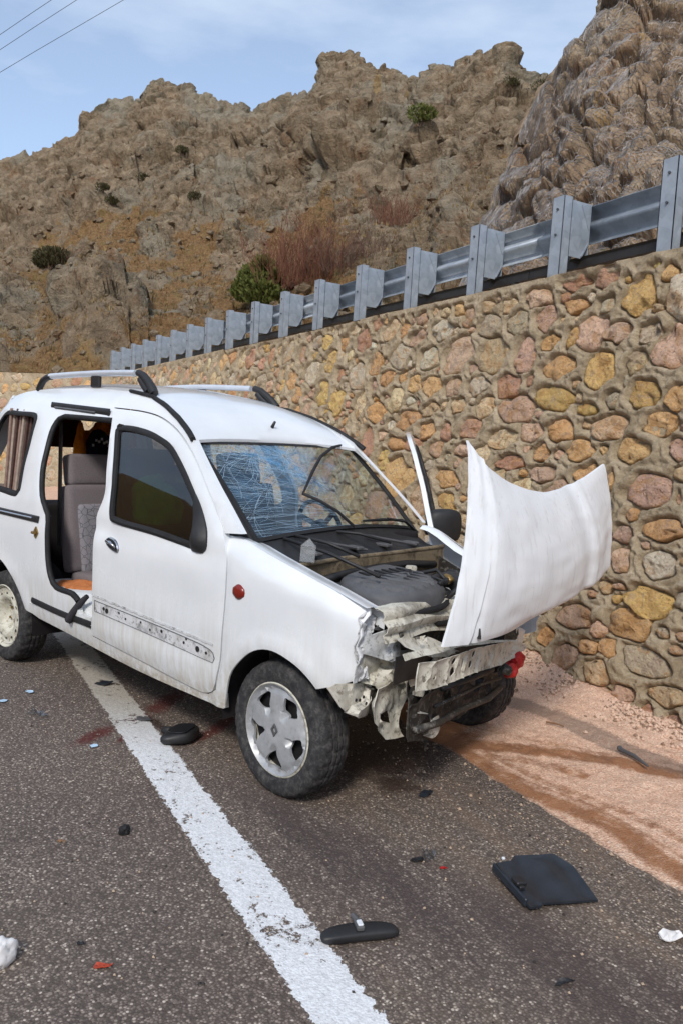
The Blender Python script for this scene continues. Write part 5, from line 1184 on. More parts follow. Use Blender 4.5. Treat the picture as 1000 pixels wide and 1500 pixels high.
col = N.ramp(n1, [(.3, srgb(226, 230, 234)), (.7, srgb(237, 240, 243))]); col = N.mix(N.math('MULTIPLY', N.sstep(n3, .5, .72), .4), col, srgb(190, 188, 184)); col = N.mix(N.math('MULTIPLY', N.sstep(sp, .68, .74), .7), col, srgb(120, 116, 110))
N.P('Base Color', col); N.P('Roughness', N.ramp(n3, [(.3, (.3,)*3), (.7, (.55,)*3)])); N.bump(n1, .08, .02); M_BONNET = N.m
bon = finish('bonnet', Vs, Fc, M_BONNET, van, 45, label='dented white bonnet standing upright on its front edge')
m = MB(); p = V[int(nu*.22)*nv+int(nv*.95)]; m.tube([tuple(p+np.array([.006, 0, .03])), tuple(p+np.array([.008, 0, 0])), tuple(p+np.array([.006, 0, -.012]))], [.003, .006, .009], 6); m.build('washer_jet', M_BLACK, bon)
# ------------------------------------------------------------------ wheels
TP = [(.197,.066),(.204,.080),(.222,.087),(.240,.091),(.262,.090),(.279,.084),(.289,.072),(.2955,.052),(.2965,.034),(.288,.031),(.288,.025),(.2975,.022),(.298,.006),(.289,.004),(.289,-.004),(.298,-.006),(.2975,-.022),(.288,-.025),(.288,-.031),(.2965,-.034),(.2955,-.052),(.289,-.072),(.279,-.084),(.262,-.090),(.240,-.091),(.222,-.087),(.204,-.080),(.197,-.066)]
def tyre_fn(r, h, k, j):
    ph = (k+int(abs(h)*55)) % 5
    if 5 <= j <= 8 or 19 <= j <= 22:
        if ph == 0: r -= .0085 if j not in (5, 22) else .004
    elif 10 < j < 17 and (k+2) % 5 == 0 and j not in (13, 14): r -= .005
    if j in (3, 4, 23, 24) and ph == 0: h *= .985
    return r, h
def rim_shape(parent, out):
    m = MB(); m.lathe([(.197, out*-.07), (.203, out*-.082), (.198, out*-.085), (.190, out*-.074), (.184, out*-.02), (.18, out*.05)], 56, 'Y'); return m.build('rim', M_STEELW, parent, autos=40)
def make_wheel(out, steer=0.0, loc=(0, 0, 0), cap=True, label=None):
    """out = +1 when the outer face looks along +y"""
    w = empty('wheel', label, None, loc, steer); w.parent = van
    m = MB(); m.lathe(TP, 150, 'Y', fn=tyre_fn); m.build('tyre', M_TYRE, w, autos=38)
    m = MB(); m.lathe([(.197, out*.07), (.205, out*.082), (.200, out*.086), (.190, out*.076), (.183, out*.03), (.181, out*-.06)], 56, 'Y'); m.build('rim', M_STEELW, w, autos=40)
    if cap:
        m = MB(); m.lathe([(0.0, out*.035), (.186, out*.035)], 32, 'Y'); m.build('brake_backing', M_BLACK, w)
        R0 = .196; disc = [(R0*math.cos(a), R0*math.sin(a)) for a in np.linspace(0, 2*math.pi, 72, endpoint=False)]; holes = []
        for k in range(5):
            th = 2*math.pi*(k+.5)/5+.30; pts = []
            for r_, da in ((.100, -.10), (.125, -.27), (.158, -.34), (.166, -.22), (.168, 0), (.166, .22), (.158, .34), (.125, .27), (.100, .10), (.094, 0)): pts.append((r_*math.cos(th+da), r_*math.sin(th+da)))
            holes.append(spl(pts, (), .014))
        P, T = cdt(disc, holes, .016); r_ = np.hypot(P[:, 0], P[:, 1]); an = np.arctan2(P[:, 1], P[:, 0])-.30; ph = np.abs(((an*5/(2*np.pi)+.5) % 1)-.5)*2
        y = .078+.016*(1-(r_/R0)**2)-.012*smst(r_, .165, .172)*(r_ < .19)+.010*smst(r_, .180, .187)-.030*smst(ph, .62, .98)*smst(r_, .055, .10)*(1-smst(r_, .158, .175))
        y = y-.006*np.exp(-(r_/.030)**4)
        V, Fc = shell(np.stack([P[:, 0], out*y, P[:, 1]], -1), T, np.array([0, -out*.012, 0])); hc = finish('hubcap', V, Fc, M_HUB, w, 38)
        m = MB(); A = [(.021*a, .030*b) for a, b in ((1, 0), (0, 1), (-1, 0), (0, -1))]; B = [(a*.52, b*.52) for a, b in A]
        for k in range(4):
            q = [A[k], A[(k+1) % 4], B[(k+1) % 4], B[k]]
            m.prism(q, .006, lambda a, b, d: (a, out*(.089+d), b))
        m.build('emblem', M_GREYP, hc)
    else:
        m = MB(); m.lathe([(0, out*.022), (.030, out*.022), (.034, out*.010), (.060, out*.006), (.078, out*.012), (.100, out*.046), (.118, out*.066), (.140, out*.068), (.152, out*.060), (.168, out*.058), (.184, out*.066)], 56, 'Y'); d_ = m.build('wheel_disc', M_STEELW, w, autos=45)
        m = MB()
        for k in range(12):
            a = 2*math.pi*k/12; c_ = (.146*math.cos(a), out*.0655, .146*math.sin(a)); m.lathe([(0, out*.0), (.011, out*.0)], 10, 'Y', c_)
        o = m.build('vent_hole', M_BLACK, d_); o['kind'] = 'stuff'
        m = MB()
        for k in range(4):
            a = 2*math.pi*k/4+.5; m.lathe([(0, out*.016), (.009, out*.016), (.010, 0)], 8, 'Y', (.050*math.cos(a), out*.008, .050*math.sin(a)))
        o = m.build('wheel_nut', M_BRASS, d_); o['kind'] = 'stuff'
    return w
make_wheel(-1, rad(-2), (0, -.700, .292), True, 'wheel with silver five-spoke wheel trim')
make_wheel(-1, 0, (-2.6, -.700, .292), False, 'bare steel wheel without a trim')
make_wheel(1, rad(-4), (0.0, .68, .292), True); make_wheel(1, 0, (-2.6, .68, .292), False)
# arch liners, floor pan, exhaust
for ax in (0.0, -2.6):
    for s_, y1 in ((-1, -.775), (1, .74)):
        m = MB(); k = 20; an = np.linspace(-.15 if ax < -1 else .62, math.pi+.15, k); V = []
        for y in (y1, y1-s_*-.0-s_*.28): V += [(ax+.372*math.cos(a), y, .285+.355*math.sin(a)) for a in an]
        m.add(V, [(i, i+1, k+i+1, k+i) for i in range(k-1)]); m.build('arch_liner', M_DARK, van, True)
m = MB(); m.add([(-3.18, -.72, .36), (-.42, -.72, .27), (-.42, .72, .27), (-3.18, .70, .36)], [(0, 1, 2, 3)]); m.add([(-.42, -.5, .27), (.20, -.45, .33), (.18, .38, .33), (-.42, .5, .27)], [(0, 1, 2, 3)]); m.build('underbody', M_GREASE, van)
m = MB(); m.tube([(-2.6, -.62, .29), (-2.6, .62, .29)], .045, 8); m.build('rear_axle', M_GREASE, van)
m = MB(); m.tube([(0, -.62, .27), (0, .62, .27)], .03, 8); m.build('front_axle', M_GREASE, van)

# ------------------------------------------------------------------ wrecked front end: crumpled sheets
NF = np.array([.98, .196, 0.0]); NF /= np.linalg.norm(NF); AF = np.array([-NF[1], NF[0], 0.0])
def facets(P, seed):
    """creased, faceted relief like buckled sheet metal"""
    f1, f2, cid = worley(P, seed); a = (cid % 629)/100.; t = ((cid >> 8) % 100)/100.
    return (np.cos(a)*P[:, 0]+np.sin(a)*P[:, 1]) % 1.0*.6*t+.5*np.abs(perlin(P*.8, seed+1))+.4*t
def crumple(name, outline, c_, mat, amp=.03, sc=9, seed=1, holes=(), step=.016, bow=0.0, tilt=(0, 0), thick=.004, lip=0.0, sharp=True, **kw):
    o_ = spl(outline, set(range(len(outline))) if sharp else (), step*1.3)
    P, T = cdt(o_, holes, step); ca, cz = P.mean(0)
    P3 = np.stack([P[:, 0]*sc, P[:, 1]*sc, 0*P[:, 0]+seed*3.7], -1)
    fr_, _e = facet_rock(P3*.62+.1*np.stack([perlin(P3, 1), perlin(P3, 2), 0*P3[:, 0]], -1), seed, 1.0); d = amp*.75*fr_+amp*.30*fbm(P3*1.3, 2, seed+9)
    e = bdist(o_, P[:, 0], P[:, 1]); d = d+lip*np.exp(-(e/.012)**2)+bow*(1-((P[:, 0]-ca)**2+(P[:, 1]-cz)**2)/(.0001+((P-[ca, cz])**2).sum(1).max()))
    d = d+tilt[0]*(P[:, 0]-ca)+tilt[1]*(P[:, 1]-cz)
    W_ = np.outer(c_+d, NF)+np.outer(P[:, 0]+.2*amp*perlin(P3*.9, seed+3), AF); W_[:, 2] = P[:, 1]+.2*amp*perlin(P3*.9, seed+4)
    V, Fc = shell(W_, T, -NF*thick); return finish(name, V, Fc, mat, van, 24, **kw)
# bumper beam: pressed ribs and punched holes
BEAM = [(-.800,.722),(-.597,.707),(-.312,.687),(-.005,.654),(.217,.627),(.300,.595),(.320,.545),(.18,.538),(.05,.540),(-.29,.576),(-.578,.597),(-.807,.613),(-.812,.669)]
def oval(a, z, ra, rz, n=10, t=.3): return [(a+ra*math.cos(k)*math.cos(t)-rz*math.sin(k)*math.sin(t), z+ra*math.cos(k)*math.sin(t)+rz*math.sin(k)*math.cos(t)) for k in np.linspace(0, 6.283, n, endpoint=False)]
HOL = [oval(-.514,.676,.017,.010), oval(-.529,.634,.018,.014), oval(-.281,.659,.017,.011), oval(-.319,.621,.017,.012), oval(-.415,.646,.008,.022, t=-.35), oval(-.092,.619,.010,.009), oval(-.693,.648,.008,.009), oval(-.754,.649,.007,.010), oval(.10,.585,.012,.010)]
bo = spl(BEAM, {0, 4, 6, 11}, .018); HOL = [[(sum(q[0] for q in h)/len(h)+1.35*(x-sum(q[0] for q in h)/len(h)), sum(q[1] for q in h)/len(h)+1.35*(z-sum(q[1] for q in h)/len(h))) for x, z in h] for h in HOL]
P, T = cdt(bo, HOL, .012); d = np.zeros(len(P))
for (a0, z0), (a1, z1) in (((-.575,.703),(-.600,.600)), ((-.363,.692),(-.427,.583)), ((-.191,.669),(-.251,.578)), ((-.02,.654),(-.085,.556)), ((-.715,.714),(-.748,.614)), ((-.47,.70),(-.52,.59)), ((.12,.64),(.06,.545))):
    t = np.clip((P[:, 1]-z0)/(z1-z0), -.2, 1.2); d += .009*np.exp(-((P[:, 0]-a0-t*(a1-a0))/.008)**2)
e = bdist(bo, P[:, 0], P[:, 1]); d += .008*np.exp(-(e/.008)**2); P3 = np.stack([P[:, 0]*7, P[:, 1]*7, 0*P[:, 0]], -1); d += .005*fbm(P3, 3, 15)+.04*smst(P[:, 0], .14, .30)*facets(P3*1.6, 8)-.03*smst(P[:, 0], -.68, -.80)
W_ = np.outer(.529+d, NF)+np.outer(P[:, 0], AF); W_[:, 2] = P[:, 1]; V, Fc = shell(W_, T, -NF*.005); finish('bumper_beam', V, Fc, M_CREAM, van, 28)
crumple('beam_flange', [(-.82,.725),(-.60,.712),(-.31,.692),(0,.659),(.20,.632),(.18,.64),(-.31,.715),(-.80,.742)], .49, M_CREAM, .012, 8, 3, tilt=(0, -1.2))
crumple('beam_back', [(-.78,.72),(-.3,.69),(.25,.62),(.25,.54),(-.3,.57),(-.78,.61)], .40, M_BLACK, .01, 8, 4)
crumple('headlamp_shell', [(-.79,.78),(-.684,.806),(-.588,.814),(-.507,.739),(-.50,.69),(-.554,.644),(-.593,.638),(-.79,.71)], .27, M_FOIL, .05, 8, 5, bow=.05, step=.012)
crumple('headlamp_frame', [(-.74,.80),(-.69,.83),(-.60,.84),(-.52,.80),(-.49,.74),(-.53,.76),(-.60,.795),(-.69,.79)], .285, M_GREYP, .03, 10, 6)
crumple('headlamp_bracket', [(-.60,.65),(-.52,.70),(-.47,.76),(-.44,.72),(-.48,.64),(-.56,.60)], .27, M_GREASE, .04, 10, 16)
crumple('front_panel', [(-.80,.70),(-.70,.712),(-.563,.68),(-.40,.70),(-.30,.66),(-.32,.54),(-.55,.538),(-.69,.56),(-.80,.60)], .235, M_CREAM, .06, 6, 7, bow=.06)
crumple('fog_lamp_cup', oval(-.665,.585,.055,.045,16,0), .29, M_CREAM, .02, 9, 8, bow=.05, sharp=False)
crumple('wing_corner', [(-.925,.588),(-.886,.598),(-.683,.566),(-.661,.494),(-.712,.433),(-.803,.452),(-.886,.510)], .20, M_DIRTYW, .035, 8, 9, bow=.05)
for a, z in ((-.84,.535), (-.81,.528), (-.78,.533), (-.755,.50)):
    m = MB(); c_ = NF*.265+AF*a+np.array([0, 0, z]); m.tube([tuple(c_), tuple(c_+NF*.004)], .007, 8); m.build('screw_hole', M_BLACK, van)
crumple('gap_shade_sheet', [(-.72,.57),(-.58,.60),(-.50,.58),(-.55,.47),(-.66,.42),(-.74,.45)], .245, M_GREASE, .05, 8, 10)  # dark sheet painted in for the shade of the gap beside the bracket
BRH = [(-.75,.466),(-.674,.464),(-.646,.406),(-.717,.430)]
crumple('bent_bracket', [(-.839,.525),(-.784,.581),(-.55,.590),(-.396,.590),(-.40,.50),(-.50,.47),(-.575,.440),(-.60,.38),(-.565,.331),(-.70,.352),(-.80,.45)], .34, M_CREAM, .045, 8, 11, holes=[BRH], step=.013, lip=.012)
crumple('torn_strip', [(-.62,.60),(-.42,.64),(-.36,.66),(-.40,.58),(-.52,.50),(-.58,.52)], .40, M_DIRTYW, .05, 11, 12)
crumple('radiator', [(-.60,.62),(-.264,.57),(.30,.50),(.34,.45),(.34,.32),(.03,.31),(-.33,.31),(-.60,.34)], .385, M_GREASE, .035, 5, 13, step=.016)
crumple('lower_crossmember', [(-.70,.50),(-.55,.53),(-.264,.505),(.10,.465),(.33,.42),(.33,.335),(.05,.315),(-.33,.32),(-.56,.33),(-.70,.37)], .425, M_GREASE, .035, 6, 14, lip=.012)
crumple('mount_plate', [(-.56,.415),(-.47,.42),(-.44,.36),(-.52,.335),(-.58,.36)], .455, M_DIRTYW, .02, 9, 17)
crumple('rag_of_undertray', [(-.30,.50),(.05,.46),(.20,.42),(.12,.36),(-.10,.38),(-.28,.42)], .42, M_BLACK, .06, 7, 18)
crumple('top_flap', [(-.721,.774),(-.60,.765),(-.466,.745),(-.266,.655),(-.40,.655),(-.545,.681),(-.69,.74)], .41, M_DIRTYW, .03, 8, 19, tilt=(0, -.8))
# lock panel: a smooth pressed strip, buckled, running across under the bonnet
aa = np.linspace(-.76, .46, 44); prof_ = [(.30, .030), (.345, .034), (.372, .024), (.380, .006), (.372, -.012), (.385, -.022), (.398, -.034), (.394, -.056), (.378, -.070), (.385, -.085), (.392, -.10)]; V = []
for a in aa:
    zc = float(np.interp(a, [-.76, -.55, -.2, .1, .46], [.865, .850, .845, .84, .825]))+.012*math.sin(a*9)+.010*mnoise.noise(Vector((a*6, 1, 0))); cc = .02*math.sin(a*5+1)+.015*mnoise.noise(Vector((a*5, 7, 0)))-.05*float(smst(a, -.60, -.78))
    for c_, dz in prof_: q = NF*(c_+cc)+AF*a; V.append((q[0], q[1], zc+dz))
np_ = len(prof_); T = np.array([t for i in range(len(aa)-1) for j in range(np_-1) for t in ((i*np_+j, (i+1)*np_+j, (i+1)*np_+j+1), (i*np_+j, (i+1)*np_+j+1, i*np_+j+1))]); Vs, Fc = shell(np.array(V), T, -NF*.004); finish('lock_panel', Vs, Fc, M_CREAM, van, 50)
crumple('lock_panel_face', [(-.70,.83),(-.404,.785),(.35,.77),(.35,.66),(-.40,.68),(-.66,.72)], .34, M_GREASE, .03, 6, 21)
crumple('torn_wing_edge', [(-.80,.905),(-.72,.893),(-.672,.858),(-.715,.84),(-.735,.80),(-.742,.741),(-.748,.679),(-.745,.60),(-.84,.60),(-.835,.70),(-.835,.80),(-.83,.86)], .255, M_TORN, .03, 16, 22, step=.009)
crumple('far_wing_tip', [(.42,.64),(.52,.63),(.60,.60),(.545,.47),(.50,.48),(.47,.56)], .48, M_PAINTW, .02, 8, 23)
crumple('far_wing_inner', [(.25,.66),(.46,.64),(.48,.50),(.40,.47),(.30,.52)], .46, M_GREASE, .04, 8, 24)
for k, (a, z, r_) in enumerate(((.265,.525,.046), (.175,.490,.036), (.12,.505,.028))):
    bm = bmesh.new(); bmesh.ops.create_icosphere(bm, subdivisions=3, radius=r_)
    for v in bm.verts: v.co *= 1+.35*mnoise.noise(v.co*34+Vector((k*5, 0, 0)))+.15*mnoise.noise(v.co*90)
    me = bpy.data.meshes.new('red_rag'); bm.to_mesh(me); bm.free(); me.materials.append(M_RED if k < 2 else M_GREASE)
    link('red_rag' if k < 2 else 'rubber_lump', me, van, loc=tuple(NF*.545+AF*a+np.array([0, 0, z])))
erng = random.Random(9)
for k in range(18):        # slivers of torn metal and plastic caught in the front
    a = erng.uniform(-.85, .35); z = erng.uniform(.36, .82); c_ = erng.uniform(.26, .47)-max(0, z-.7)*.3
    p = NF*c_+AF*a+np.array([0, 0, z]); m = MB(); L_ = erng.uniform(.03, .10); d = Vector((erng.uniform(-1, 1), erng.uniform(-1, 1), erng.uniform(-1, 1))).normalized(); s_ = d.orthogonal().normalized()*erng.uniform(.005, .018)
    p = Vector(p); u_ = d.cross(s_).normalized()*.003; q = [p-d*L_*.5-s_, p-d*L_*.1+s_*.8+u_*3, p+d*L_*.5, p-s_*.4-u_*2]; m.add(q+[x+u_ for x in q], [(0, 1, 2, 3), (7, 6, 5, 4), (0, 4, 5, 1), (1, 5, 6, 2), (2, 6, 7, 3), (3, 7, 4, 0)])
    m.build('torn_sliver', erng.choice((M_CREAM, M_DIRTYW, M_GREASE, M_GREASE, M_FOIL, M_BLACK)), van)
for k in range(3):
    a = erng.uniform(-.6, .2); z = erng.uniform(.38, .66); pts = [Vector(NF*.40+AF*a+np.array([0, 0, z]))]; dr = Vector((.3, erng.uniform(-1, 1), -.4))
    for i in range(6): dr = (dr+Vector((erng.uniform(-.6, .6), erng.uniform(-1, 1), erng.uniform(-.9, .6)))*.7).normalized(); pts.append(pts[-1]+dr*.03)
    m = MB(); m.tube(pts, erng.choice((.006, .009, .013)), 6); m.build('torn_hose', erng.choice((M_RUBBER, M_BLACK, M_GREASE)), van, True)

for pts, r_, mt in (([(-.70, .42), (-.5, .395), (-.2, .37), (.12, .345), (.30, .36)], .016, M_GREASE), ([(-.52, .47), (-.2, .455), (.05, .43), (.28, .41)], .008, M_GREASE), ([(-.45, .53), (-.1, .50), (.2, .47)], .013, M_BLACK)):
    m = MB(); m.tube([tuple(NF*(.462+.012*math.sin(i*2.3))+AF*a+np.array([0, 0, z+.006*math.sin(i*3.1)])) for i, (a, z) in enumerate(pts)], r_, 8); m.build('cross_pipe', mt, van, True)

# ------------------------------------------------------------------ inside the van
m = MB(); m.add([(-3.15, -.70, .52), (-.45, -.70, .48), (-.45, .66, .48), (-3.15, .62, .52)], [(0, 1, 2, 3)]); m.build('cabin_floor', M_DARK, van)
soft_box('dashboard', (-.56, -.02, .86), (.40, 1.34, .40), M_DARK, van)
m = MB(); n_ = 28; V = [(0.17*math.cos(t)+.014*math.cos(s)*math.cos(t), .17*math.sin(t)+.014*math.cos(s)*math.sin(t), .014*math.sin(s)) for t in np.linspace(0, 6.283, n_, endpoint=False) for s in np.linspace(0, 6.283, 8, endpoint=False)]
m.add(V, [(i*8+k, i*8+(k+1) % 8, ((i+1) % n_)*8+(k+1) % 8, ((i+1) % n_)*8+k) for i in range(n_) for k in range(8)])
for t in (0.0, 2.1, 4.2): m.box((.08*math.cos(t), .08*math.sin(t), 0), (.17, .03, .012), Matrix.Rotation(t, 3, 'Z'))
m.lathe([(0, .02), (.05, .015), (.055, -.03)], 16, 'Z')
o = m.build('steering_wheel', M_BLACK, van, autos=50); o.location = (-.87, .34, 1.03); o.rotation_euler = (0, rad(62), 0)
def seat(x, y, w_, zb, back_h, mat, patt, parent, tilt=.22):
    s_ = empty('seat', None, None, (x, y, zb)); s_.parent = parent
    soft_box('seat_cushion', (.24, 0, 0), (.52, w_, .16), mat, s_, (0, -.06, 0))
    soft_box('backrest', (-.06-.5*back_h*math.sin(tilt), 0, .04+back_h/2), (.15, w_*.98, back_h), mat, s_, (0, -tilt, 0))
    if patt: 
        o = soft_box('backrest_facing', (-.06-.5*back_h*math.sin(tilt)+.070, .0, .02+back_h*.43), (.08, w_*.78, back_h*.80), patt, s_, (0, -tilt, 0))
        soft_box('cushion_facing', (.26, .03, .055), (.46, w_*.66, .07), patt, s_, (0, -.06, 0))
    soft_box('headrest', (-.05-(back_h+.13)*math.sin(tilt), 0, back_h+.13), (.11, w_*.62 if not patt else w_*.86, .21), mat, s_, (0, -tilt, 0))
    return s_
seat(-1.42, -.37, .50, .62, .58, M_SEATD, None, van); seat(-1.45, .34, .50, .62, .58, M_SEATD, None, van)
seat(-2.12, -.30, .56, .575, .56, M_SEAT, M_SEATP, van, .20); seat(-2.12, .28, .56, .56, .52, M_SEAT, M_SEATP, van, .20)
m = MB(); m.tube([(-2.235, -.56, .74), (-2.21, -.565, .68)], .011, 6); m.tube([(-2.20, -.55, .73), (-2.18, -.555, .69)], .012, 6); m.build('belt_buckle', M_CHROME, van)
m = MB()
for x0, x1, z0, z1 in ((-2.27, -2.25, 1.57, .78),): m.add([(x0-.022, -.60, z0), (x0+.022, -.60, z0), (x1+.022, -.60, z1), (x1-.022, -.60, z1)], [(0, 1, 2, 3)])
o = m.build('rear_seat_belt', M_BLACK, van); o.modifiers.new('s', 'SOLIDIFY').thickness = .004
m = MB(); m.add([(-3.1, -.55, 1.72), (-1.1, -.58, 1.66), (-1.1, .48, 1.66), (-3.1, .42, 1.72)], [(0, 1, 2, 3)]); m.build('headliner', M_MAROON, van)
m = MB(); m.box((-1.53, -.655, 1.05), (.07, .05, 1.05), Matrix.Rotation(.10, 3, 'Y'), bev=.012); m.build('centre_pillar', M_DARK, van)
m = MB(); m.box((-2.34, .60, 1.30), (.10, .04, .62), Matrix.Rotation(-.10, 3, 'Y'), bev=.012); m.box((-2.7, .66, .86), (.9, .03, .46), bev=.01); o = m.build('side_trim', M_TRIM, van); o['kind'] = 'stuff'
# tailgate with its window opening
tg = path([(-.70,.46)], [(-.72,1.0),(-.66,1.35),(-.60,1.60)], [(-.52,1.74),(.40,1.74)], [(.46,1.60),(.55,1.35),(.64,1.0)], [(.66,.46)], step=.06)
tw = spl([(-.55,1.02),(-.53,1.45),(-.47,1.60),(.36,1.60),(.42,1.45),(.50,1.02)], (), .05)
P, T = cdt(tg, [tw], .10); x = -3.235+.10*smst(P[:, 1], 1.0, 1.75)+.02; V, Fc = shell(np.stack([x, P[:, 0], P[:, 1]], -1), T, np.array([.03, 0, 0])); finish('tailgate', V, Fc, M_PAINTW, van)

def lump(name, c_, size, mat, parent=None, seed=0, amp=.35, rot=0.0, sub=4, freq=3.0, **kw):
    bm = bmesh.new(); bmesh.ops.create_icosphere(bm, subdivisions=sub, radius=1.0); o_ = Vector((seed*7.1, seed*3.3, seed))
    for v in bm.verts:
        n_ = mnoise.fractal(v.co*freq*.5+o_, 1, 2, 3)+.5*(1-2*abs(mnoise.noise(v.co*freq+o_*2))); q = v.co*(1+amp*.5*n_); v.co = Vector((q.x*size[0], q.y*size[1], max(q.z, -.55)*size[2]))
    me = bpy.data.meshes.new(name); bm.to_mesh(me); bm.free(); me.materials.append(mat); me.polygons.foreach_set('use_smooth', [True]*len(me.polygons))
    o = link(name, me, parent, loc=c_, **kw); o.rotation_euler = (0, 0, rot); return o
# things lying in the van
j = empty('jacket', 'orange jacket with a navy panel and checkered band heaped behind the grey rear seat', 'jacket', (-2.90, 0, 1.10))
lump('jacket_body', (0, .06, .24), (.14, .17, .24), M_ORANGE, j, 1, .5); lump('sleeve', (.03, .18, .36), (.09, .13, .10), M_ORANGE, j, 2, .5); lump('sleeve', (.08, -.16, .26), (.05, .035, .20), M_ORANGE, j, 3, .4); lump('navy_panel', (.12, -.03, .29), (.06, .095, .14), M_NAVY, j, 4, .3)
M_WHITE = plain('white_tape', srgb(220, 224, 228), .5)
m = MB()
for r_ in range(2):
    for k in range(9):
        y0 = -.115+k*.019; z0 = .315+r_*.019+.02*math.sin(k*.7)+(k*.003); x0 = .188-.0035*(k-4)**2*.35
        m.add([(x0, y0, z0), (x0, y0+.019, z0), (x0, y0+.019, z0+.019), (x0, y0, z0+.019)], [(0, 1, 2, 3)], (k+r_) % 2)
m.build('checkered_band', [M_WHITE, M_NAVY], j)
lump('maroon_cloth', (-3.02, -.20, 1.50), (.09, .15, .19), M_MAROON, None, 6, .3, label='dark maroon cloth hanging under the roof at the rear of the van', cat='cloth')
bx_ = empty('crate', 'dark load box under the orange jacket in the back of the van', 'box', (-2.95, 0, .52)); soft_box('box_body', (0, 0, .24), (.40, .95, .48), M_DARK, bx_)
sl = empty('slat_bundle', 'bundle of brown striped wooden slats behind the rear quarter window', 'wood bundle', (-2.86, -.60, .56))
M_SLAT = [plain('slat_brown', srgb(150, 124, 112), .7, 0, .3, 30), plain('slat_dark', srgb(84, 62, 56), .7, 0, .3, 30), plain('slat_pale', srgb(176, 160, 146), .7, 0, .2, 30)]
for k in range(9):
    m = MB(); m.box((-.10+.026*k, -.02+.012*(k % 3), .56), (.022, .03, 1.06), Matrix.Rotation(.17+.012*(k-4), 3, 'Y'), bev=.004); m.build('slat', M_SLAT[(0, 2, 0, 1, 0, 1, 2, 1, 1)[k]], sl)
m = MB(); m.box((-.005, 0, .42), (.26, .07, .012)); m.build('tie', M_SLAT[2], sl)
lump('green_jacket', (-1.42, -.47, 1.12), (.17, .11, .17), M_GREEN, None, 8, .55, label='bright green jacket on the front seat behind the tinted door window', cat='jacket')
lump('tan_cloth', (-1.93, -.62, .55), (.20, .10, .06), M_TAN, None, 9, .5, .2, label='tan brown cloth on the van floor inside the open side', cat='cloth')
# clear ornament left standing on the cowl
N = NT('ornament_glass', .03); N.P('Transmission Weight', .85); N.P('Base Color', (0.93, .96, .97)); N.P('IOR', 1.45); M_ORN = N.m
m = MB(); A = [(-.033, -.016), (.033, -.016), (.033, .016), (-.033, .016)]
m.add([(x, y, 0) for x, y in A]+[(x*1.02, y, .072) for x, y in A]+[(0, -.006, .105), (0, .006, .105)], [(3, 2, 1, 0), (0, 1, 5, 4), (1, 2, 6, 5), (2, 3, 7, 6), (3, 0, 4, 7), (4, 5, 8), (6, 7, 9), (5, 6, 9, 8), (7, 4, 8, 9)])
o = m.build('glass_ornament', M_ORN, None, label='small clear house-shaped glass block standing at the corner of the windscreen', cat='ornament', loc=(-.075, -.575, 1.0)); o.rotation_euler = (0, .04, rad(42))
# ------------------------------------------------------------------ wreckage scattered on the road
def GP(s, n, z=0.004): return tuple(RD(s, n, z))
o = empty('broken_mirror', 'broken-off black door mirror lying face up beside the white line near the front wheel', 'door mirror', GP(.47, -.925), .5)
bm = bmesh.new(); bmesh.ops.create_cube(bm, size=1); bmesh.ops.subdivide_edges(bm, edges=bm.edges, cuts=5, use_grid_fill=True)
for v in bm.verts:
    q = v.co*2; n_ = (abs(q.x)**3.6+abs(q.y)**3.6+abs(q.z)**3)**(1/3.3); q = q/n_; v.co = Vector((q.x*.078, q.y*.095*(1-.22*q.x)+.012*q.x, (q.z*.5+.5)*.062*(1+.22*q.x)))
me = bpy.data.meshes.new('mirror_housing'); bm.to_mesh(me); bm.free(); me.polygons.foreach_set('use_smooth', [True]*len(me.polygons)); me.materials.append(M_BLACK); link('mirror_housing', me, o)
m = MB(); m.tube([(-.07, .03, .03), (-.115, .05, .02), (-.13, .06, .01)], [.022, .02, .012], 7); m.build('broken_stalk', M_RUBBER, o, True)
P, T = cdt(spl([(-.045, -.055), (.048, -.062), (.05, .056), (-.042, .052)], (), .02), [], .03); V, Fc = shell(np.stack([P[:, 0], P[:, 1], .0665+.14*P[:, 0]], -1), T, np.array([0, 0, -.004])); finish('mirror_glass', V, Fc, plain('dark_mirror', srgb(60, 62, 66), .35, .6), o)
# interior mirror
def mirror_in():
    # both ends measured on the ground at the photograph's scale
    o = empty('rear_view_mirror', 'long black interior rear-view mirror with a pale mount lying beside the white line', 'rear-view mirror', (.905, -1.255, .004), rad(57))
    bm = bmesh.new(); bmesh.ops.create_cube(bm, size=1); bmesh.ops.subdivide_edges(bm, edges=bm.edges, cuts=7, use_grid_fill=True)
    for v in bm.verts:
        q = v.co*2; n_ = (abs(q.x)**4+abs(q.y)**4+abs(q.z)**3)**(1/3.6); q = q/n_; v.co = Vector((q.x*.125, q.y*.034*(1-.12*q.x*q.x)-.012*q.x*q.x, (q.z*.5+.5)*.034))
    me = bpy.data.meshes.new('mirror_shell'); bm.to_mesh(me); bm.free(); me.polygons.foreach_set('use_smooth', [True]*len(me.polygons)); me.materials.append(M_BLACK); link('mirror_shell', me, o)
    m = MB(); m.box((.0, .0, .040), (.026, .050, .018), bev=.005); m.tube([(0, .02, .04), (-.01, .045, .045)], .009, 8); m.build('mount', M_GREYP, o)
    m = MB(); m.box((.0, -.006, .050), (.018, .028, .008), bev=.003); m.build('mount_button', M_WHITE, o)
mirror_in()
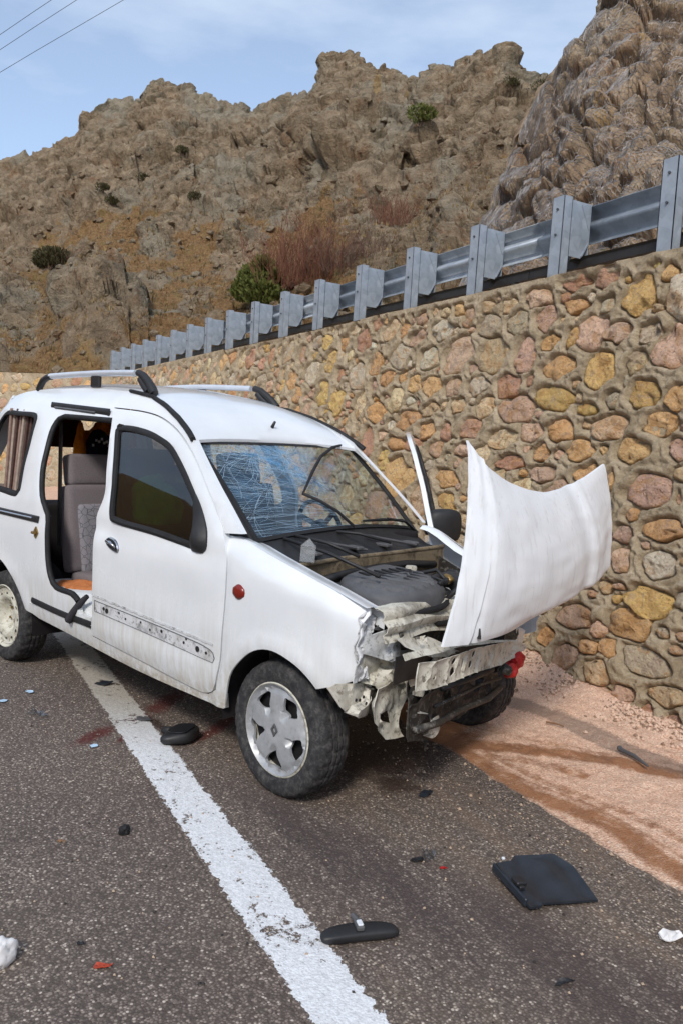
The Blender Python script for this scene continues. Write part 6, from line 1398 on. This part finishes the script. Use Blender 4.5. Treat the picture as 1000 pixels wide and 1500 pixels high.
# black plastic panel
t0 = empty('cover_panel', 'flat black plastic cover panel lying on the asphalt right of the white line', 'plastic panel', (1.165, -.545, .012), rad(62)); t0.rotation_euler = (rad(3), rad(4), rad(62))
pn = [(-.15, -.135), (-.10, -.132), (-.095, -.12), (.0, -.125), (.13, -.13), (.155, .05), (.12, .125), (-.05, .13), (-.08, .105), (-.15, .095)]
P, T = cdt(spl(pn, set(range(10)), .02), [], .02); d = bdist(pn, P[:, 0], P[:, 1]); z = .018+.008*np.exp(-(d/.008)**2)+.006*np.sin(P[:, 0]*34)*(np.abs(P[:, 1]) < .10)*smst(d, .01, .03)+.010*P[:, 1]/.13
V, Fc = shell(np.stack([P[:, 0], P[:, 1], z], -1), T, np.array([0, 0, -.008])); M_BLUEBLK = plain('blue_black_plastic', srgb(38, 44, 52), .5, 0, .25, 14, .25); finish('panel_sheet', V, Fc, M_BLUEBLK, t0, 30)
m = MB(); m.box((-.148, 0, .012), (.012, .22, .030), bev=.004); m.build('panel_edge', M_BLUEBLK, t0)
m = MB(); m.box((-.125, -.02, .034), (.04, .045, .016), bev=.004); m.box((-.135, -.055, .032), (.02, .012, .014), bev=.003); o = m.build('panel_clip', M_BLACK, t0); o['kind'] = 'stuff'
m = MB(); m.box((-.10, .125, .03), (.012, .012, .01), bev=.003); m.build('panel_tab', M_WHITE, t0)
M_BLUEW = plain('pale_blue_paper', srgb(176, 204, 226), .8, 0, .08, 30); M_PAPER = plain('white_paper', srgb(226, 224, 222), .9, 0, .06, 30); M_ORL = plain('orange_red_plastic', srgb(168, 62, 34), .5, 0, .3, 60)
M_BAG = glass('clear_plastic_film', (.86, .88, .90, 1), rough=.15, ior=1.6)
drng = random.Random(21)
def scrap(name, xy, size, mat, label, cat, rz=0.0, h=.02, seed=0, z0=.004, n=9, curl=.5):
    """a torn flat piece with its own outline and a curled edge"""
    r_ = random.Random(seed); pts = []
    for k in range(n):
        a = 2*math.pi*k/n; q = r_.uniform(.72, 1.12); pts.append((size[0]/2*q*math.copysign(abs(math.cos(a))**.7, math.cos(a)), size[1]/2*q*math.copysign(abs(math.sin(a))**.7, math.sin(a))))
    P, T = cdt(spl(pts, set(range(n)), min(size)/4), [], min(size)/4)
    z = .006+h*np.abs(fbm(np.stack([P[:, 0]/max(size)*2.2+seed, P[:, 1]/max(size)*2.2, 0*P[:, 0]], -1), 3, seed))*1.6*curl+h*.3*(P[:, 0]/size[0])
    z = z-z.min()+.002
    V, Fc = shell(np.stack([P[:, 0], P[:, 1], z], -1), T, np.array([0, 0, -.002])); o = finish(name, V, Fc, mat, None, 30, label=label, cat=cat, loc=(xy[0], xy[1], z0)); o.rotation_euler = (0, 0, rz); return o
scrap('plastic_shard', (.437, -.267), (.055, .085), M_BLUEBLK, 'dark blue-grey plastic shard on the asphalt in front of the bumper beam', 'plastic shard', .3, .02, 1)
scrap('lens_shard', (.79, -.735), (.05, .055), M_BAG, 'clear broken lens piece standing on the asphalt beside a red chip', 'lens shard', .5, .07, 2, curl=1.2)
scrap('black_shard', (.755, -.75), (.06, .03), M_BLACK, 'small black plastic shard beside the clear lens piece', 'plastic shard', 1.0, .02, 3)
scrap('red_chip', (.849, -.718), (.034, .012), M_RED, 'tiny red plastic chip beside the clear lens piece', 'plastic chip', .8, .006, 4)
scrap('paper_scrap', (1.60, -.51), (.085, .055), M_PAPER, 'crumpled white and pink paper at the sandy road edge by the black panel', 'paper', .9, .03, 5, curl=1)
scrap('black_strip', (1.457, -.975), (.065, .02), M_BLACK, 'short black plastic strip nearest the camera on the asphalt', 'plastic strip', .9, .02, 6)
lump('tissue', (.285, -2.10, .02), (.032, .050, .045), M_PAPER, None, 12, .5, .4, label='crumpled white tissue on the asphalt left of the orange-red fragment', cat='tissue')
scrap('orange_fragment', (.498, -1.902), (.062, .022), M_ORL, 'orange-red plastic fragment on the asphalt near the white tissue', 'plastic fragment', rad(40), .012, 8)
lump('black_lump', (-.125, -1.438, .012), (.018, .020, .020), M_RUBBER, None, 13, .7, label='small black rubber lump on open asphalt left of the white line', cat='rubber lump')
scrap('plastic_film', (-1.487, -1.103), (.14, .05), M_BAG, 'crumpled clear plastic film on the asphalt behind the pale scraps', 'plastic film', rad(20), .04, 10, curl=1.2)
scrap('white_scrap', (-1.874, -.959), (.06, .03), M_BLUEW, 'small white scrap on the asphalt nearest the rear wheel', 'paper scrap', .2, .012, 11)
scrap('blue_scrap', (-1.82, -1.142), (.06, .045), M_BLUEW, 'pale blue paper scrap leftmost on the asphalt', 'paper scrap', .6, .012, 12)
scrap('blue_paper', (-.944, -1.087), (.050, .045), M_BLUEW, 'square pale blue paper beside the red stain left of the white line', 'paper scrap', .5, .010, 13, n=4)
scrap('dark_rag', (-1.759, -.549), (.13, .08), M_BLUEBLK, 'dark rag lying across the white line behind the front wheel', 'rag', .1, .03, 14)
scrap('grey_rag', (-1.107, -.702), (.10, .06), M_GREYP, 'flat grey rubber scrap across the white line beside the broken mirror', 'rubber scrap', .4, .015, 15)
scrap('bark_sliver', (-.213, -1.648), (.045, .012), M_DIRT, 'thin brown sliver on the asphalt left of the black lump', 'wood sliver', .3, .012, 16)
scrap('dark_chip', (.367, -1.896), (.022, .018), M_BLACK, 'dark chip on the asphalt beside the orange-red fragment', 'plastic chip', .3, .01, 17)
m = MB(); m.tube([(-.11, 0, .012), (0, .006, .016), (.11, -.004, .010)], [.012, .011, .006], 7); m.tube([(-.112, 0, .014), (-.10, 0, .018)], .014, 7)
o = m.build('metal_strip', M_GREYP, None, autos=40, label='long grey metal strip lying on the sand', cat='metal strip', loc=(.93, .83, .035)); o.rotation_euler = (0, 0, rad(-28))
m = MB(); m.tube([(-.05, 0, .008), (.0, .004, .010), (.05, -.002, .008)], [.006, .006, .004], 5); o = m.build('twig', M_DIRT, None, label='short dark twig on the pale sand by the far front wheel', cat='twig', loc=(.42, .98, .03)); o.rotation_euler = (0, 0, .2)
# crumbs of glass, grit and gravel thrown over the asphalt
m = MB(); grng = random.Random(4)
for k in range(2600):
    s = grng.gauss(-.3, 1.6) if k % 3 else grng.uniform(-2.2, 3); n_ = grng.uniform(-2.4, .5) if k % 2 else .30-abs(grng.gauss(0, .28))
    r_ = grng.choice((.0025, .003, .004, .005, .007)) if k % 40 else grng.uniform(.008, .013); c_ = Vector(RD(s, n_, r_*.5))
    V = [c_+Vector((grng.uniform(.6, 1.2)*a*r_, grng.uniform(.6, 1.2)*b*r_, c__*r_*.8)) for a, b, c__ in ((1, 0, 0), (-1, 0, 0), (0, 1, 0), (0, -1, 0), (0, 0, 1), (0, 0, -.6))]
    m.add(V, [(0, 2, 4), (2, 1, 4), (1, 3, 4), (3, 0, 4), (2, 0, 5), (1, 2, 5), (3, 1, 5), (0, 3, 5)], grng.choice((0, 0, 0, 1, 1, 2)))
m.build('loose_grit', [plain('grit_pale', srgb(176, 154, 132), .9), plain('grit_grey', srgb(120, 112, 106), .9), plain('grit_dark', srgb(50, 46, 44), .9)], kind='stuff')
# pebbles along the foot of the wall
m = MB()
for k in range(3200):
    s = grng.uniform(-1.6, 1.6); n_ = 1.72-abs(grng.gauss(0, .16)); x_ = n_-.30; r_ = grng.choice((.004, .006, .008, .011, .016)); zz = float(np.interp(x_, [0, .15, .7, 1.1, 1.3, 1.5], [0, .010, .028, .06, .11, .19])); zz = .016+(zz-.016)*(.30+.70*float(smst(s, .1, 1.1))) if x_ > .3 else zz; c_ = Vector(RD(s, n_, zz+r_*.3))
    V = [c_+Vector((grng.uniform(.6, 1.2)*a*r_, grng.uniform(.6, 1.2)*b*r_, c__*r_*.8)) for a, b, c__ in ((1, 0, 0), (-1, 0, 0), (0, 1, 0), (0, -1, 0), (0, 0, 1), (0, 0, -.6))]
    m.add(V, [(0, 2, 4), (2, 1, 4), (1, 3, 4), (3, 0, 4), (2, 0, 5), (1, 2, 5), (3, 1, 5), (0, 3, 5)], grng.choice((0, 0, 1)))
m.build('verge_pebbles', [plain('pebble_pale', srgb(206, 176, 154), .9), plain('pebble_brown', srgb(142, 116, 96), .9)], kind='stuff')

# ------------------------------------------------------------------ plants, rocks and net on the slopes
HAZ = np.linspace(92, 172, HQ.shape[0])
def hill_at(az, te):
    i = int(round((az-92)/80*(HQ.shape[0]-1))); col_ = HQ[i, 4:420]; e = (col_[:, 2]-CAM[2])/np.hypot(col_[:, 0]-CAM[0], col_[:, 1]-CAM[1])
    k = np.nonzero(e >= te)[0]; return col_[k[0] if len(k) else -1]
M_LEAFG = plain('juniper_green', srgb(96, 102, 52), .8, 0, .4, 2.5, 0, .2); M_LEAFD = plain('dark_shrub_green', srgb(78, 74, 50), .85, 0, .4, 2.5, 0, .2)
M_TWIG = plain('reddish_twig', srgb(128, 88, 72), .9, 0, .25, 2, 0, .15); M_TWIG2 = plain('grey_brown_twig', srgb(116, 94, 82), .9, 0, .25, 2, 0, .15)
def leafy(name, base, lobes, mat, label, cat, n, leaf, seed, group=None):
    r_ = random.Random(seed); root = empty(name, label, cat, tuple(base), 0, group); V = []; Fc = []
    for k in range(n):
        cx_, cy_, cz_, a, b, c_ = r_.choice(lobes); th = r_.uniform(0, 6.283); ph = math.acos(r_.uniform(-1, 1)); q = r_.uniform(.35, 1)**.5
        p = Vector((cx_+a*q*math.sin(ph)*math.cos(th), cy_+b*q*math.sin(ph)*math.sin(th), cz_+c_*q*math.cos(ph))); l = leaf*r_.uniform(.5, 1.4)
        d = (Vector((math.sin(ph)*math.cos(th), math.sin(ph)*math.sin(th), abs(math.cos(ph))+.5))+Vector((r_.uniform(-.7, .7), r_.uniform(-.7, .7), r_.uniform(-.3, .7)))).normalized(); s_ = d.orthogonal().normalized(); s_.rotate(Matrix.Rotation(r_.uniform(0, 6.28), 3, d)); i = len(V)
        V += [p-s_*l*.22, p+d*l*.55-s_*l*.18, p+d*l, p+d*l*.5+s_*l*.22]; Fc.append((i, i+1, i+2, i+3))
    link('foliage', mesh_from('foliage', V, Fc, mat, False), root)
    m = MB()
    for cx_, cy_, cz_, a, b, c_ in lobes: m.tube([(cx_*.2, cy_*.2, -.3), (cx_*.6, cy_*.6, cz_*.5), (cx_, cy_, cz_+c_*.5)], [.09*c_, .06*c_, .02*c_], 5)
    m.build('stem', M_TWIG2, root); return root
def bare(name, base, w_, h_, n, mat, label, cat, seed, group=None, thick=.02):
    r_ = random.Random(seed); root = empty(name, label, cat, tuple(base), 0, group); m = MB()
    def tri(a, b, ra, rb):
        d = (b-a).normalized(); s_ = d.orthogonal().normalized(); t = d.cross(s_); A = [a+s_*ra, a-s_*ra*.5+t*ra*.87, a-s_*ra*.5-t*ra*.87]; B = [b+s_*rb, b-s_*rb*.5+t*rb*.87, b-s_*rb*.5-t*rb*.87]
        m.add(A+B, [(0, 1, 4, 3), (1, 2, 5, 4), (2, 0, 3, 5)])
    for k in range(n):
        b0 = Vector((r_.gauss(0, w_*.30), r_.gauss(0, w_*.25), -.2)); hh = h_*r_.uniform(.45, 1.0); d = Vector((r_.gauss(0, .28)+b0.x/w_*.6, r_.gauss(0, .28)+b0.y/w_*.6, 1)).normalized(); p = b0; rr_ = thick*r_.uniform(.6, 1.1)
        for i in range(4):
            q = p+d*hh*.25; tri(p, q, rr_*(1-.22*i), rr_*(1-.22*(i+1)))
            for _ in range(3 if i else 1):
                e = (d+Vector((r_.gauss(0, .5), r_.gauss(0, .5), r_.uniform(-.1, .5)))).normalized(); f = p.lerp(q, r_.random()); g_ = f+e*hh*r_.uniform(.10, .26); tri(f, g_, rr_*.5, rr_*.2)
                e2 = (e+Vector((r_.gauss(0, .5), r_.gauss(0, .5), .2))).normalized(); f2 = f.lerp(g_, .5); tri(f2, f2+e2*hh*r_.uniform(.06, .14), rr_*.4, rr_*.15)
            p = q; d = (d+Vector((r_.gauss(0, .16), r_.gauss(0, .16), .1))).normalized()
    m.build('branches', mat, root); return root
leafy('juniper_bush', hill_at(138.6, .160), [(0, 0, 1.2, 1.0, 1.0, 1.1), (-1.2, .5, 2.0, .8, .8, .9), (.9, -.2, .9, .9, .9, .7), (.1, .5, 2.5, .6, .6, .7), (1.6, .2, .5, .7, .7, .5), (-1.9, .4, 1.3, .6, .6, .7), (-.7, .9, 2.9, .5, .5, .5), (.9, .7, 1.9, .5, .5, .5), (-1.6, .9, 2.5, .45, .45, .5)], M_LEAFG, 'dense green juniper bush above the guardrail, left of the reddish bare shrub', 'bush', 6500, .34, 1)
bare('bare_shrub', hill_at(135.3, .195), 4.6, 4.4, 210, M_TWIG, 'large reddish bare shrub beside the green juniper bush', 'shrub', 2, thick=.024)
bare('bare_shrub', hill_at(133.4, .205), 2.8, 3.0, 90, M_TWIG2, 'grey-brown bare shrub right of the large reddish shrub', 'shrub', 5, thick=.022)
bare('bare_shrub', hill_at(129.2, .272), 4.2, 3.0, 150, M_TWIG, 'low reddish bare thicket on the slope below the right hand summit', 'shrub', 3, thick=.022)
bare('bare_shrub', hill_at(131.0, .235), 3.0, 2.0, 70, M_TWIG2, 'small brown bare shrub between the two reddish shrubs', 'shrub', 6, thick=.02)
leafy('dark_bush', hill_at(152.6, .185), [(0, 0, .8, 1.5, 1.3, .9), (1.3, .2, .8, 1.2, 1.1, .8), (-1.2, 0, .5, 1.0, .9, .6)], M_LEAFD, 'dark low bush beside the grey outcrop at the far left', 'bush', 2600, .28, 4)
bare('bare_shrub', hill_at(151.2, .190), 3.2, 2.0, 80, M_TWIG2, 'brown bare shrub right beside the dark low bush at the far left', 'shrub', 8, thick=.024)
leafy('dark_bush', hill_at(127.5, .398), [(0, 0, .8, 1.1, 1.0, .9), (1.0, 0, .6, .8, .8, .6)], M_LEAFG, 'small green bush high on the ridge below the rightmost summit', 'bush', 900, .34, 7)
for k, (az, te, lab) in enumerate(((149.08, .2677, 'small dark shrub on the left slope, lower one of a close pair'), (149.4, .281, 'small dark shrub on the left slope, upper one of a close pair'), (147.0, .300, 'small dark shrub just below the left summit'), (143.5, .285, 'small dark shrub alone on the slope right of the left summit'), (122.4, .43, 'small dark shrub just under the right hand ridge line'), (120.2, .432, 'small dark shrub on the ridge where it meets the near cliff'), (144.6, .335, 'small dark shrub among grey rock high under the left summit'))):
    leafy('small_shrub', hill_at(az, te), [(0, 0, .35, .6+.25*(k % 3), .6, .5), (.5, .2, .3, .5, .5, .35)], M_LEAFD, lab, 'shrub', 700, .2, 20+k, 'small dark shrubs on the hillside')
# loose rocks and dry grass over the lower slope
def on_hill(n, seed, umin, umax, want):
    r_ = np.random.RandomState(seed); i = r_.randint(0, HQ.shape[0]-1, n*3); u = r_.rand(n*3)**.8*(umax-umin)+umin; j_ = (u*419).astype(int); return HQ[i, j_][:n], r_
pts, r_ = on_hill(4200, 3, .01, .8, 0); V = []; Fc = []
ico = bmesh.new(); bmesh.ops.create_icosphere(ico, subdivisions=1, radius=1); IV = np.array([v.co[:] for v in ico.verts]); IF = [[v.index for v in f.verts] for f in ico.faces]; ico.free()
for p in pts:
    sc_ = .09+.55*r_.rand()**4; k = len(V); V += list(p+IV*sc_*(.6+.7*r_.rand(len(IV), 1))*np.array([1, 1, .7])); Fc += [tuple(a+k for a in f) for f in IF]
me = mesh_from('loose_rocks', V, Fc, M_HILL, False); at = me.attributes.new('soil', 'FLOAT', 'POINT'); at.data.foreach_set('value', np.full(len(V), .12, np.float32)); link('loose_rocks', me, kind='stuff')
pts, r_ = on_hill(9000, 5, .0, .62, 0); V = []; Fc = []; M_ = []
for p in pts:
    h_ = .15+.35*r_.rand(); mi = int(r_.rand()*3)
    for _ in range(7):
        a = r_.rand()*6.28; b = p+np.array([math.cos(a), math.sin(a), 0])*.15*r_.rand(); d = np.array([math.cos(a)*.45, math.sin(a)*.45, 1])*h_*(.6+.5*r_.rand()); s_ = np.array([-math.sin(a), math.cos(a), 0])*.028; k = len(V); V += [b-s_, b+s_, b+d]; Fc.append((k, k+1, k+2)); M_.append(mi)
link('dry_grass', mesh_from('dry_grass', V, Fc, None, False, [plain('straw', srgb(156, 132, 88), .95, 0, .2, 1, 0), plain('brown_grass', srgb(120, 94, 64), .95, 0, .2, 1, 0), plain('dull_grass', srgb(104, 92, 60), .95, 0, .2, 1, 0)], M_), kind='stuff')
# rockfall net over the near cliff
def net():
    sm_ = CP+CN*0
    na, nr_ = CQ.shape[:2]; K = CQ.copy()
    for _ in range(7):
        K[1:-1, 1:-1] = .5*K[1:-1, 1:-1]+.125*(K[:-2, 1:-1]+K[2:, 1:-1]+K[1:-1, :-2]+K[1:-1, 2:])
    dist_ = np.einsum('ijk,ijk->ij', CQ-CP, CN); off = np.einsum('ijk,ijk->ij', K-CP, CN); K = K+CN*(np.maximum(0, dist_-off)*.55+.05)[..., None]
    i0, i1, j0, j1 = 40, na-8, 0, 358
    mid = (i0+i1)//2; du = np.linalg.norm(np.diff(K[i0:i1, 100], axis=0), axis=1); cu = np.concatenate([[0], np.cumsum(du)]); dv = np.linalg.norm(np.diff(K[mid, j0:j1], axis=0), axis=1); cv = np.concatenate([[0], np.cumsum(dv)])
    a = .14; V = []; Fc = []
    def at_(u, v):
        fi = np.interp(u, cu, np.arange(i0, i1)); fj = np.interp(v, cv, np.arange(j0, j1)); i = int(fi); j_ = int(fj); i = min(i, na-2); j_ = min(j_, nr_-2); a_, b_ = fi-i, fj-j_
        return K[i, j_]*(1-a_)*(1-b_)+K[i+1, j_]*a_*(1-b_)+K[i, j_+1]*(1-a_)*b_+K[i+1, j_+1]*a_*b_
    segs = []; nu_, nv_ = int(cu[-1]/a), int(cv[-1]/(a*.75)); hz = np.random.RandomState(1)
    pt = {}
    for r__ in range(nv_):
        for c_ in range(nu_):
            u = (c_+.5*(r__ % 2))*a; v = r__*a*.75
            pt[(r__, c_)] = (at_(u, v), at_(u, v+a*.32))
    for (r__, c_), (p, q) in pt.items():
        segs.append((p, q)); c1 = c_-1 if r__ % 2 == 0 else c_
        for cc in (c1, c1+1):
            w_ = pt.get((r__+1, cc))
            if w_ is not None: segs.append((q, w_[0]))
    A = np.array([s[0] for s in segs]); B = np.array([s[1] for s in segs]); D = B-A; L_ = np.linalg.norm(D, axis=1, keepdims=True); ok = (L_[:, 0] < .5) & (L_[:, 0] > .005); A, B, D = A[ok], B[ok], D[ok]/L_[ok]
    S1 = np.cross(D, [0.3, 0.2, 1.0]); S1 /= np.linalg.norm(S1, axis=1, keepdims=True)+1e-9; S2 = np.cross(D, S1); r_w = .006; n_ = len(A); ring_ = []
    for t in (0, 2.094, 4.189): ring_.append((S1*math.cos(t)+S2*math.sin(t))*r_w)
    V = np.stack([A+ring_[0], A+ring_[1], A+ring_[2], B+ring_[0], B+ring_[1], B+ring_[2]], 1).reshape(-1, 3); b6 = np.arange(n_)[:, None]*6
    Fq = np.concatenate([b6+np.array([[0, 1, 4, 3]]), b6+np.array([[1, 2, 5, 4]]), b6+np.array([[2, 0, 3, 5]])])
    return fast_mesh('rockfall_net', V, Fq, M_WIRE, False)
link('rockfall_net', net(), label='hexagonal wire rockfall net draped over the near right cliff', cat='rockfall net')
# power cables across the sky
for lab, A, B in (('uppermost of the three power cables crossing the top left sky', (-39.63, 15.35, 21.35), (-37.88, 17.15, 23.24)), ('middle one of the three power cables crossing the top left sky', (-39.56, 15.34, 20.59), (-36.93, 18.01, 23.31)), ('lowest of the three power cables crossing the top left sky', (-39.44, 15.31, 19.44), (-35.19, 19.61, 23.45))):
    A, B = Vector(A), Vector(B); D = (B-A).normalized(); k = 24; m = MB(); m.tube([A+D*(-30+70*i/k)-Vector((0, 0, .004*(25-(i-5)**2*.6) if 0 <= i <= 10 else 0)) for i in range(k+1)], .013, 5); m.build('power_cable', M_CABLE, None, True, label=lab, cat='power cable', group='power cables in the sky')
# the valley's other side, which the van's glass and paint reflect
na_, nr_ = 120, 40; AZ, RR_ = np.meshgrid(np.radians(np.linspace(176, 452, na_)), np.linspace(40, 260, nr_), indexing='ij'); u = (RR_-40)/220; AZf = AZ.ravel()
P = np.stack([CAM[0]+RR_.ravel()*np.cos(AZf), CAM[1]+RR_.ravel()*np.sin(AZf), 0*AZf], -1); P[:, 2] = -.3+86*u.ravel()**1.2*(0.75+.5*perlin(np.stack([AZf*2.2, 0*AZf, 0*AZf], -1), 3))+3*fbm(P/40, 3, 4)*smst(u.ravel(), 0, .15)
me = fast_mesh('opposite_hill', P, grid_faces(na_, nr_)[:, ::-1], M_HILL)
at = me.attributes.new('soil', 'FLOAT', 'POINT'); at.data.foreach_set('value', np.full(len(P), .6, np.float32)); link('opposite_hill', me, kind='structure')
